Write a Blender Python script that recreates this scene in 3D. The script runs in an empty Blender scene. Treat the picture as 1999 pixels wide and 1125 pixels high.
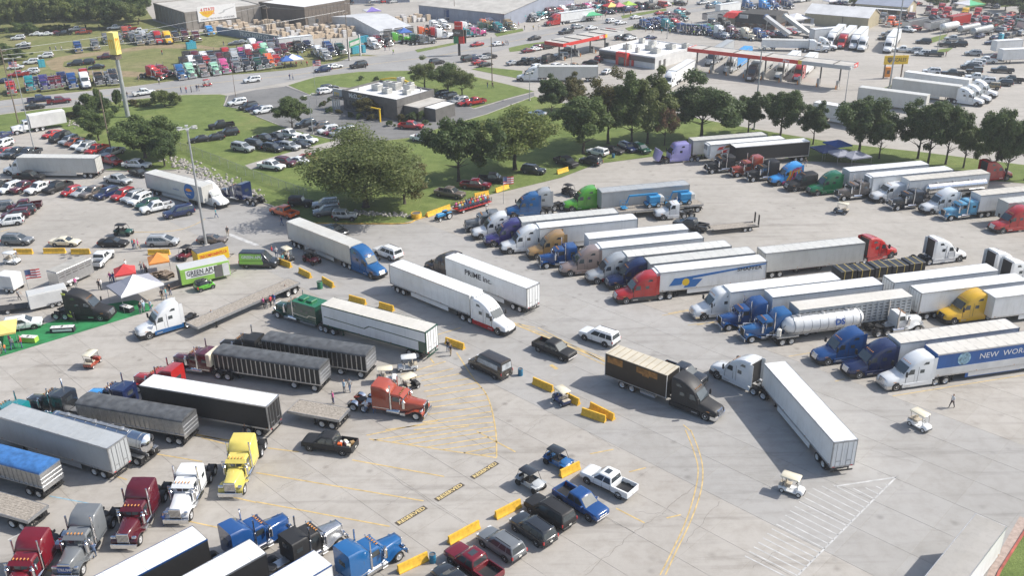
import bpy, bmesh, math, random
from mathutils import Vector, Matrix
R = math.radians
random.seed(7)
# ------------------------------------------------------------------ camera, sky, sun, exposure
S = bpy.context.scene
FPX, PITCH, ROLL, CAMH = 1826.2, R(24.9444), R(-0.951), 57.245      # solved from trailer sizes and pole verticals
cam = bpy.data.cameras.new('camera'); cam.sensor_width = 36; cam.lens = 36*FPX/1999; cam.clip_end = 4000; cam.clip_start = 1
co = bpy.data.objects.new('camera', cam); S.collection.objects.link(co); S.camera = co
_r = Vector((1, 0, 0)); _u = Vector((0, math.sin(PITCH), math.cos(PITCH))); _f = Vector((0, math.cos(PITCH), -math.sin(PITCH)))
_c, _s = math.cos(ROLL), math.sin(ROLL)
_rr = _r*_c + _u*_s; _uu = _u*_c - _r*_s
co.matrix_world = Matrix(((_rr.x, _uu.x, -_f.x, 0), (_rr.y, _uu.y, -_f.y, 0), (_rr.z, _uu.z, -_f.z, CAMH), (0, 0, 0, 1)))
SUN_EL, SUN_AZ = R(43), R(82)          # azimuth from +y towards +x
w = bpy.data.worlds.new('World'); S.world = w; w.use_nodes = True
nt = w.node_tree; bg = nt.nodes['Background']
sky = nt.nodes.new('ShaderNodeTexSky'); sky.sky_type = 'NISHITA'; sky.sun_disc = False
sky.sun_elevation = SUN_EL; sky.sun_rotation = SUN_AZ; sky.dust_density = 2.2; sky.air_density = 1.0; sky.ozone_density = 1.0
nt.links.new(sky.outputs[0], bg.inputs[0]); bg.inputs[1].default_value = 0.125
sun = bpy.data.lights.new('sun', 'SUN'); sun.energy = 4.0; sun.angle = R(0.6); sun.color = (1, 0.955, 0.885)
so = bpy.data.objects.new('sun', sun); S.collection.objects.link(so)
_sd = Vector((math.sin(SUN_AZ)*math.cos(SUN_EL), math.cos(SUN_AZ)*math.cos(SUN_EL), math.sin(SUN_EL)))
so.rotation_euler = _sd.to_track_quat('Z', 'Y').to_euler(); so.location = (60, 0, 120)
S.view_settings.view_transform = 'Standard'; S.view_settings.look = 'None'; S.view_settings.exposure = 0.46; S.view_settings.gamma = 1
S.render.engine = 'CYCLES'
S.cycles.max_bounces = 5; S.cycles.diffuse_bounces = 3; S.cycles.glossy_bounces = 3; S.cycles.transparent_max_bounces = 6
S.cycles.caustics_reflective = False; S.cycles.caustics_refractive = False; S.cycles.use_denoising = True

# ------------------------------------------------------------------ helpers
def P(u, v, z=0.0):
    """photo pixel -> point on the level plane at height z"""
    du, dv = u-999.5, v-562.5
    a = _c*du+_s*dv; b = -_s*du+_c*dv
    y = FPX*math.cos(PITCH)-b*math.sin(PITCH); q = -FPX*math.sin(PITCH)-b*math.cos(PITCH)
    t = (z-CAMH)/q
    return Vector((a*t, y*t, z))
OX, OY, OK = 0, 0, 1
def O(x, y, k=4.0):
    global OX, OY, OK
    OX, OY, OK = x, y, k
def px(c):
    return (OX+c[0]/OK, OY+c[1]/OK)
def G(c, z=0.0):
    q = px(c); return P(q[0], q[1], z)
def lin(h):
    h = h.lstrip('#'); o = []
    for i in (0, 2, 4):
        c = int(h[i:i+2], 16)/255
        o.append(c/12.92 if c <= .04045 else ((c+.055)/1.055)**2.4)
    return (*o, 1)
def link(o, parent=None):
    S.collection.objects.link(o)
    if parent is not None: o.parent = parent
    return o
def tag(o, label=None, cat=None, group=None, kind=None):
    if label: o['label'] = label
    if cat: o['category'] = cat
    if group: o['group'] = group
    if kind: o['kind'] = kind
    return o
def empty(name, loc=(0, 0, 0), rz=0.0):
    o = bpy.data.objects.new(name, None); o.empty_display_size = .3; link(o); o.location = loc; o.rotation_euler = (0, 0, rz); return o

class MB:
    def __init__(s): s.v = []; s.f = []
    def add(s, vs, fs):
        b = len(s.v); s.v += [tuple(p) for p in vs]; s.f += [tuple(i+b for i in f) for f in fs]; return s
    def hexa(s, b, t):
        return s.add(list(b)+list(t), [(3, 2, 1, 0), (4, 5, 6, 7), (0, 1, 5, 4), (1, 2, 6, 5), (2, 3, 7, 6), (3, 0, 4, 7)])
    def box(s, x0, x1, y0, y1, z0, z1):
        return s.hexa([(x0, y0, z0), (x1, y0, z0), (x1, y1, z0), (x0, y1, z0)], [(x0, y0, z1), (x1, y0, z1), (x1, y1, z1), (x0, y1, z1)])
    def loft(s, secs, cap=True, closed=True):
        n = len(secs[0]); b = len(s.v)
        for q in secs: s.v += [tuple(p) for p in q]
        m = n if closed else n-1
        for i in range(len(secs)-1):
            for j in range(m):
                k = (j+1) % n
                s.f.append((b+i*n+j, b+i*n+k, b+(i+1)*n+k, b+(i+1)*n+j))
        if cap and closed:
            s.f.append(tuple(b+j for j in reversed(range(n)))); e = b+(len(secs)-1)*n
            s.f.append(tuple(e+j for j in range(n)))
        return s
    def rbox(s, x0, x1, y0, y1, z0, z1, r=.05):
        r = min(r, abs(x1-x0)/2.1, abs(y1-y0)/2.1, abs(z1-z0)/2.1)
        def sec(x, q):
            a, b, c, d = y0+q, y1-q, z0+q, z1-q; k = r*.6
            return [(x, a+k, c), (x, b-k, c), (x, b, c+k), (x, b, d-k), (x, b-k, d), (x, a+k, d), (x, a, d-k), (x, a, c+k)]
        return s.loft([sec(x0, r*.6), sec(x0+r*.6, 0), sec(x1-r*.6, 0), sec(x1, r*.6)])
    def prism(s, prof, y0, y1):
        return s.loft([[(x, y0, z) for x, z in prof], [(x, y1, z) for x, z in prof]])
    def prismx(s, prof, x0, x1):
        return s.loft([[(x0, y, z) for y, z in prof], [(x1, y, z) for y, z in prof]])
    def cyl(s, a, b, r, r2=None, n=10, cap=True):
        a, b = Vector(a), Vector(b); d = (b-a).normalized(); r2 = r if r2 is None else r2
        q = d.orthogonal().normalized(); t = d.cross(q)
        def ring(c, rr): return [c+(q*math.cos(2*math.pi*i/n)+t*math.sin(2*math.pi*i/n))*rr for i in range(n)]
        return s.loft([ring(a, r), ring(b, r2)], cap)
    def tube(s, pts, r, n=6):
        pts = [Vector(p) for p in pts]; secs = []
        for i, p in enumerate(pts):
            d = (pts[min(i+1, len(pts)-1)]-pts[max(i-1, 0)]).normalized()
            q = d.cross(Vector((.31, .27, .91))).normalized(); t = d.cross(q)
            rr = r[i] if isinstance(r, (list, tuple)) else r
            secs.append([p+(q*math.cos(2*math.pi*k/n)+t*math.sin(2*math.pi*k/n))*rr for k in range(n)])
        return s.loft(secs)
    def lathe(s, prof, a, axis=(0, 1, 0), n=14):
        """prof: (dist along axis, radius)"""
        a, d = Vector(a), Vector(axis).normalized(); q = d.orthogonal().normalized(); t = d.cross(q)
        return s.loft([[a+d*x+(q*math.cos(2*math.pi*i/n)+t*math.sin(2*math.pi*i/n))*r for i in range(n)] for x, r in prof])
    def quad(s, a, b, c, d): return s.add([a, b, c, d], [(0, 1, 2, 3)])
    def panel(s, pts, off, th=.02):
        """thin plate on polygon pts raised by off along its normal"""
        pts = [Vector(p) for p in pts]; n = (pts[1]-pts[0]).cross(pts[2]-pts[0]).normalized()
        return s.loft([[p+n*(off-th) for p in pts], [p+n*off for p in pts]])
    def mesh(s, name, smooth=None, mats=()):
        m = bpy.data.meshes.new(name); m.from_pydata(s.v, [], s.f)
        bm = bmesh.new(); bm.from_mesh(m); bmesh.ops.recalc_face_normals(bm, faces=bm.faces); bm.to_mesh(m); bm.free()
        if smooth:
            m.shade_smooth(); m.set_sharp_from_angle(angle=R(smooth))
        for k in mats: m.materials.append(k)
        return m
def build(name, mb, mat, parent=None, smooth=None, loc=None, rz=None):
    o = bpy.data.objects.new(name, mb.mesh(name, smooth, (mat,))); link(o, parent)
    if loc is not None: o.location = loc
    if rz is not None: o.rotation_euler.z = rz
    return o

# ------------------------------------------------------------------ materials
MATS = {}
def nodes(name):
    m = bpy.data.materials.new(name); m.use_nodes = True
    t = m.node_tree; b = t.nodes['Principled BSDF']; return m, t, b
def noise(t, scale, detail=4, coord='Object', rough=.6, vec=None):
    n = t.nodes.new('ShaderNodeTexNoise'); n.inputs['Scale'].default_value = scale; n.inputs['Detail'].default_value = detail; n.inputs['Roughness'].default_value = rough
    if vec is None:
        c = t.nodes.new('ShaderNodeTexCoord'); vec = c.outputs[coord]
    t.links.new(vec, n.inputs['Vector']); return n
def ramp(t, src, stops):
    r = t.nodes.new('ShaderNodeValToRGB'); e = r.color_ramp.elements
    while len(e) < len(stops): e.new(.5)
    for q, (p, c) in zip(e, stops): q.position = p; q.color = c if len(c) == 4 else (*c, 1)
    t.links.new(src, r.inputs[0]); return r
def mix(t, fac, a, b, mode='MIX'):
    m = t.nodes.new('ShaderNodeMix'); m.data_type = 'RGBA'; m.blend_type = mode
    for sock, val in ((m.inputs[0], fac), (m.inputs[6], a), (m.inputs[7], b)):
        if hasattr(val, 'is_output'): t.links.new(val, sock)
        else: sock.default_value = val
    return m.outputs[2]
def bump(t, b, h, st=.3, dist=.05):
    n = t.nodes.new('ShaderNodeBump'); n.inputs['Strength'].default_value = st; n.inputs['Distance'].default_value = dist
    t.links.new(h, n.inputs['Height']); t.links.new(n.outputs[0], b.inputs['Normal'])
def simple(key, col, rough=.6, metal=0.0, var=.12, scale=3.0, coat=0.0, emit=None):
    if key in MATS: return MATS[key]
    m, t, b = nodes(key); c = lin(col) if isinstance(col, str) else (*col, 1)
    n = noise(t, scale, 5); d = tuple(x*(1-var*1.6) for x in c[:3])+(1,); e = tuple(min(1, x*(1+var*.5)) for x in c[:3])+(1,)
    r = ramp(t, n.outputs[0], [(.3, d), (.65, e)]); t.links.new(r.outputs[0], b.inputs['Base Color'])
    b.inputs['Roughness'].default_value = rough; b.inputs['Metallic'].default_value = metal; b.inputs['Coat Weight'].default_value = coat; b.inputs['Coat Roughness'].default_value = .08
    MATS[key] = m; return m
COL = dict(white='#e4e6e6', offwhite='#d9d6cc', cream='#dfd6bd', silver='#a9adaf', grey='#6f7376', darkgrey='#2c2f33', black='#0c0c0e', red='#aa2422', darkred='#6d1522', maroon='#561521',
    blue='#1b477f', brightblue='#1d5a90', navy='#1a2850', lightblue='#5f9fc0', skyblue='#3f9be0', teal='#1c7f84', green='#1c6b43', darkgreen='#1d4a3a', lime='#5aa832', mint='#9fd0b4', yellow='#e2b32a', paleyellow='#d8c766',
    orange='#e0662a', rust='#9c4630', brown='#4f443c', tan='#a58454', taupe='#8f7f78', purple='#3a3470', lilac='#9a95c9', pink='#c14f86', pearl='#c9c9c4', gold='#8f7d5a', bronze='#6d645c')
def paint(c):
    k = 'paint_'+c
    return MATS.get(k) or simple(k, COL.get(c, c), .2, .0, .05, .8, .7)
def skin(c):
    """trailer skin: painted sheet with faint vertical seams and dirt"""
    k = 'skin_'+c
    if k in MATS: return MATS[k]
    m, t, b = nodes(k); base = lin(COL.get(c, c)); tc = t.nodes.new('ShaderNodeTexCoord')
    mp = t.nodes.new('ShaderNodeMapping'); mp.inputs['Scale'].default_value = (.9, .9, .12); t.links.new(tc.outputs['Object'], mp.inputs[0])
    n = noise(t, 2.5, 6, vec=mp.outputs[0]); r = ramp(t, n.outputs[0], [(.22, tuple(x*.84 for x in base[:3])), (.5, base[:3])])
    g = ramp(t, noise(t, .35, 3, vec=tc.outputs['Object']).outputs[0], [(.3, (.9, .89, .87)), (.6, (1, 1, 1))])
    t.links.new(mix(t, 1.0, r.outputs[0], g.outputs[0], 'MULTIPLY'), b.inputs['Base Color'])
    wv = t.nodes.new('ShaderNodeTexWave'); wv.wave_type = 'BANDS'; wv.bands_direction = 'X'; wv.inputs['Scale'].default_value = .262; wv.wave_profile = 'SAW'
    t.links.new(tc.outputs['Object'], wv.inputs['Vector'])
    sr = ramp(t, wv.outputs[1], [(.0, (0, 0, 0)), (.05, (1, 1, 1))]); bump(t, b, sr.outputs[0], .5, .012)
    b.inputs['Roughness'].default_value = .42; b.inputs['Coat Weight'].default_value = .1
    MATS[k] = m; return m
M_glass = simple('window_glass', (.11, .13, .14), .06, .6, .15, .5, .3)
M_tyre = simple('tyre_rubber', (.022, .022, .023), .8, 0, .2, 8)
M_rim = simple('wheel_alloy', (.66, .67, .68), .3, .55, .1, 6)
M_rimw = simple('wheel_white', (.7, .7, .68), .4, .25, .1, 6)
M_chrome = simple('polished_chrome', (.72, .73, .75), .12, 1.0, .08, 4)
M_alu = simple('brushed_aluminium', (.58, .59, .6), .33, .85, .12, 5)
M_black = simple('black_plastic', (.02, .02, .021), .55, 0, .15, 4)
M_frame = simple('chassis_black', (.03, .029, .028), .6, 0, .3, 4)
M_lamp = simple('lamp_clear', (.75, .76, .76), .08, .1, .1, 8, .6)
M_tail = simple('lamp_red', (.5, .02, .02), .15, 0, .1, 8, .6)
M_amber = simple('lamp_amber', (.55, .24, .06), .2, 0, .1, 8, .5)
M_galv = simple('galvanised_steel', (.42, .43, .44), .45, .7, .15, 3)
M_wood = simple('weathered_wood', (.25, .19, .14), .8, 0, .35, 6)
M_deck = simple('trailer_deck_wood', (.36, .32, .27), .85, 0, .3, 5)
M_tarp = simple('grey_tarp', (.10, .105, .11), .5, 0, .3, 1.2)
M_tarpb = simple('blue_tarp', (.05, .17, .42), .45, 0, .25, 1.5)
M_seat = simple('seat_vinyl', (.45, .4, .32), .6, 0, .2, 5)
M_conc = simple('barrier_yellow', (.78, .46, .04), .7, 0, .16, 2.5)
M_pole = simple('pole_galvanised', (.40, .42, .43), .5, .4, .12, 1)
M_polew = simple('pole_wood', (.22, .17, .13), .85, 0, .3, 3)
KEY = dict(glass=M_glass, tyre=M_tyre, rim=M_rim, rimw=M_rimw, chrome=M_chrome, alu=M_alu, black=M_black, frame=M_frame, lamp=M_lamp, tail=M_tail, amber=M_amber, galv=M_galv, wood=M_wood, deck=M_deck, tarp=M_tarp, seat=M_seat, conc=M_conc)
def matof(key, cols):
    if key in cols: 
        c = cols[key]; return c if not isinstance(c, str) else (KEY[c] if c in KEY else (skin(c) if key in ('skin', 'roof') else paint(c)))
    return KEY.get(key) or (skin('white') if key in ('skin', 'roof') else paint('white'))

# ------------------------------------------------------------------ prototypes: a thing's parts, built once and shared
class Proto:
    def __init__(s): s.parts = []; s.fx = 0; s.rx = 0; s.ty = 0; s._j = None
    def add(s, name, mb, key, smooth=35, sub=None):
        s.parts.append(dict(n=name, m=mb.mesh(name, smooth, (KEY.get(key) or paint('white'),)), k=key, s=sub)); return len(s.parts)-1
    def joined(s):
        if s._j: return s._j
        keys = []; bm = bmesh.new(); m = bpy.data.meshes.new('vehicle')
        for p in s.parts:
            if p['k'] not in keys: keys.append(p['k'])
            n0 = len(bm.faces); bm.from_mesh(p['m']); bm.faces.ensure_lookup_table()
            for f in bm.faces[n0:]: f.material_index = keys.index(p['k'])
        bm.to_mesh(m); bm.free()
        for k in keys: m.materials.append(KEY.get(k) or paint('white'))
        s._j = (m, keys); return s._j
USED = {}
def inst(p, name, label, cat, loc, rz, cols=None, group=None, lod=0, skip=()):
    cols = cols or {}
    if lod:
        m, keys = p.joined(); o = bpy.data.objects.new(name, m); link(o); o.location = loc; o.rotation_euler.z = rz
        for i, k in enumerate(keys):
            if k in cols or k not in KEY:
                sl = o.material_slots[i]; sl.link = 'OBJECT'; sl.material = matof(k, cols)
        return tag(o, label, cat, group)
    root = empty(name, loc, rz); tag(root, label, cat, group); made = []
    for q in p.parts:
        if q['n'] in skip or (q['s'] is not None and made[q['s']] is None): made.append(None); continue
        o = bpy.data.objects.new(q['n'], q['m']); link(o, root if q['s'] is None else made[q['s']])
        if q['k'] in cols or q['k'] not in KEY:
            sl = o.material_slots[0]; sl.link = 'OBJECT'; sl.material = matof(q['k'], cols)
        made.append(o)
    return root
ORD = 'first second third fourth fifth sixth seventh eighth ninth tenth eleventh twelfth thirteenth fourteenth fifteenth sixteenth seventeenth eighteenth nineteenth twentieth'.split()
def ordn(i): return ORD[i] if i < 20 else f'{i+1}th'
# ------------------------------------------------------------------ road vehicles
def wheel(p, x, y, r, wd, rk='rim', parts=True, n=14):
    """wheel with its outer face at y (sign gives the side)"""
    s = 1 if y > 0 else -1; t = MB(); a = (x, y-s*wd, r)
    t.lathe([(0, r*.62), (0, r*.94), (wd*.14, r), (wd*.86, r), (wd, r*.94), (wd*.99, r*.64), (wd*.8, r*.60)], a, (0, s, 0), n)
    i = p.add('wheel', t, 'tyre', 40)
    m = MB(); m.lathe([(0, r*.3), (wd*.5, r*.64), (wd*.985, r*.67), (wd*.95, r*.6), (wd*.82, r*.48), (wd*.8, r*.26), (wd*1.0, r*.2), (wd*1.02, r*.06)], a, (0, s, 0), n)
    p.add('rim', m, rk, 30, i)
def arch(m, x, y, r, side):
    m.lathe([(0, r), (.012, r)], (x, y, r*.86), (0, side, 0), 14)
def carsec(x, w, zb, zt, cr=.03):
    h = [(0, zb), (w*.86, zb), (w*.97, zb+.10), (w, zb+(zt-zb)*.5), (w*.985, zt-.10), (w*.93, zt-.02), (w*.55, zt+cr*.8), (0, zt+cr)]
    return [(x, y, z) for y, z in h]+[(x, -y, z) for y, z in reversed(h[1:-1])]
CARS = dict(
 sedan=dict(L=4.8, W=1.84, r=.34, ax=(1.42, -1.38), st=[(-.5, .78, .46, .86), (-.485, .92, .34, .98), (-.40, .98, .24, 1.0), (-.2, 1, .2, .96), (.2, 1, .2, .93), (.33, .97, .22, .87), (.44, .92, .24, .77), (.485, .84, .28, .66), (.5, .7, .4, .57)], cab=(.93, -.37, .23, 1.43, -.20, .05, .92, .70)),
 hatch=dict(L=4.1, W=1.76, r=.33, ax=(1.25, -1.25), st=[(-.5, .84, .42, .95), (-.48, .95, .3, 1.0), (-.35, 1, .2, 1.0), (.2, 1, .2, .97), (.34, .97, .22, .92), (.45, .9, .25, .8), (.5, .74, .36, .6)], cab=(.96, -.475, .28, 1.5, -.42, .06, .93, .74)),
 smart=dict(L=2.75, W=1.6, r=.3, ax=(.93, -.93), st=[(-.5, .88, .4, .95), (-.46, .97, .28, 1.0), (-.2, 1, .2, 1.0), (.25, 1, .2, .98), (.38, .95, .22, .9), (.47, .86, .28, .75), (.5, .72, .4, .6)], cab=(.96, -.47, .36, 1.55, -.42, .12, .94, .76)),
 suv=dict(L=4.85, W=1.94, r=.38, ax=(1.44, -1.42), st=[(-.5, .88, .5, 1.06), (-.485, .97, .4, 1.12), (-.3, 1, .28, 1.12), (.15, 1, .28, 1.1), (.24, .99, .28, 1.08), (.40, .97, .3, 1.02), (.47, .92, .33, .92), (.5, .8, .42, .7)], cab=(1.08, -.485, .25, 1.76, -.435, .08, .95, .77)),
 bigsuv=dict(L=5.3, W=2.03, r=.41, ax=(1.6, -1.5), st=[(-.5, .92, .5, 1.12), (-.49, .98, .4, 1.2), (-.3, 1, .3, 1.2), (.2, 1, .3, 1.18), (.26, .99, .3, 1.16), (.43, .97, .32, 1.1), (.485, .94, .36, 1.02), (.5, .86, .45, .75)], cab=(1.15, -.49, .25, 1.92, -.455, .10, .96, .80)),
 minivan=dict(L=5.05, W=1.98, r=.35, ax=(1.55, -1.5), st=[(-.5, .88, .42, 1.0), (-.485, .96, .32, 1.08), (-.3, 1, .22, 1.06), (.2, 1, .22, 1.02), (.34, .97, .24, .98), (.45, .9, .28, .82), (.5, .74, .38, .62)], cab=(1.02, -.48, .34, 1.74, -.42, .10, .95, .76)),
 pickup=dict(L=5.85, W=2.0, r=.41, ax=(1.9, -1.85), st=[(-.172, 1, .42, 1.15), (.2, 1, .38, 1.15), (.26, .99, .38, 1.15), (.42, .98, .4, 1.1), (.48, .96, .42, 1.04), (.495, .9, .46, .95), (.5, .82, .5, .8)], cab=(1.12, -.165, .25, 1.9, -.14, .11, .96, .82)),
 jeep=dict(L=4.3, W=1.85, r=.42, ax=(1.35, -1.35), st=[(-.5, .86, .55, 1.1), (-.49, .88, .5, 1.18), (.12, .88, .5, 1.18), (.2, .84, .5, 1.18), (.46, .7, .55, 1.12), (.49, .66, .6, 1.05), (.5, .6, .65, .95)], cab=(1.15, -.485, .14, 1.86, -.47, .06, .86, .80)),
 van=dict(L=5.9, W=2.05, r=.36, ax=(2.0, -1.75), st=[(-.5, .95, .4, 1.2), (-.49, .99, .32, 1.3), (.2, 1, .28, 1.3), (.33, .98, .28, 1.28), (.43, .94, .3, 1.1), (.485, .86, .34, .92), (.5, .74, .42, .7)], cab=(1.22, -.488, .335, 2.5, -.475, .16, .97, .84)),
)
def make_car(kind):
    c = CARS[kind]; p = Proto(); L, W, r = c['L'], c['W']/2, c['r']; fx, rx = c['ax']
    p.fx, p.rx, p.ty, p.L, p.W = fx, rx, W-.03, L, W
    body = MB().loft([carsec(x*L, w*W, zb, zt) for x, w, zb, zt in c['st']]); b = p.add('body', body, 'paint', 40)
    zb, x0, x1, zt, t0, t1, wb, wt = c['cab']; x0, x1, t0, t1 = x0*L, x1*L, t0*L, t1*L; wb, wt = wb*W, wt*W
    def ring(z, a, d, y): return [(a, -y*.94, z), (a+.06, -y, z), (d-.12, -y, z), (d, -y*.86, z), (d, y*.86, z), (d-.12, y, z), (a+.06, y, z), (a, y*.94, z)]
    cab = MB().loft([ring(zb-.12, x0, x1+.03, wb), ring(zb, x0, x1, wb), ring(zt-.07, t0, t1, wt), ring(zt-.02, t0+.05, t1-.1, wt*.94), ring(zt, t0+.25, t1-.3, wt*.75)])
    p.add('cabin', cab, 'paint', 40)
    h = zt-.07-zb
    def at(f, y, k):   # point on the cabin at height fraction k, x fraction f from rear to front
        xa, xb = x0+(t0-x0)*k, x1+(t1-x1)*k; return (xa+(xb-xa)*f, y*(wb+(wt-wb)*k), zb+h*k)
    g = MB(); g.panel([(x1+(t1-x1)*.05+.012, -wb*.84, zb+h*.05), (x1+(t1-x1)*.05+.012, wb*.84, zb+h*.05), (x1+(t1-x1)*.93+.012, wt*.83, zb+h*.93), (x1+(t1-x1)*.93+.012, -wt*.83, zb+h*.93)], .012)
    p.add('windshield', g, 'glass', None)
    if kind not in ('van',) or True:
        k0 = .12 if kind not in ('pickup',) else .2
        g = MB(); g.panel([(x0+(t0-x0)*k0-.006, wb*.85, zb+h*k0), (x0+(t0-x0)*k0-.006, -wb*.85, zb+h*k0), (x0+(t0-x0)*.88-.006, -wt*.85, zb+h*.88), (x0+(t0-x0)*.88-.006, wt*.85, zb+h*.88)], .012)
        p.add('rear_window', g, 'glass', None)
    spl = {'sedan': [(.13, .30, .48, .49), (.51, .51, .80, .82)], 'hatch': [(.06, .12, .44, .46), (.49, .48, .84, .84)], 'smart': [(.2, .22, .82, .76)], 'suv': [(.03, .05, .22, .24), (.25, .26, .50, .51), (.53, .53, .86, .84)], 'bigsuv': [(.03, .05, .26, .28), (.29, .30, .54, .55), (.57, .57, .88, .86)],
           'minivan': [(.04, .07, .28, .30), (.31, .32, .58, .60), (.60, .61, .86, .80)], 'pickup': [(.05, .06, .42, .43), (.47, .47, .88, .84)], 'jeep': [(.03, .03, .26, .26), (.30, .30, .58, .58), (.62, .62, .95, .93)], 'van': [(.70, .70, .90, .84)]}[kind]
    for s in (1, -1):
        for a0, a1, b0, b1 in spl:
            k0, k1 = (.08, .9) if kind != 'van' else (.12, .62)
            q = [at(a0, s, k0), at(b0, s, k0), at(b1, s, k1), at(a1, s, k1)]
            if s > 0: q = q[::-1]
            p.add('side_window', MB().panel(q, .012), 'glass', None)
        aw = MB(); arch(aw, fx, s*(W-.012), r*1.17, s); arch(aw, rx, s*(W-.012), r*1.17, s); p.add('wheel_arch', aw, 'black', None)
        if kind != 'van':
            xs_ = (.02, .42, .78) if kind not in ('pickup', 'jeep', 'smart') else (.06, .45, .86)
            for f in xs_: q = x0+(x1-x0)*f; p.add('door_seam', MB().box(q-.008, q+.008, s*(W*.97), s*(W+.006), c['st'][2][2]+.14, zb-.12), 'black', None)
        for x in (fx, rx): wheel(p, x, s*(W+.012), r, .24)
        zh = c['st'][-3][3]-.10; xf = L*.485; w2 = c['st'][-2][1]*W
        p.add('headlight', MB().rbox(xf-.22, xf-.005, s*w2*.62, s*w2*.985, zh-.14, zh+.03, .04), 'lamp', 30)
        xr = -L*.497; zr = c['st'][1][3]-.1 if kind != 'pickup' else 1.05
        p.add('taillight', MB().rbox(xr-.012, xr+.16, s*W*.78, s*W*.985, zr-(.34 if kind != 'sedan' else .16), zr, .03), 'tail', 30)
        q = at(.84, s, .08); p.add('mirror', MB().rbox(q[0]-.02, q[0]+.14, q[1]+s*.02, q[1]+s*.22, q[2]+.0, q[2]+.15, .04), 'paint', 30)
        p.add('side_trim', MB().box(rx+r*1.2, fx-r*1.2, s*(W-.01), s*(W+.012), c['st'][2][2]+.02, c['st'][2][2]+.12), 'black', None)
    xf = L*.5
    p.add('grille', MB().box(xf-.06, xf+.008, -W*.48, W*.48, c['st'][-1][2]+.05, c['st'][-1][3]+.0), 'grille', None)
    p.add('front_bumper', MB().rbox(xf-.1, xf+.02, -W*.84, W*.84, c['st'][-1][2]-.14, c['st'][-1][2]+.05, .05), 'bump', 30)
    p.add('rear_bumper', MB().rbox(-xf-.05, -xf+.1, -W*.88, W*.88, .42, .62, .05), 'bump', 30)
    p.add('license_plate', MB().box(-xf-.065, -xf-.04, -.16, .16, .66, .8), 'offwhite', None)
    if kind in ('suv', 'bigsuv', 'minivan'):
        for s in (1, -1): p.add('roof_rail', MB().box(t0+.25, t1-.35, s*wt*.80-.02, s*wt*.80+.02, zt-.03, zt+.04), 'black', None)
    if kind == 'pickup':
        a, d = -L*.5, -L*.174; z0, z1 = .5, 1.16
        bed = MB()
        for s in (1, -1): bed.rbox(a, d, s*W, s*(W-.12), z0, z1, .04)
        bed.box(d-.08, d, -W+.1, W-.1, z0, z1-.02)
        p.add('bed', bed, 'paint', 30)
        p.add('bed_floor', MB().box(a+.05, d-.08, -W+.12, W-.12, z0, z0+.2), 'bedliner', None)
        p.add('tailgate', MB().rbox(a-.01, a+.07, -W+.12, W-.12, z0+.05, z1, .03), 'paint', 30)
    return p
CAR = {}
def car(kind):
    if kind not in CAR: CAR[kind] = make_car(kind)
    return CAR[kind]
KEY['grille'] = M_black; KEY['bump'] = M_black; KEY['bedliner'] = M_black; KEY['offwhite'] = paint('offwhite')

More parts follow.
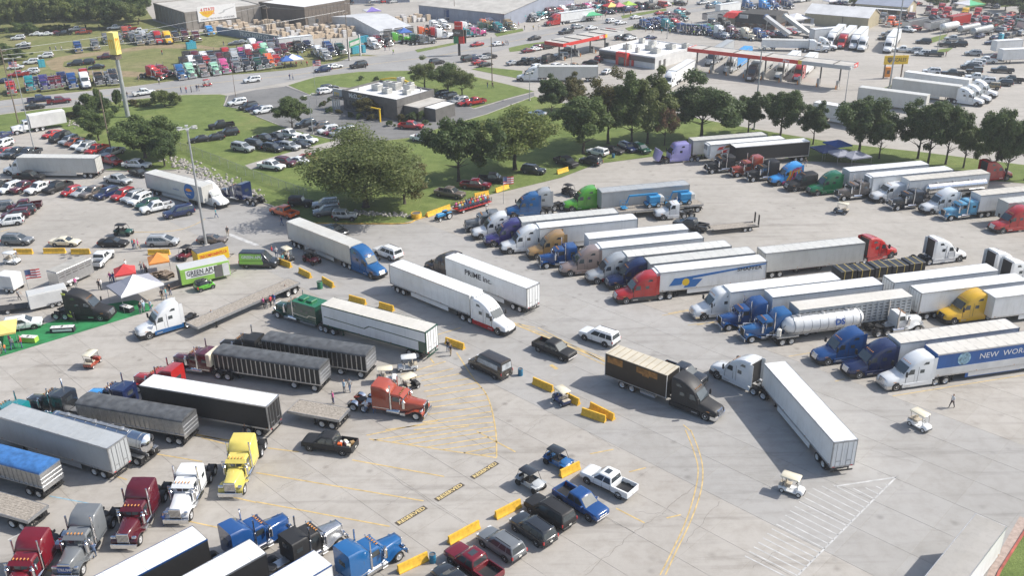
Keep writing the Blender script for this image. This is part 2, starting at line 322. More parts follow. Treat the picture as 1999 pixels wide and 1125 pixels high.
def tsec(x, w, zb, zt, tw=.9, rd=.14):
    h = [(0, zb), (w, zb), (w, zt-rd*1.6), (w*(1+tw)/2, zt-rd*.5), (w*tw, zt), (0, zt+.03)]
    return [(x, y, z) for y, z in h]+[(x, -y, z) for y, z in reversed(h[1:-1])]
def make_tractor(style):
    """origin on the ground under the front axle, x forward"""
    p = Proto(); aero = style in ('aero', 'aerob', 'day', 'lowaero'); p.ty = 1.2; p.fx = 0
    tail = {'aero': -7.0, 'aerob': -7.3, 'lowaero': -7.0, 'day': -5.6, 'long': -7.7, 'longr': -8.2, 'longday': -6.2, 'stretch': -10.6}[style]
    ax = (tail+.6, tail+1.92); p.rx = ax[0]
    for s in (1, -1): p.add('frame_rail', MB().box(tail, .4, s*.38, s*.5, .72, .98), 'frame', None)
    p.add('fifth_wheel', MB().lathe([(0, .52), (.06, .55), (.09, .5)], ((ax[0]+ax[1])/2, 0, 1.05), (0, 0, 1), 14), 'black', 30)
    for x in ax: p.add('axle', MB().cyl((x, -.6, .52), (x, .6, .52), .12), 'frame')
    for s in (1, -1):
        wheel(p, 0, s*1.2, .52, .3, 'rim')
        for x in ax: wheel(p, x, s*1.22, .52, .56, 'rim')
        p.add('mud_flap', MB().box(tail-.02, tail+.01, s*.72, s*1.22, .2, .85), 'black', None)
    if aero:
        hood = MB().loft([tsec(1.28, .72, .72, 1.02, .8, .1), tsec(1.2, .98, .6, 1.26, .82, .12), tsec(.95, 1.08, .55, 1.42, .8, .15), tsec(.3, 1.16, .6, 1.58, .74, .2), tsec(-.4, 1.18, .75, 1.74, .74, .2), tsec(-.95, 1.19, .8, 1.9, .78, .2)])
        p.add('hood', hood, 'paint', 40)
        e = -4.35 if style != 'day' else -2.75; top = {'aero': 3.95, 'aerob': 3.9, 'lowaero': 3.1, 'day': 2.85}[style]
        if style == 'aero': st = [(-.8, 1.92, 1.12), (-1.15, 2.42, 1.14), (-1.5, 2.86, 1.15), (-1.75, 3.12, 1.15), (-2.2, 3.45, 1.16), (-2.8, 3.74, 1.18), (-3.5, 3.92, 1.2), (e, top, 1.22)]
        elif style == 'aerob': st = [(-.8, 1.92, 1.12), (-1.15, 2.42, 1.15), (-1.5, 2.88, 1.17), (-1.62, 3.25, 1.17), (-1.9, 3.62, 1.18), (-2.4, 3.82, 1.2), (e-.3, top, 1.22)]; 
        else: st = [(-.8, 1.92, 1.12), (-1.15, 2.42, 1.14), (-1.5, 2.74, 1.15), (-2.0, top-.08, 1.16), (e, top, 1.18)]
        if style == 'aerob': e -= .3
        cab = MB().loft([tsec(x, w, .8, z, .86, .16) for x, z, w in st]); c = p.add('cab', cab, 'paint', 40)
        if style == 'aero' or style == 'aerob':
            for s in (1, -1): p.add('rear_fairing', MB().box(e-.45, e+.01, s*1.2, s*1.235, 1.0, top-.15), 'paint', None)
            p.add('cab_back', MB().box(e-.02, e-.006, -1.1, 1.1, 1.0, top-.3), 'black', None)
        (xa, za), (xb, zb) = (-.83, 2.03), ((-1.45, 2.85) if style not in ('day', 'lowaero') else (-1.42, 2.72))
        g = MB(); g.panel([(xa, -.93, za), (xa, .93, za), (xb, .9, zb), (xb, -.9, zb)], .05, .06); p.add('windshield', g, 'glass', None)
        for s in (1, -1):
            q = [(-1.22, s*1.155, 1.98), (-2.05, s*1.165, 1.98), (-2.05, s*1.165, 2.62), (-1.5, s*1.16, 2.62)]
            p.add('side_window', MB().panel(q if s < 0 else q[::-1], .012), 'glass', None)
            q = [(-1.05, s*1.165, .95), (-2.12, s*1.17, .95), (-2.12, s*1.17, 1.9), (-1.05, s*1.165, 1.9)]
            p.add('door', MB().panel(q if s < 0 else q[::-1], .008), 'paint', None)
            if style in ('aero', 'aerob'):
                q = [(-2.75, s*1.2, 2.05), (-3.3, s*1.205, 2.05), (-3.3, s*1.205, 2.5), (-2.75, s*1.2, 2.5)]
                p.add('sleeper_window', MB().panel(q if s < 0 else q[::-1], .014), 'glass', None)
                q = [(-3.0, s*1.2, 3.1), (-3.75, s*1.21, 3.1), (-3.75, s*1.21, 3.42), (-3.3, s*1.21, 3.42)]
                p.add('sleeper_window', MB().panel(q if s < 0 else q[::-1], .014), 'glass', None)
            for x in (-1.04, -2.13): p.add('door_seam', MB().box(x-.012, x+.012, s*1.15, s*1.186, .95, 1.92), 'black', None)
            if style in ('aero', 'aerob'): p.add('door_seam', MB().box(-2.55, -2.53, s*1.16, s*1.2, .92, 2.9), 'black', None)
            p.add('side_skirt', MB().rbox(-.75, e-.2 if style != 'day' else e, s*1.02, s*1.22, .32, .9, .06), 'lower', 30)
            p.add('cab_step', MB().box(-.95, -1.7, s*1.2, s*1.235, .5, .62), 'alu', None)
            a = MB(); arch(a, 0, s*1.165, .62, s); p.add('wheel_arch', a, 'black', None)
            p.add('headlight', MB().hexa([(1.02, s*.74, .98), (1.24, s*.7, .98), (1.14, s*.98, .98), (.72, s*1.11, .98)], [(.98, s*.74, 1.2), (1.18, s*.7, 1.18), (1.08, s*.97, 1.2), (.6, s*1.12, 1.24)]), 'lamp', None)
            p.add('mirror', MB().rbox(-.98, -.8, s*1.3, s*1.52, 1.9, 2.55, .05).box(-.95, -.9, s*1.15, s*1.32, 2.0, 2.06), 'mirror', 30)
            p.add('fender_trim', MB().box(.1, .5, s*1.16, s*1.19, 1.18, 1.24), 'amber', None)
        p.add('bumper', MB().loft([[(1.36, -.8, .38), (1.36, .8, .38), (1.36, .8, .78), (1.36, -.8, .78)], [(1.2, -1.14, .34), (1.2, 1.14, .34), (1.2, 1.14, .8), (1.2, -1.14, .8)], [(.62, -1.2, .36), (.62, 1.2, .36), (.62, 1.2, .78), (.62, -1.2, .78)]]), 'bump', None)
        gr = MB().hexa([(1.18, -.52, .74), (1.37, -.5, .74), (1.37, .5, .74), (1.18, .52, .74)], [(1.0, -.56, 1.36), (1.2, -.54, 1.34), (1.2, .54, 1.34), (1.0, .56, 1.36)]); gi = p.add('grille', gr, 'grille2', None)
        for k in range(5):
            z = .84+k*.11; x = 1.385-(z-.74)*.28; p.add('grille_bar', MB().box(x-.02, x+.01, -.46, .46, z-.02, z+.02), 'chrome', None, gi)
        for k in range(5):
            y = -.6+.3*k; p.add('marker_lamp', MB().rbox(st[3][0]-.05, st[3][0]+.12, y-.04, y+.04, st[3][1]-.03, st[3][1]+.05, .02), 'amber', 30)
        p.add('wiper', MB().box(-.8, -.76, -.5, .5, 1.97, 2.0), 'black', None)
        if style == 'day': p.add('exhaust_stack', MB().cyl((e-.2, -1.0, .8), (e-.2, -1.0, 3.4), .09).cyl((e-.2, -1.0, 1.0), (e-.2, -1.0, 2.2), .15), 'chrome')
        p.add('deck_plate', MB().box(e-.5, e-1.5, -.42, .42, .99, 1.03), 'alu', None)
    else:
        hood = MB().loft([tsec(.78, .56, .95, 1.72, .8, .12), tsec(.7, .6, .8, 1.8, .8, .12), tsec(-.3, .72, .75, 1.88, .78, .14), tsec(-1.62, .92, .8, 1.99, .8, .14)]); p.add('hood', hood, 'paint', 40)
        gi = p.add('grille', MB().rbox(.76, .88, -.56, .56, .66, 1.8, .05), 'chrome', 30)
        for k in range(9): p.add('grille_bar', MB().box(.87, .9, -.46+k*.115-.02, -.46+k*.115+.02, .76, 1.66), 'dark', None, gi)
        p.add('bumper', MB().rbox(.94, 1.06, -1.22, 1.22, .3, .78, .05), 'chrome', 30)
        cb = -2.95
        p.add('cab', MB().loft([tsec(-1.6, .98, .8, 1.98, .9), tsec(-1.68, 1.0, .8, 2.3, .9), tsec(-1.8, 1.0, .8, 2.68, .88), tsec(-2.05, 1.0, .8, 2.8, .86), tsec(cb, 1.02, .8, 2.84, .88)]), 'cabpaint', 40)
        if style in ('long', 'longr', 'stretch'):
            e = {'long': -4.75, 'longr': -5.2, 'stretch': -7.2}[style]
            if style == 'long': st = [(-3.02, 3.0, 1.12), (-3.12, 3.08, 1.16), (-3.6, 3.12, 1.18), (e, 3.12, 1.18)]
            elif style == 'stretch': st = [(-3.0, 3.0, 1.12), (-3.12, 3.3, 1.18), (-3.6, 3.4, 1.2), (e, 3.4, 1.2)]
            else: st = [(-3.0, 2.9, 1.1), (-3.15, 3.1, 1.16), (-3.5, 3.42, 1.18), (-4.0, 3.62, 1.2), (e, 3.68, 1.2)]
            p.add('sleeper', MB().loft([tsec(x, w, .8, z, .9, .12) for x, z, w in st]), 'sleeper', 40)
            for s in (1, -1):
                q = [(-3.75, s*1.185, 2.0), (-4.4, s*1.19, 2.0), (-4.4, s*1.19, 2.4), (-3.75, s*1.185, 2.4)]
                p.add('sleeper_window', MB().panel(q if s < 0 else q[::-1], .014), 'glass', None)
                p.add('sleeper_trim', MB().box(-3.15, e+.05, s*1.18, s*1.215, 1.0, 1.07), 'chrome', None)
            p.add('rear_window', MB().box(e-.012, e, -.45, .45, 2.1, 2.6), 'glass', None)
        else: e = cb
        g = MB()
        for s in (1, -1): g.panel([(-1.625, s*.05, 2.03), (-1.655, s*.9, 2.03), (-1.79, s*.86, 2.62), (-1.765, s*.05, 2.62)][::(1 if s > 0 else -1)], .03)
        p.add('windshield', g, 'glass', None)
        p.add('sun_visor', MB().hexa([(-1.45, -1.0, 2.52), (-1.42, 1.0, 2.52), (-1.44, 1.0, 2.55), (-1.47, -1.0, 2.55)], [(-1.8, -.98, 2.76), (-1.8, .98, 2.76), (-1.82, .98, 2.79), (-1.82, -.98, 2.79)]), 'visor', None)
        for k in range(5):
            y = -.64+.32*k; p.add('marker_lamp', MB().lathe([(0, .06), (.2, .05), (.24, .02)], (-2.05, y, 2.88), (1, 0, 0), 8), 'lampc', 30)
        for s in (1, -1):
            f = MB(); outer = [(.82, .62), (.8, .95), (.58, 1.12), (.3, 1.2), (-.1, 1.22), (-.5, 1.1), (-.85, .86), (-1.35, .72)]; inner = [(x*.93, z-.06) for x, z in outer]
            f.loft([[(x, s*.5, z) for x, z in outer]+[(x, s*.5, z) for x, z in reversed(inner)], [(x, s*1.2, z-.03) for x, z in outer]+[(x, s*1.2, z-.05) for x, z in reversed(inner)]])
            p.add('fender', f, 'paint', 50)
            p.add('headlight', MB().rbox(.52, .74, s*.74, s*1.14, 1.16, 1.4, .06), 'chrome', 30); p.add('headlamp_lens', MB().box(.74, .75, s*.79, s*1.09, 1.19, 1.37), 'lamp', None)
            p.add('air_cleaner', MB().lathe([(0, .12), (.08, .2), (.95, .2), (1.05, .1), (1.25, .13)], (-1.42, s*1.1, 1.25), (0, 0, 1), 12), 'chrome', 40)
            p.add('exhaust_stack', MB().cyl((cb-.02, s*1.13, .95), (cb-.02, s*1.13, 4.0), .085).cyl((cb-.02, s*1.13, 1.1), (cb-.02, s*1.13, 2.6), .12), 'chrome')
            p.add('fuel_tank', MB().lathe([(0, .28), (.05, .34), (1.55, .34), (1.6, .28)], (-3.55, s*.92, .66), (1, 0, 0), 14), 'chrome', 40)
            p.add('step_box', MB().rbox(-1.3, -1.9, s*.7, s*1.2, .4, .72, .04), 'alu', 30)
            q = [(-1.92, s*1.015, 1.98), (-2.75, s*1.025, 1.98), (-2.75, s*1.02, 2.56), (-2.02, s*1.01, 2.56)]
            p.add('side_window', MB().panel(q if s < 0 else q[::-1], .014), 'glass', None)
            p.add('mirror', MB().rbox(-1.75, -1.68, s*1.2, s*1.42, 1.95, 2.6, .04).box(-1.73, -1.7, s*.98, s*1.25, 2.5, 2.54), 'chrome', 30)
            if style in ('long', 'longr', 'stretch'):
                for x in ax:
                    a = [(x+.62*math.cos(R(t)), .55+.62*math.sin(R(t))) for t in range(20, 161, 20)]; b = [(x+.66*math.cos(R(t)), .55+.66*math.sin(R(t))) for t in range(160, 19, -20)]
                    p.add('rear_fender', MB().prism(a+b, s*.66, s*1.22), 'rfender', 50)
        p.add('deck_plate', MB().box(e-.05, e-1.3, -.45, .45, .99, 1.04), 'alu', None)
    return p
KEY['lower'] = None; del KEY['lower']
KEY['mirror'] = M_black; KEY['grille2'] = M_alu; KEY['dark'] = M_frame; KEY['lampc'] = M_amber; KEY['rfender'] = M_black
TRAC = {}
def tractor(style):
    if style not in TRAC: TRAC[style] = make_tractor(style)
    return TRAC[style]
def bogie(p, xs, r=.5, ty=1.27):
    p.add('bogie_frame', MB().box(min(xs)-.7, max(xs)+.7, -.5, -.38, .62, 1.0).box(min(xs)-.7, max(xs)+.7, .38, .5, .62, 1.0), 'frame', None)
    for x in xs:
        p.add('axle', MB().cyl((x, -.7, r), (x, .7, r), .1), 'frame')
        for s in (1, -1): wheel(p, x, s*ty, r, .56, 'rimw')
    for s in (1, -1): p.add('mud_flap', MB().box(min(xs)-.66, min(xs)-.63, s*.7, s*1.25, .2, .9), 'black', None)
def legs(p, x):
    for s in (1, -1): p.add('landing_gear', MB().box(x-.07, x+.07, s*.75, s*.9, .12, 1.1).box(x-.15, x+.15, s*.68, s*.97, .08, .13), 'frame', None)
def underride(p, L):
    p.add('rear_bumper', MB().box(-L, -L+.1, -1.2, 1.2, .5, .62).box(-L+.02, -L+.1, -.75, -.65, .6, 1.1).box(-L+.02, -L+.1, .65, .75, .6, 1.1), 'frame', None)
def make_trailer(kind, L=16.15):
    """origin on the ground below the middle of the front wall; x from 0 back to -L"""
    p = Proto(); W = 1.295; p.L = L; p.ty = W; p.top = 4.1
    if kind in ('van', 'reefer', 'vanplain', 'curtain'):
        p.add('side_wall', MB().box(-L+.12, -.06, -W+.012, W-.012, 1.1, 4.06), 'skin', None)
        p.add('roof', MB().loft([[(x, -W+.05, 4.061), (x, W-.05, 4.061), (x, W-.05, 4.09), (x, .0, 4.12), (x, -W+.05, 4.09)] for x in (-L+.1, -.05)]), 'roof', None)
        for k in range(1, 12):
            x = -L*k/12; p.add('roof_bow', MB().box(x-.03, x+.03, -W+.06, W-.06, 4.1, 4.1225), 'roof', None)
        for s in (1, -1):
            p.add('top_rail', MB().box(-L, 0, s*(W-.02), s*(W+.012), 3.95, 4.1), 'rail', None)
            p.add('bottom_rail', MB().box(-L, 0, s*(W-.02), s*(W+.014), 1.08, 1.26), 'rail', None)
            if kind != 'vanplain': p.add('side_skirt', MB().box(-L+4.4, -4.2, s*(W-.04), s*(W-.01), .45, 1.08), 'skirt', None)
            for k in range(4): p.add('marker_lamp', MB().box(-L+.3+k*5.1, -L+.42+k*5.1, s*W, s*(W+.03), 1.28, 1.34), 'amber', None)
        p.add('front_wall', MB().rbox(-.07, 0, -W, W, 1.08, 4.1, .05), 'skin', None)
        p.add('rear_frame', MB().box(-L, -L+.13, -W-.012, -W+.1, 1.05, 4.1).box(-L, -L+.13, W-.1, W+.012, 1.05, 4.1).box(-L-.004, -L+.13, -W+.09, W-.09, 3.92, 4.1).box(-L-.004, -L+.13, -W+.09, W-.09, 1.02, 1.2), 'frame2', None)
        for s in (1, -1):
            d = p.add('rear_door', MB().box(-L-.006, -L+.1, s*.012, s*(W-.1), 1.2, 3.92), 'skin', None)
            for q in (.3, .85): p.add('lock_rod', MB().cyl((-L-.03, s*q, 1.1), (-L-.03, s*q, 3.98), .022, n=5), 'galv', None, d)
            p.add('handle', MB().box(-L-.06, -L-.03, s*.3, s*.85, 1.75, 1.8), 'galv', None, d)
            p.add('taillight', MB().box(-L-.02, -L, s*.8, s*1.1, 1.06, 1.15), 'tail', None)
        underride(p, L); bogie(p, (-L+1.5, -L+2.75)); legs(p, -2.9)
        p.add('floor_frame', MB().box(-L+.2, -.3, -.5, .5, .96, 1.09), 'frame', None)
        if kind == 'reefer':
            u = p.add('cooling_unit', MB().rbox(0, .5, -.95, .95, 1.9, 3.98, .1), 'white_unit', 30)
            p.add('unit_grille', MB().box(.49, .515, -.75, .75, 2.9, 3.8), 'black', None, u)
            for k in range(6): p.add('louver', MB().box(.51, .54, -.75, .75, 2.95+.14*k, 3.0+.14*k), 'white_unit', None, u)
        p.wheels = (-L+1.5, -L+2.75)
    elif kind in ('hopper', 'grain'):
        p.top = 3.25; n = 22
        prof = [(-W+.05, 1.15), (W-.05, 1.15), (W-.02, 3.1), (-W+.02, 3.1)] if kind == 'hopper' else [(-W+.05, 1.5), (W-.05, 1.5), (W-.02, 3.1), (-W+.02, 3.1)]
        p.add('side_wall', MB().prismx(prof, -L, 0), 'skin', None)
        if kind == 'grain':
            for a, b in ((-L+.6, -L/2), (-L/2, -.6)):
                m = (a+b)/2; p.add('hopper', MB().hexa([(m-.8, -.5, .75), (m+.8, -.5, .75), (m+.8, .5, .75), (m-.8, .5, .75)], [(a, -W+.1, 1.52), (b, -W+.1, 1.52), (b, W-.1, 1.52), (a, W-.1, 1.52)]), 'skin', None)
        arc = [(W+.02, 3.08), (W+.02, 3.2)]+[(W*math.cos(R(t)), 3.2+.32*math.sin(R(t))) for t in range(15, 166, 15)]+[(-W-.02, 3.2), (-W-.02, 3.08)]
        tp = p.add('tarp', MB().prismx(arc, -L-.03, .03), 'tarp', 40)
        for k in range(9):
            x = -L*(k+.5)/9; a2 = [(W*1.005*math.cos(R(t)), 3.2+.345*math.sin(R(t))) for t in range(10, 171, 20)]
            p.add('tarp_bow', MB().prismx(a2+[(y, z-.03) for y, z in reversed(a2)], x-.06, x+.06), 'tarp', 40, tp)
        for s in (1, -1):
            for k in range(n+1):
                x = -L*k/n; p.add('rib', MB().box(x-.05 if k < n else x, x+.05 if k else x, s*(W-.03), s*(W+.035), 1.14 if kind == 'hopper' else 1.5, 3.08), 'rib', None)
            p.add('bottom_rail', MB().box(-L, 0, s*(W-.05), s*(W+.05), 1.02, 1.15) if kind == 'hopper' else MB().box(-L, 0, s*(W-.05), s*(W+.04), 1.38, 1.5), 'rib', None)
        e = p.add('end_wall', MB().box(-L-.03, -L+.02, -W, W, 1.05, 3.2), 'alu', None)
        for z in (1.5, 1.95, 2.4): p.add('end_rib', MB().box(-L-.07, -L-.03, -W, W, z, z+.1), 'rib', None, e)
        p.add('front_wall', MB().box(-.02, .03, -W, W, 1.05, 3.2), 'alu', None)
        underride(p, L); 
        if kind == 'hopper': bogie(p, (-L+.9, -L+3.6))
        else: bogie(p, (-L+.9, -L+2.15))
        legs(p, -3); p.add('floor_frame', MB().box(-L+.2, -.3, -.5, .5, .9, 1.1), 'frame', None)
    elif kind == 'livestock':
        p.top = 4.0
        p.add('side_wall', MB().box(-L+.02, -.02, -W+.03, W-.03, 1.0, 3.95), 'black', None)
        for s in (1, -1):
            for z0, z1 in ((1.0, 1.3), (1.42, 1.72), (1.84, 2.14), (2.26, 2.56), (2.68, 2.98), (3.1, 3.4), (3.52, 4.0)): p.add('side_slat', MB().box(-L, 0, s*(W-.035), s*W, z0, z1), 'skin', None)
            for k in range(21): p.add('rib', MB().box(-L*k/20.-(.14 if k < 20 else 0), -L*k/20.+(.14 if k else 0), s*(W-.03), s*(W+.02), 1.0, 3.98), 'skin', None)
        p.add('roof', MB().prismx([(-W, 3.96), (W, 3.96), (W-.2, 4.04), (-W+.2, 4.04)], -L, 0), 'roof', None)
        p.add('front_wall', MB().rbox(-.02, .04, -W, W, 1.0, 4.0, .03), 'skin', None); p.add('rear_door', MB().box(-L-.03, -L+.02, -W, W, 1.0, 4.0), 'skin', None)
        underride(p, L); bogie(p, (-L+1.2, -L+2.45)); legs(p, -3)
    elif kind in ('tank', 'pneumatic'):
        p.top = 3.6; r = 1.0 if kind == 'tank' else 1.15; zc = 2.25
        pr = [(0, .05), (.12, r*.6), (.45, r), (L-.45, r), (L-.12, r*.6), (L, .05)] if kind == 'tank' else [(0, .05), (.1, r*.55), (.6, r*.95), (1.5, r), (L-1.5-1.6, r), (L-.6-1.6, r*.85), (L-.1-1.6, r*.4), (L-1.6, .05)]
        p.add('tank_shell', MB().lathe(pr, (-.2, 0, zc), (-1, 0, 0), 24), 'skin', 40)
        if kind == 'pneumatic':
            for k in range(3):
                x = -2.8-k*3.6; p.add('hopper_cone', MB().lathe([(0, .2), (1.1, 1.0)], (x, 0, .75), (0, 0, 1), 14), 'skin', 40)
        for k in range(9):
            x = -.9-(L-(1.8 if kind == 'tank' else 3.6))*k/8; p.add('tank_band', MB().lathe([(0, r+.012), (.08, r+.012)], (x, 0, zc), (-1, 0, 0), 24), 'galv', None)
        for k in range(3):
            x = -2.5-(L-6)*k/2; p.add('hatch', MB().lathe([(0, .3), (.16, .3), (.2, .22)], (x, 0, zc+r-.04), (0, 0, 1), 12), 'galv', 30)
        p.add('walkway', MB().box(-L+2.6, -1.5, -.2, .2, zc+r+.02, zc+r+.06), 'galv', None)
        if kind == 'pneumatic':
            p.add('pipe_rack', MB().tube([(-L+.3, .5, 1.2), (-L+1.6, .5, 2.5)], .06).tube([(-L+.3, -.5, 1.2), (-L+1.6, -.5, 2.5)], .06).tube([(-L+.5, 0, 1.1), (-L+1.2, .3, 2.0), (-L+1.7, .2, 1.4)], .07), 'galv', 40)
            p.add('dust_canister', MB().lathe([(0, .2), (.1, .3), (1.0, .3), (1.15, .1)], (-L+.6, -.8, 1.2), (0, 0, 1), 12), 'offwhite', 40)
        p.add('frame_rail', MB().box(-L, -.4, -.5, -.38, .95, 1.25).box(-L, -.4, .38, .5, .95, 1.25), 'galv', None)
        for s in (1, -1): p.add('wheel_fender', MB().box(-L+.2, -L+3.2, s*.75, s*1.27, 1.1, 1.16), 'alu', None)
        underride(p, L); bogie(p, (-L+1.0, -L+2.25)); legs(p, -3.2)
    elif kind in ('flatbed', 'lowboy', 'step'):
        zt = 1.45; p.top = zt; n = 9
        for k in range(n):
            y0 = -W+.06+k*(2*W-.12)/n; p.add('deck_plank', MB().box(-L+.05, -.05, y0+.008, y0+(2*W-.12)/n-.008, zt-.08, zt-(.004 if k % 2 else 0)), 'deck', None)
        for s in (1, -1): p.add('side_rail', MB().box(-L, 0, s*(W-.05), s*W, zt-.3, zt+.01), 'frame2', None); p.add('main_beam', MB().box(-L+.3, -.6, s*.4, s*.52, .85, zt-.08), 'frame', None)
        for x in (-L, -.06): p.add('end_rail', MB().box(x, x+.06, -W, W, zt-.3, zt+.012), 'frame2', None)
        underride(p, L); bogie(p, (-L+1.2, -L+4.2) if kind == 'flatbed' else (-L+1.0, -L+2.25)); legs(p, -3.2)
    return p
KEY['frame2'] = M_galv; KEY['rib'] = M_alu; KEY['white_unit'] = paint('white')
TRL = {}
def trailer(kind, L=16.15):
    if (kind, L) not in TRL: TRL[(kind, L)] = make_trailer(kind, L)
    return TRL[(kind, L)]
def make_cart(seats=2):
    p = Proto(); p.fx, p.rx, p.ty = .85, -.8, .58
    p.add('body', MB().loft([tsec(1.25, .42, .35, .55, .8, .06), tsec(1.1, .55, .28, .75, .75, .1), tsec(.6, .58, .28, .82, .7, .1)]).box(-.95, .62, -.58, .58, .3, .4).rbox(-1.2, -.35, -.58, .58, .34, .72, .08), 'paint', 40)
    p.add('seat', MB().rbox(-.6, -.08, -.52, .52, .72, .86, .05), 'seat', 30); p.add('backrest', MB().rbox(-.66, -.56, -.52, .52, .86, 1.22, .04), 'seat', 30)
    p.add('rear_seat', MB().rbox(-1.2, -.78, -.5, .5, .72, .84, .05), 'seat', 30)
    p.add('roof', MB().loft([tsec(.75, .55, 1.82, 1.86, .9, .02), tsec(.65, .62, 1.8, 1.92, .9, .05), tsec(-1.0, .62, 1.8, 1.93, .9, .05), tsec(-1.1, .55, 1.82, 1.87, .9, .02)]), 'roofp', 40)
    for s in (1, -1):
        p.add('roof_post', MB().tube([(.72, s*.52, .8), (.55, s*.55, 1.82)], .022, 5), 'black'); p.add('roof_post', MB().tube([(-.7, s*.54, .7), (-.9, s*.55, 1.82)], .022, 5), 'black')
        for x in (.85, -.8): wheel(p, x, s*.6, .26, .2, 'rimw')
        p.add('headlight', MB().rbox(1.1, 1.2, s*.28, s*.44, .55, .66, .03), 'lamp', 30)
    p.add('steering_wheel', MB().lathe([(0, .17), (.03, .17)], (.38, .26, .98), (-.8, 0, .6), 12).tube([(.62, .26, .72), (.38, .26, .98)], .02, 5), 'black')
    p.add('windshield', MB().quad((.73, -.5, .85), (.73, .5, .85), (.58, .52, 1.75), (.58, -.52, 1.75)), 'clear', None)
    p.add('bumper', MB().rbox(1.22, 1.3, -.45, .45, .3, .42, .03), 'black', 30)
    return p
def make_utv():
    p = Proto(); p.fx, p.rx, p.ty = 1.1, -1.1, .75
    p.add('body', MB().loft([tsec(1.5, .35, .55, .75, .8, .06), tsec(1.3, .6, .45, .9, .75, .1), tsec(.6, .7, .4, 1.05, .75, .1)]).box(-1.0, .7, -.68, .68, .4, .52).rbox(-1.5, -.75, -.66, .66, .6, 1.0, .08), 'paint', 40)
    for x in (.05, -.75):
        for s in (1, -1): p.add('seat', MB().rbox(x-.25, x+.25, s*.08, s*.58, .52, .72, .05).rbox(x-.32, x-.2, s*.08, s*.58, .72, 1.3, .05), 'black', 30)
    p.add('roof', MB().loft([tsec(.5, .55, 1.82, 1.87, .9, .02), tsec(.3, .62, 1.82, 1.93, .9, .05), tsec(-1.1, .62, 1.8, 1.9, .9, .05)]), 'roofp', 40)
    for s in (1, -1):
        p.add('roll_cage', MB().tube([(.85, s*.62, .95), (.4, s*.62, 1.82), (-1.0, s*.62, 1.82), (-1.35, s*.62, .95)], .03, 6).tube([(-.35, s*.62, .5), (-.35, s*.62, 1.82)], .03, 6), 'frame')
        for x in (1.1, -1.1): wheel(p, x, s*.8, .36, .3, 'frame')
        p.add('front_fender', MB().rbox(.75, 1.45, s*.5, s*.82, .78, .86, .03), 'paint', 30); p.add('rear_fender', MB().rbox(-1.45, -.75, s*.5, s*.82, .8, .9, .03), 'paint', 30)
        p.add('headlight', MB().rbox(1.32, 1.44, s*.25, s*.5, .72, .84, .03), 'lamp', 30)
        p.add('door', MB().box(-.3, .6, s*.68, s*.71, .5, .95), 'paint', None)
    p.add('steering_wheel', MB().lathe([(0, .17), (.03, .17)], (.42, .33, 1.1), (-.8, 0, .6), 12), 'black')
    p.add('front_bumper', MB().tube([(1.6, -.4, .5), (1.66, -.3, .8), (1.66, .3, .8), (1.6, .4, .5)], .03, 6), 'frame')
    return p
M_clear = simple('clear_plastic', (.4, .45, .47), .05, 0, .05, 1); KEY['clear'] = M_clear; M_clear.node_tree.nodes['Principled BSDF'].inputs['Alpha'].default_value = .25
KEY['roofp'] = paint('cream')
CART = make_cart(); UTV = make_utv()

def place(p, fw, rw, side):
    """front wheel contact pixel, rear wheel contact pixel (or a heading in degrees), visible side (+1 left, -1 right, 0 centre)"""
    A = G(fw)
    if isinstance(rw, (tuple, list)):
        B = G(rw); h = math.atan2(A.y-B.y, A.x-B.x)
    else: h = R(rw)
    lx, ly = p.fx, side*p.ty
    if side == 0: lx = 0
    c, s = math.cos(h), math.sin(h)
    return Vector((A.x-(lx*c-ly*s), A.y-(lx*s+ly*c), 0)), h
def veh(kind, col, fw, rw, side, label, name=None, cat=None, group=None, lod=0, **kw):
    p = car(kind); loc, h = place(p, fw, rw, side); cols = dict(paint=col); cols.update(kw)
    nm = name or {'smart': 'microcar', 'sedan': 'sedan', 'hatch': 'hatchback', 'suv': 'sport_utility', 'bigsuv': 'sport_utility', 'minivan': 'minivan', 'pickup': 'pickup_truck', 'jeep': 'off_roader', 'van': 'cargo_van'}[kind]
    return inst(p, nm, label, cat or {'pickup': 'pickup', 'van': 'van', 'minivan': 'van'}.get(kind, 'car'), loc, h, cols, group, lod)
def rig(style, col, fw, rw, side, label, lod=0, group='semi tractors', **kw):
    p = tractor(style); loc, h = place(p, fw, rw, side)
    cols = dict(paint=col, cabpaint=kw.get('cabpaint', col), sleeper=kw.get('sleeper', col), lower=kw.get('lower', col), visor=kw.get('visor', col)); cols.update(kw)
    return inst(p, 'semi_tractor', label, 'semi truck', loc, h, cols, group, lod)
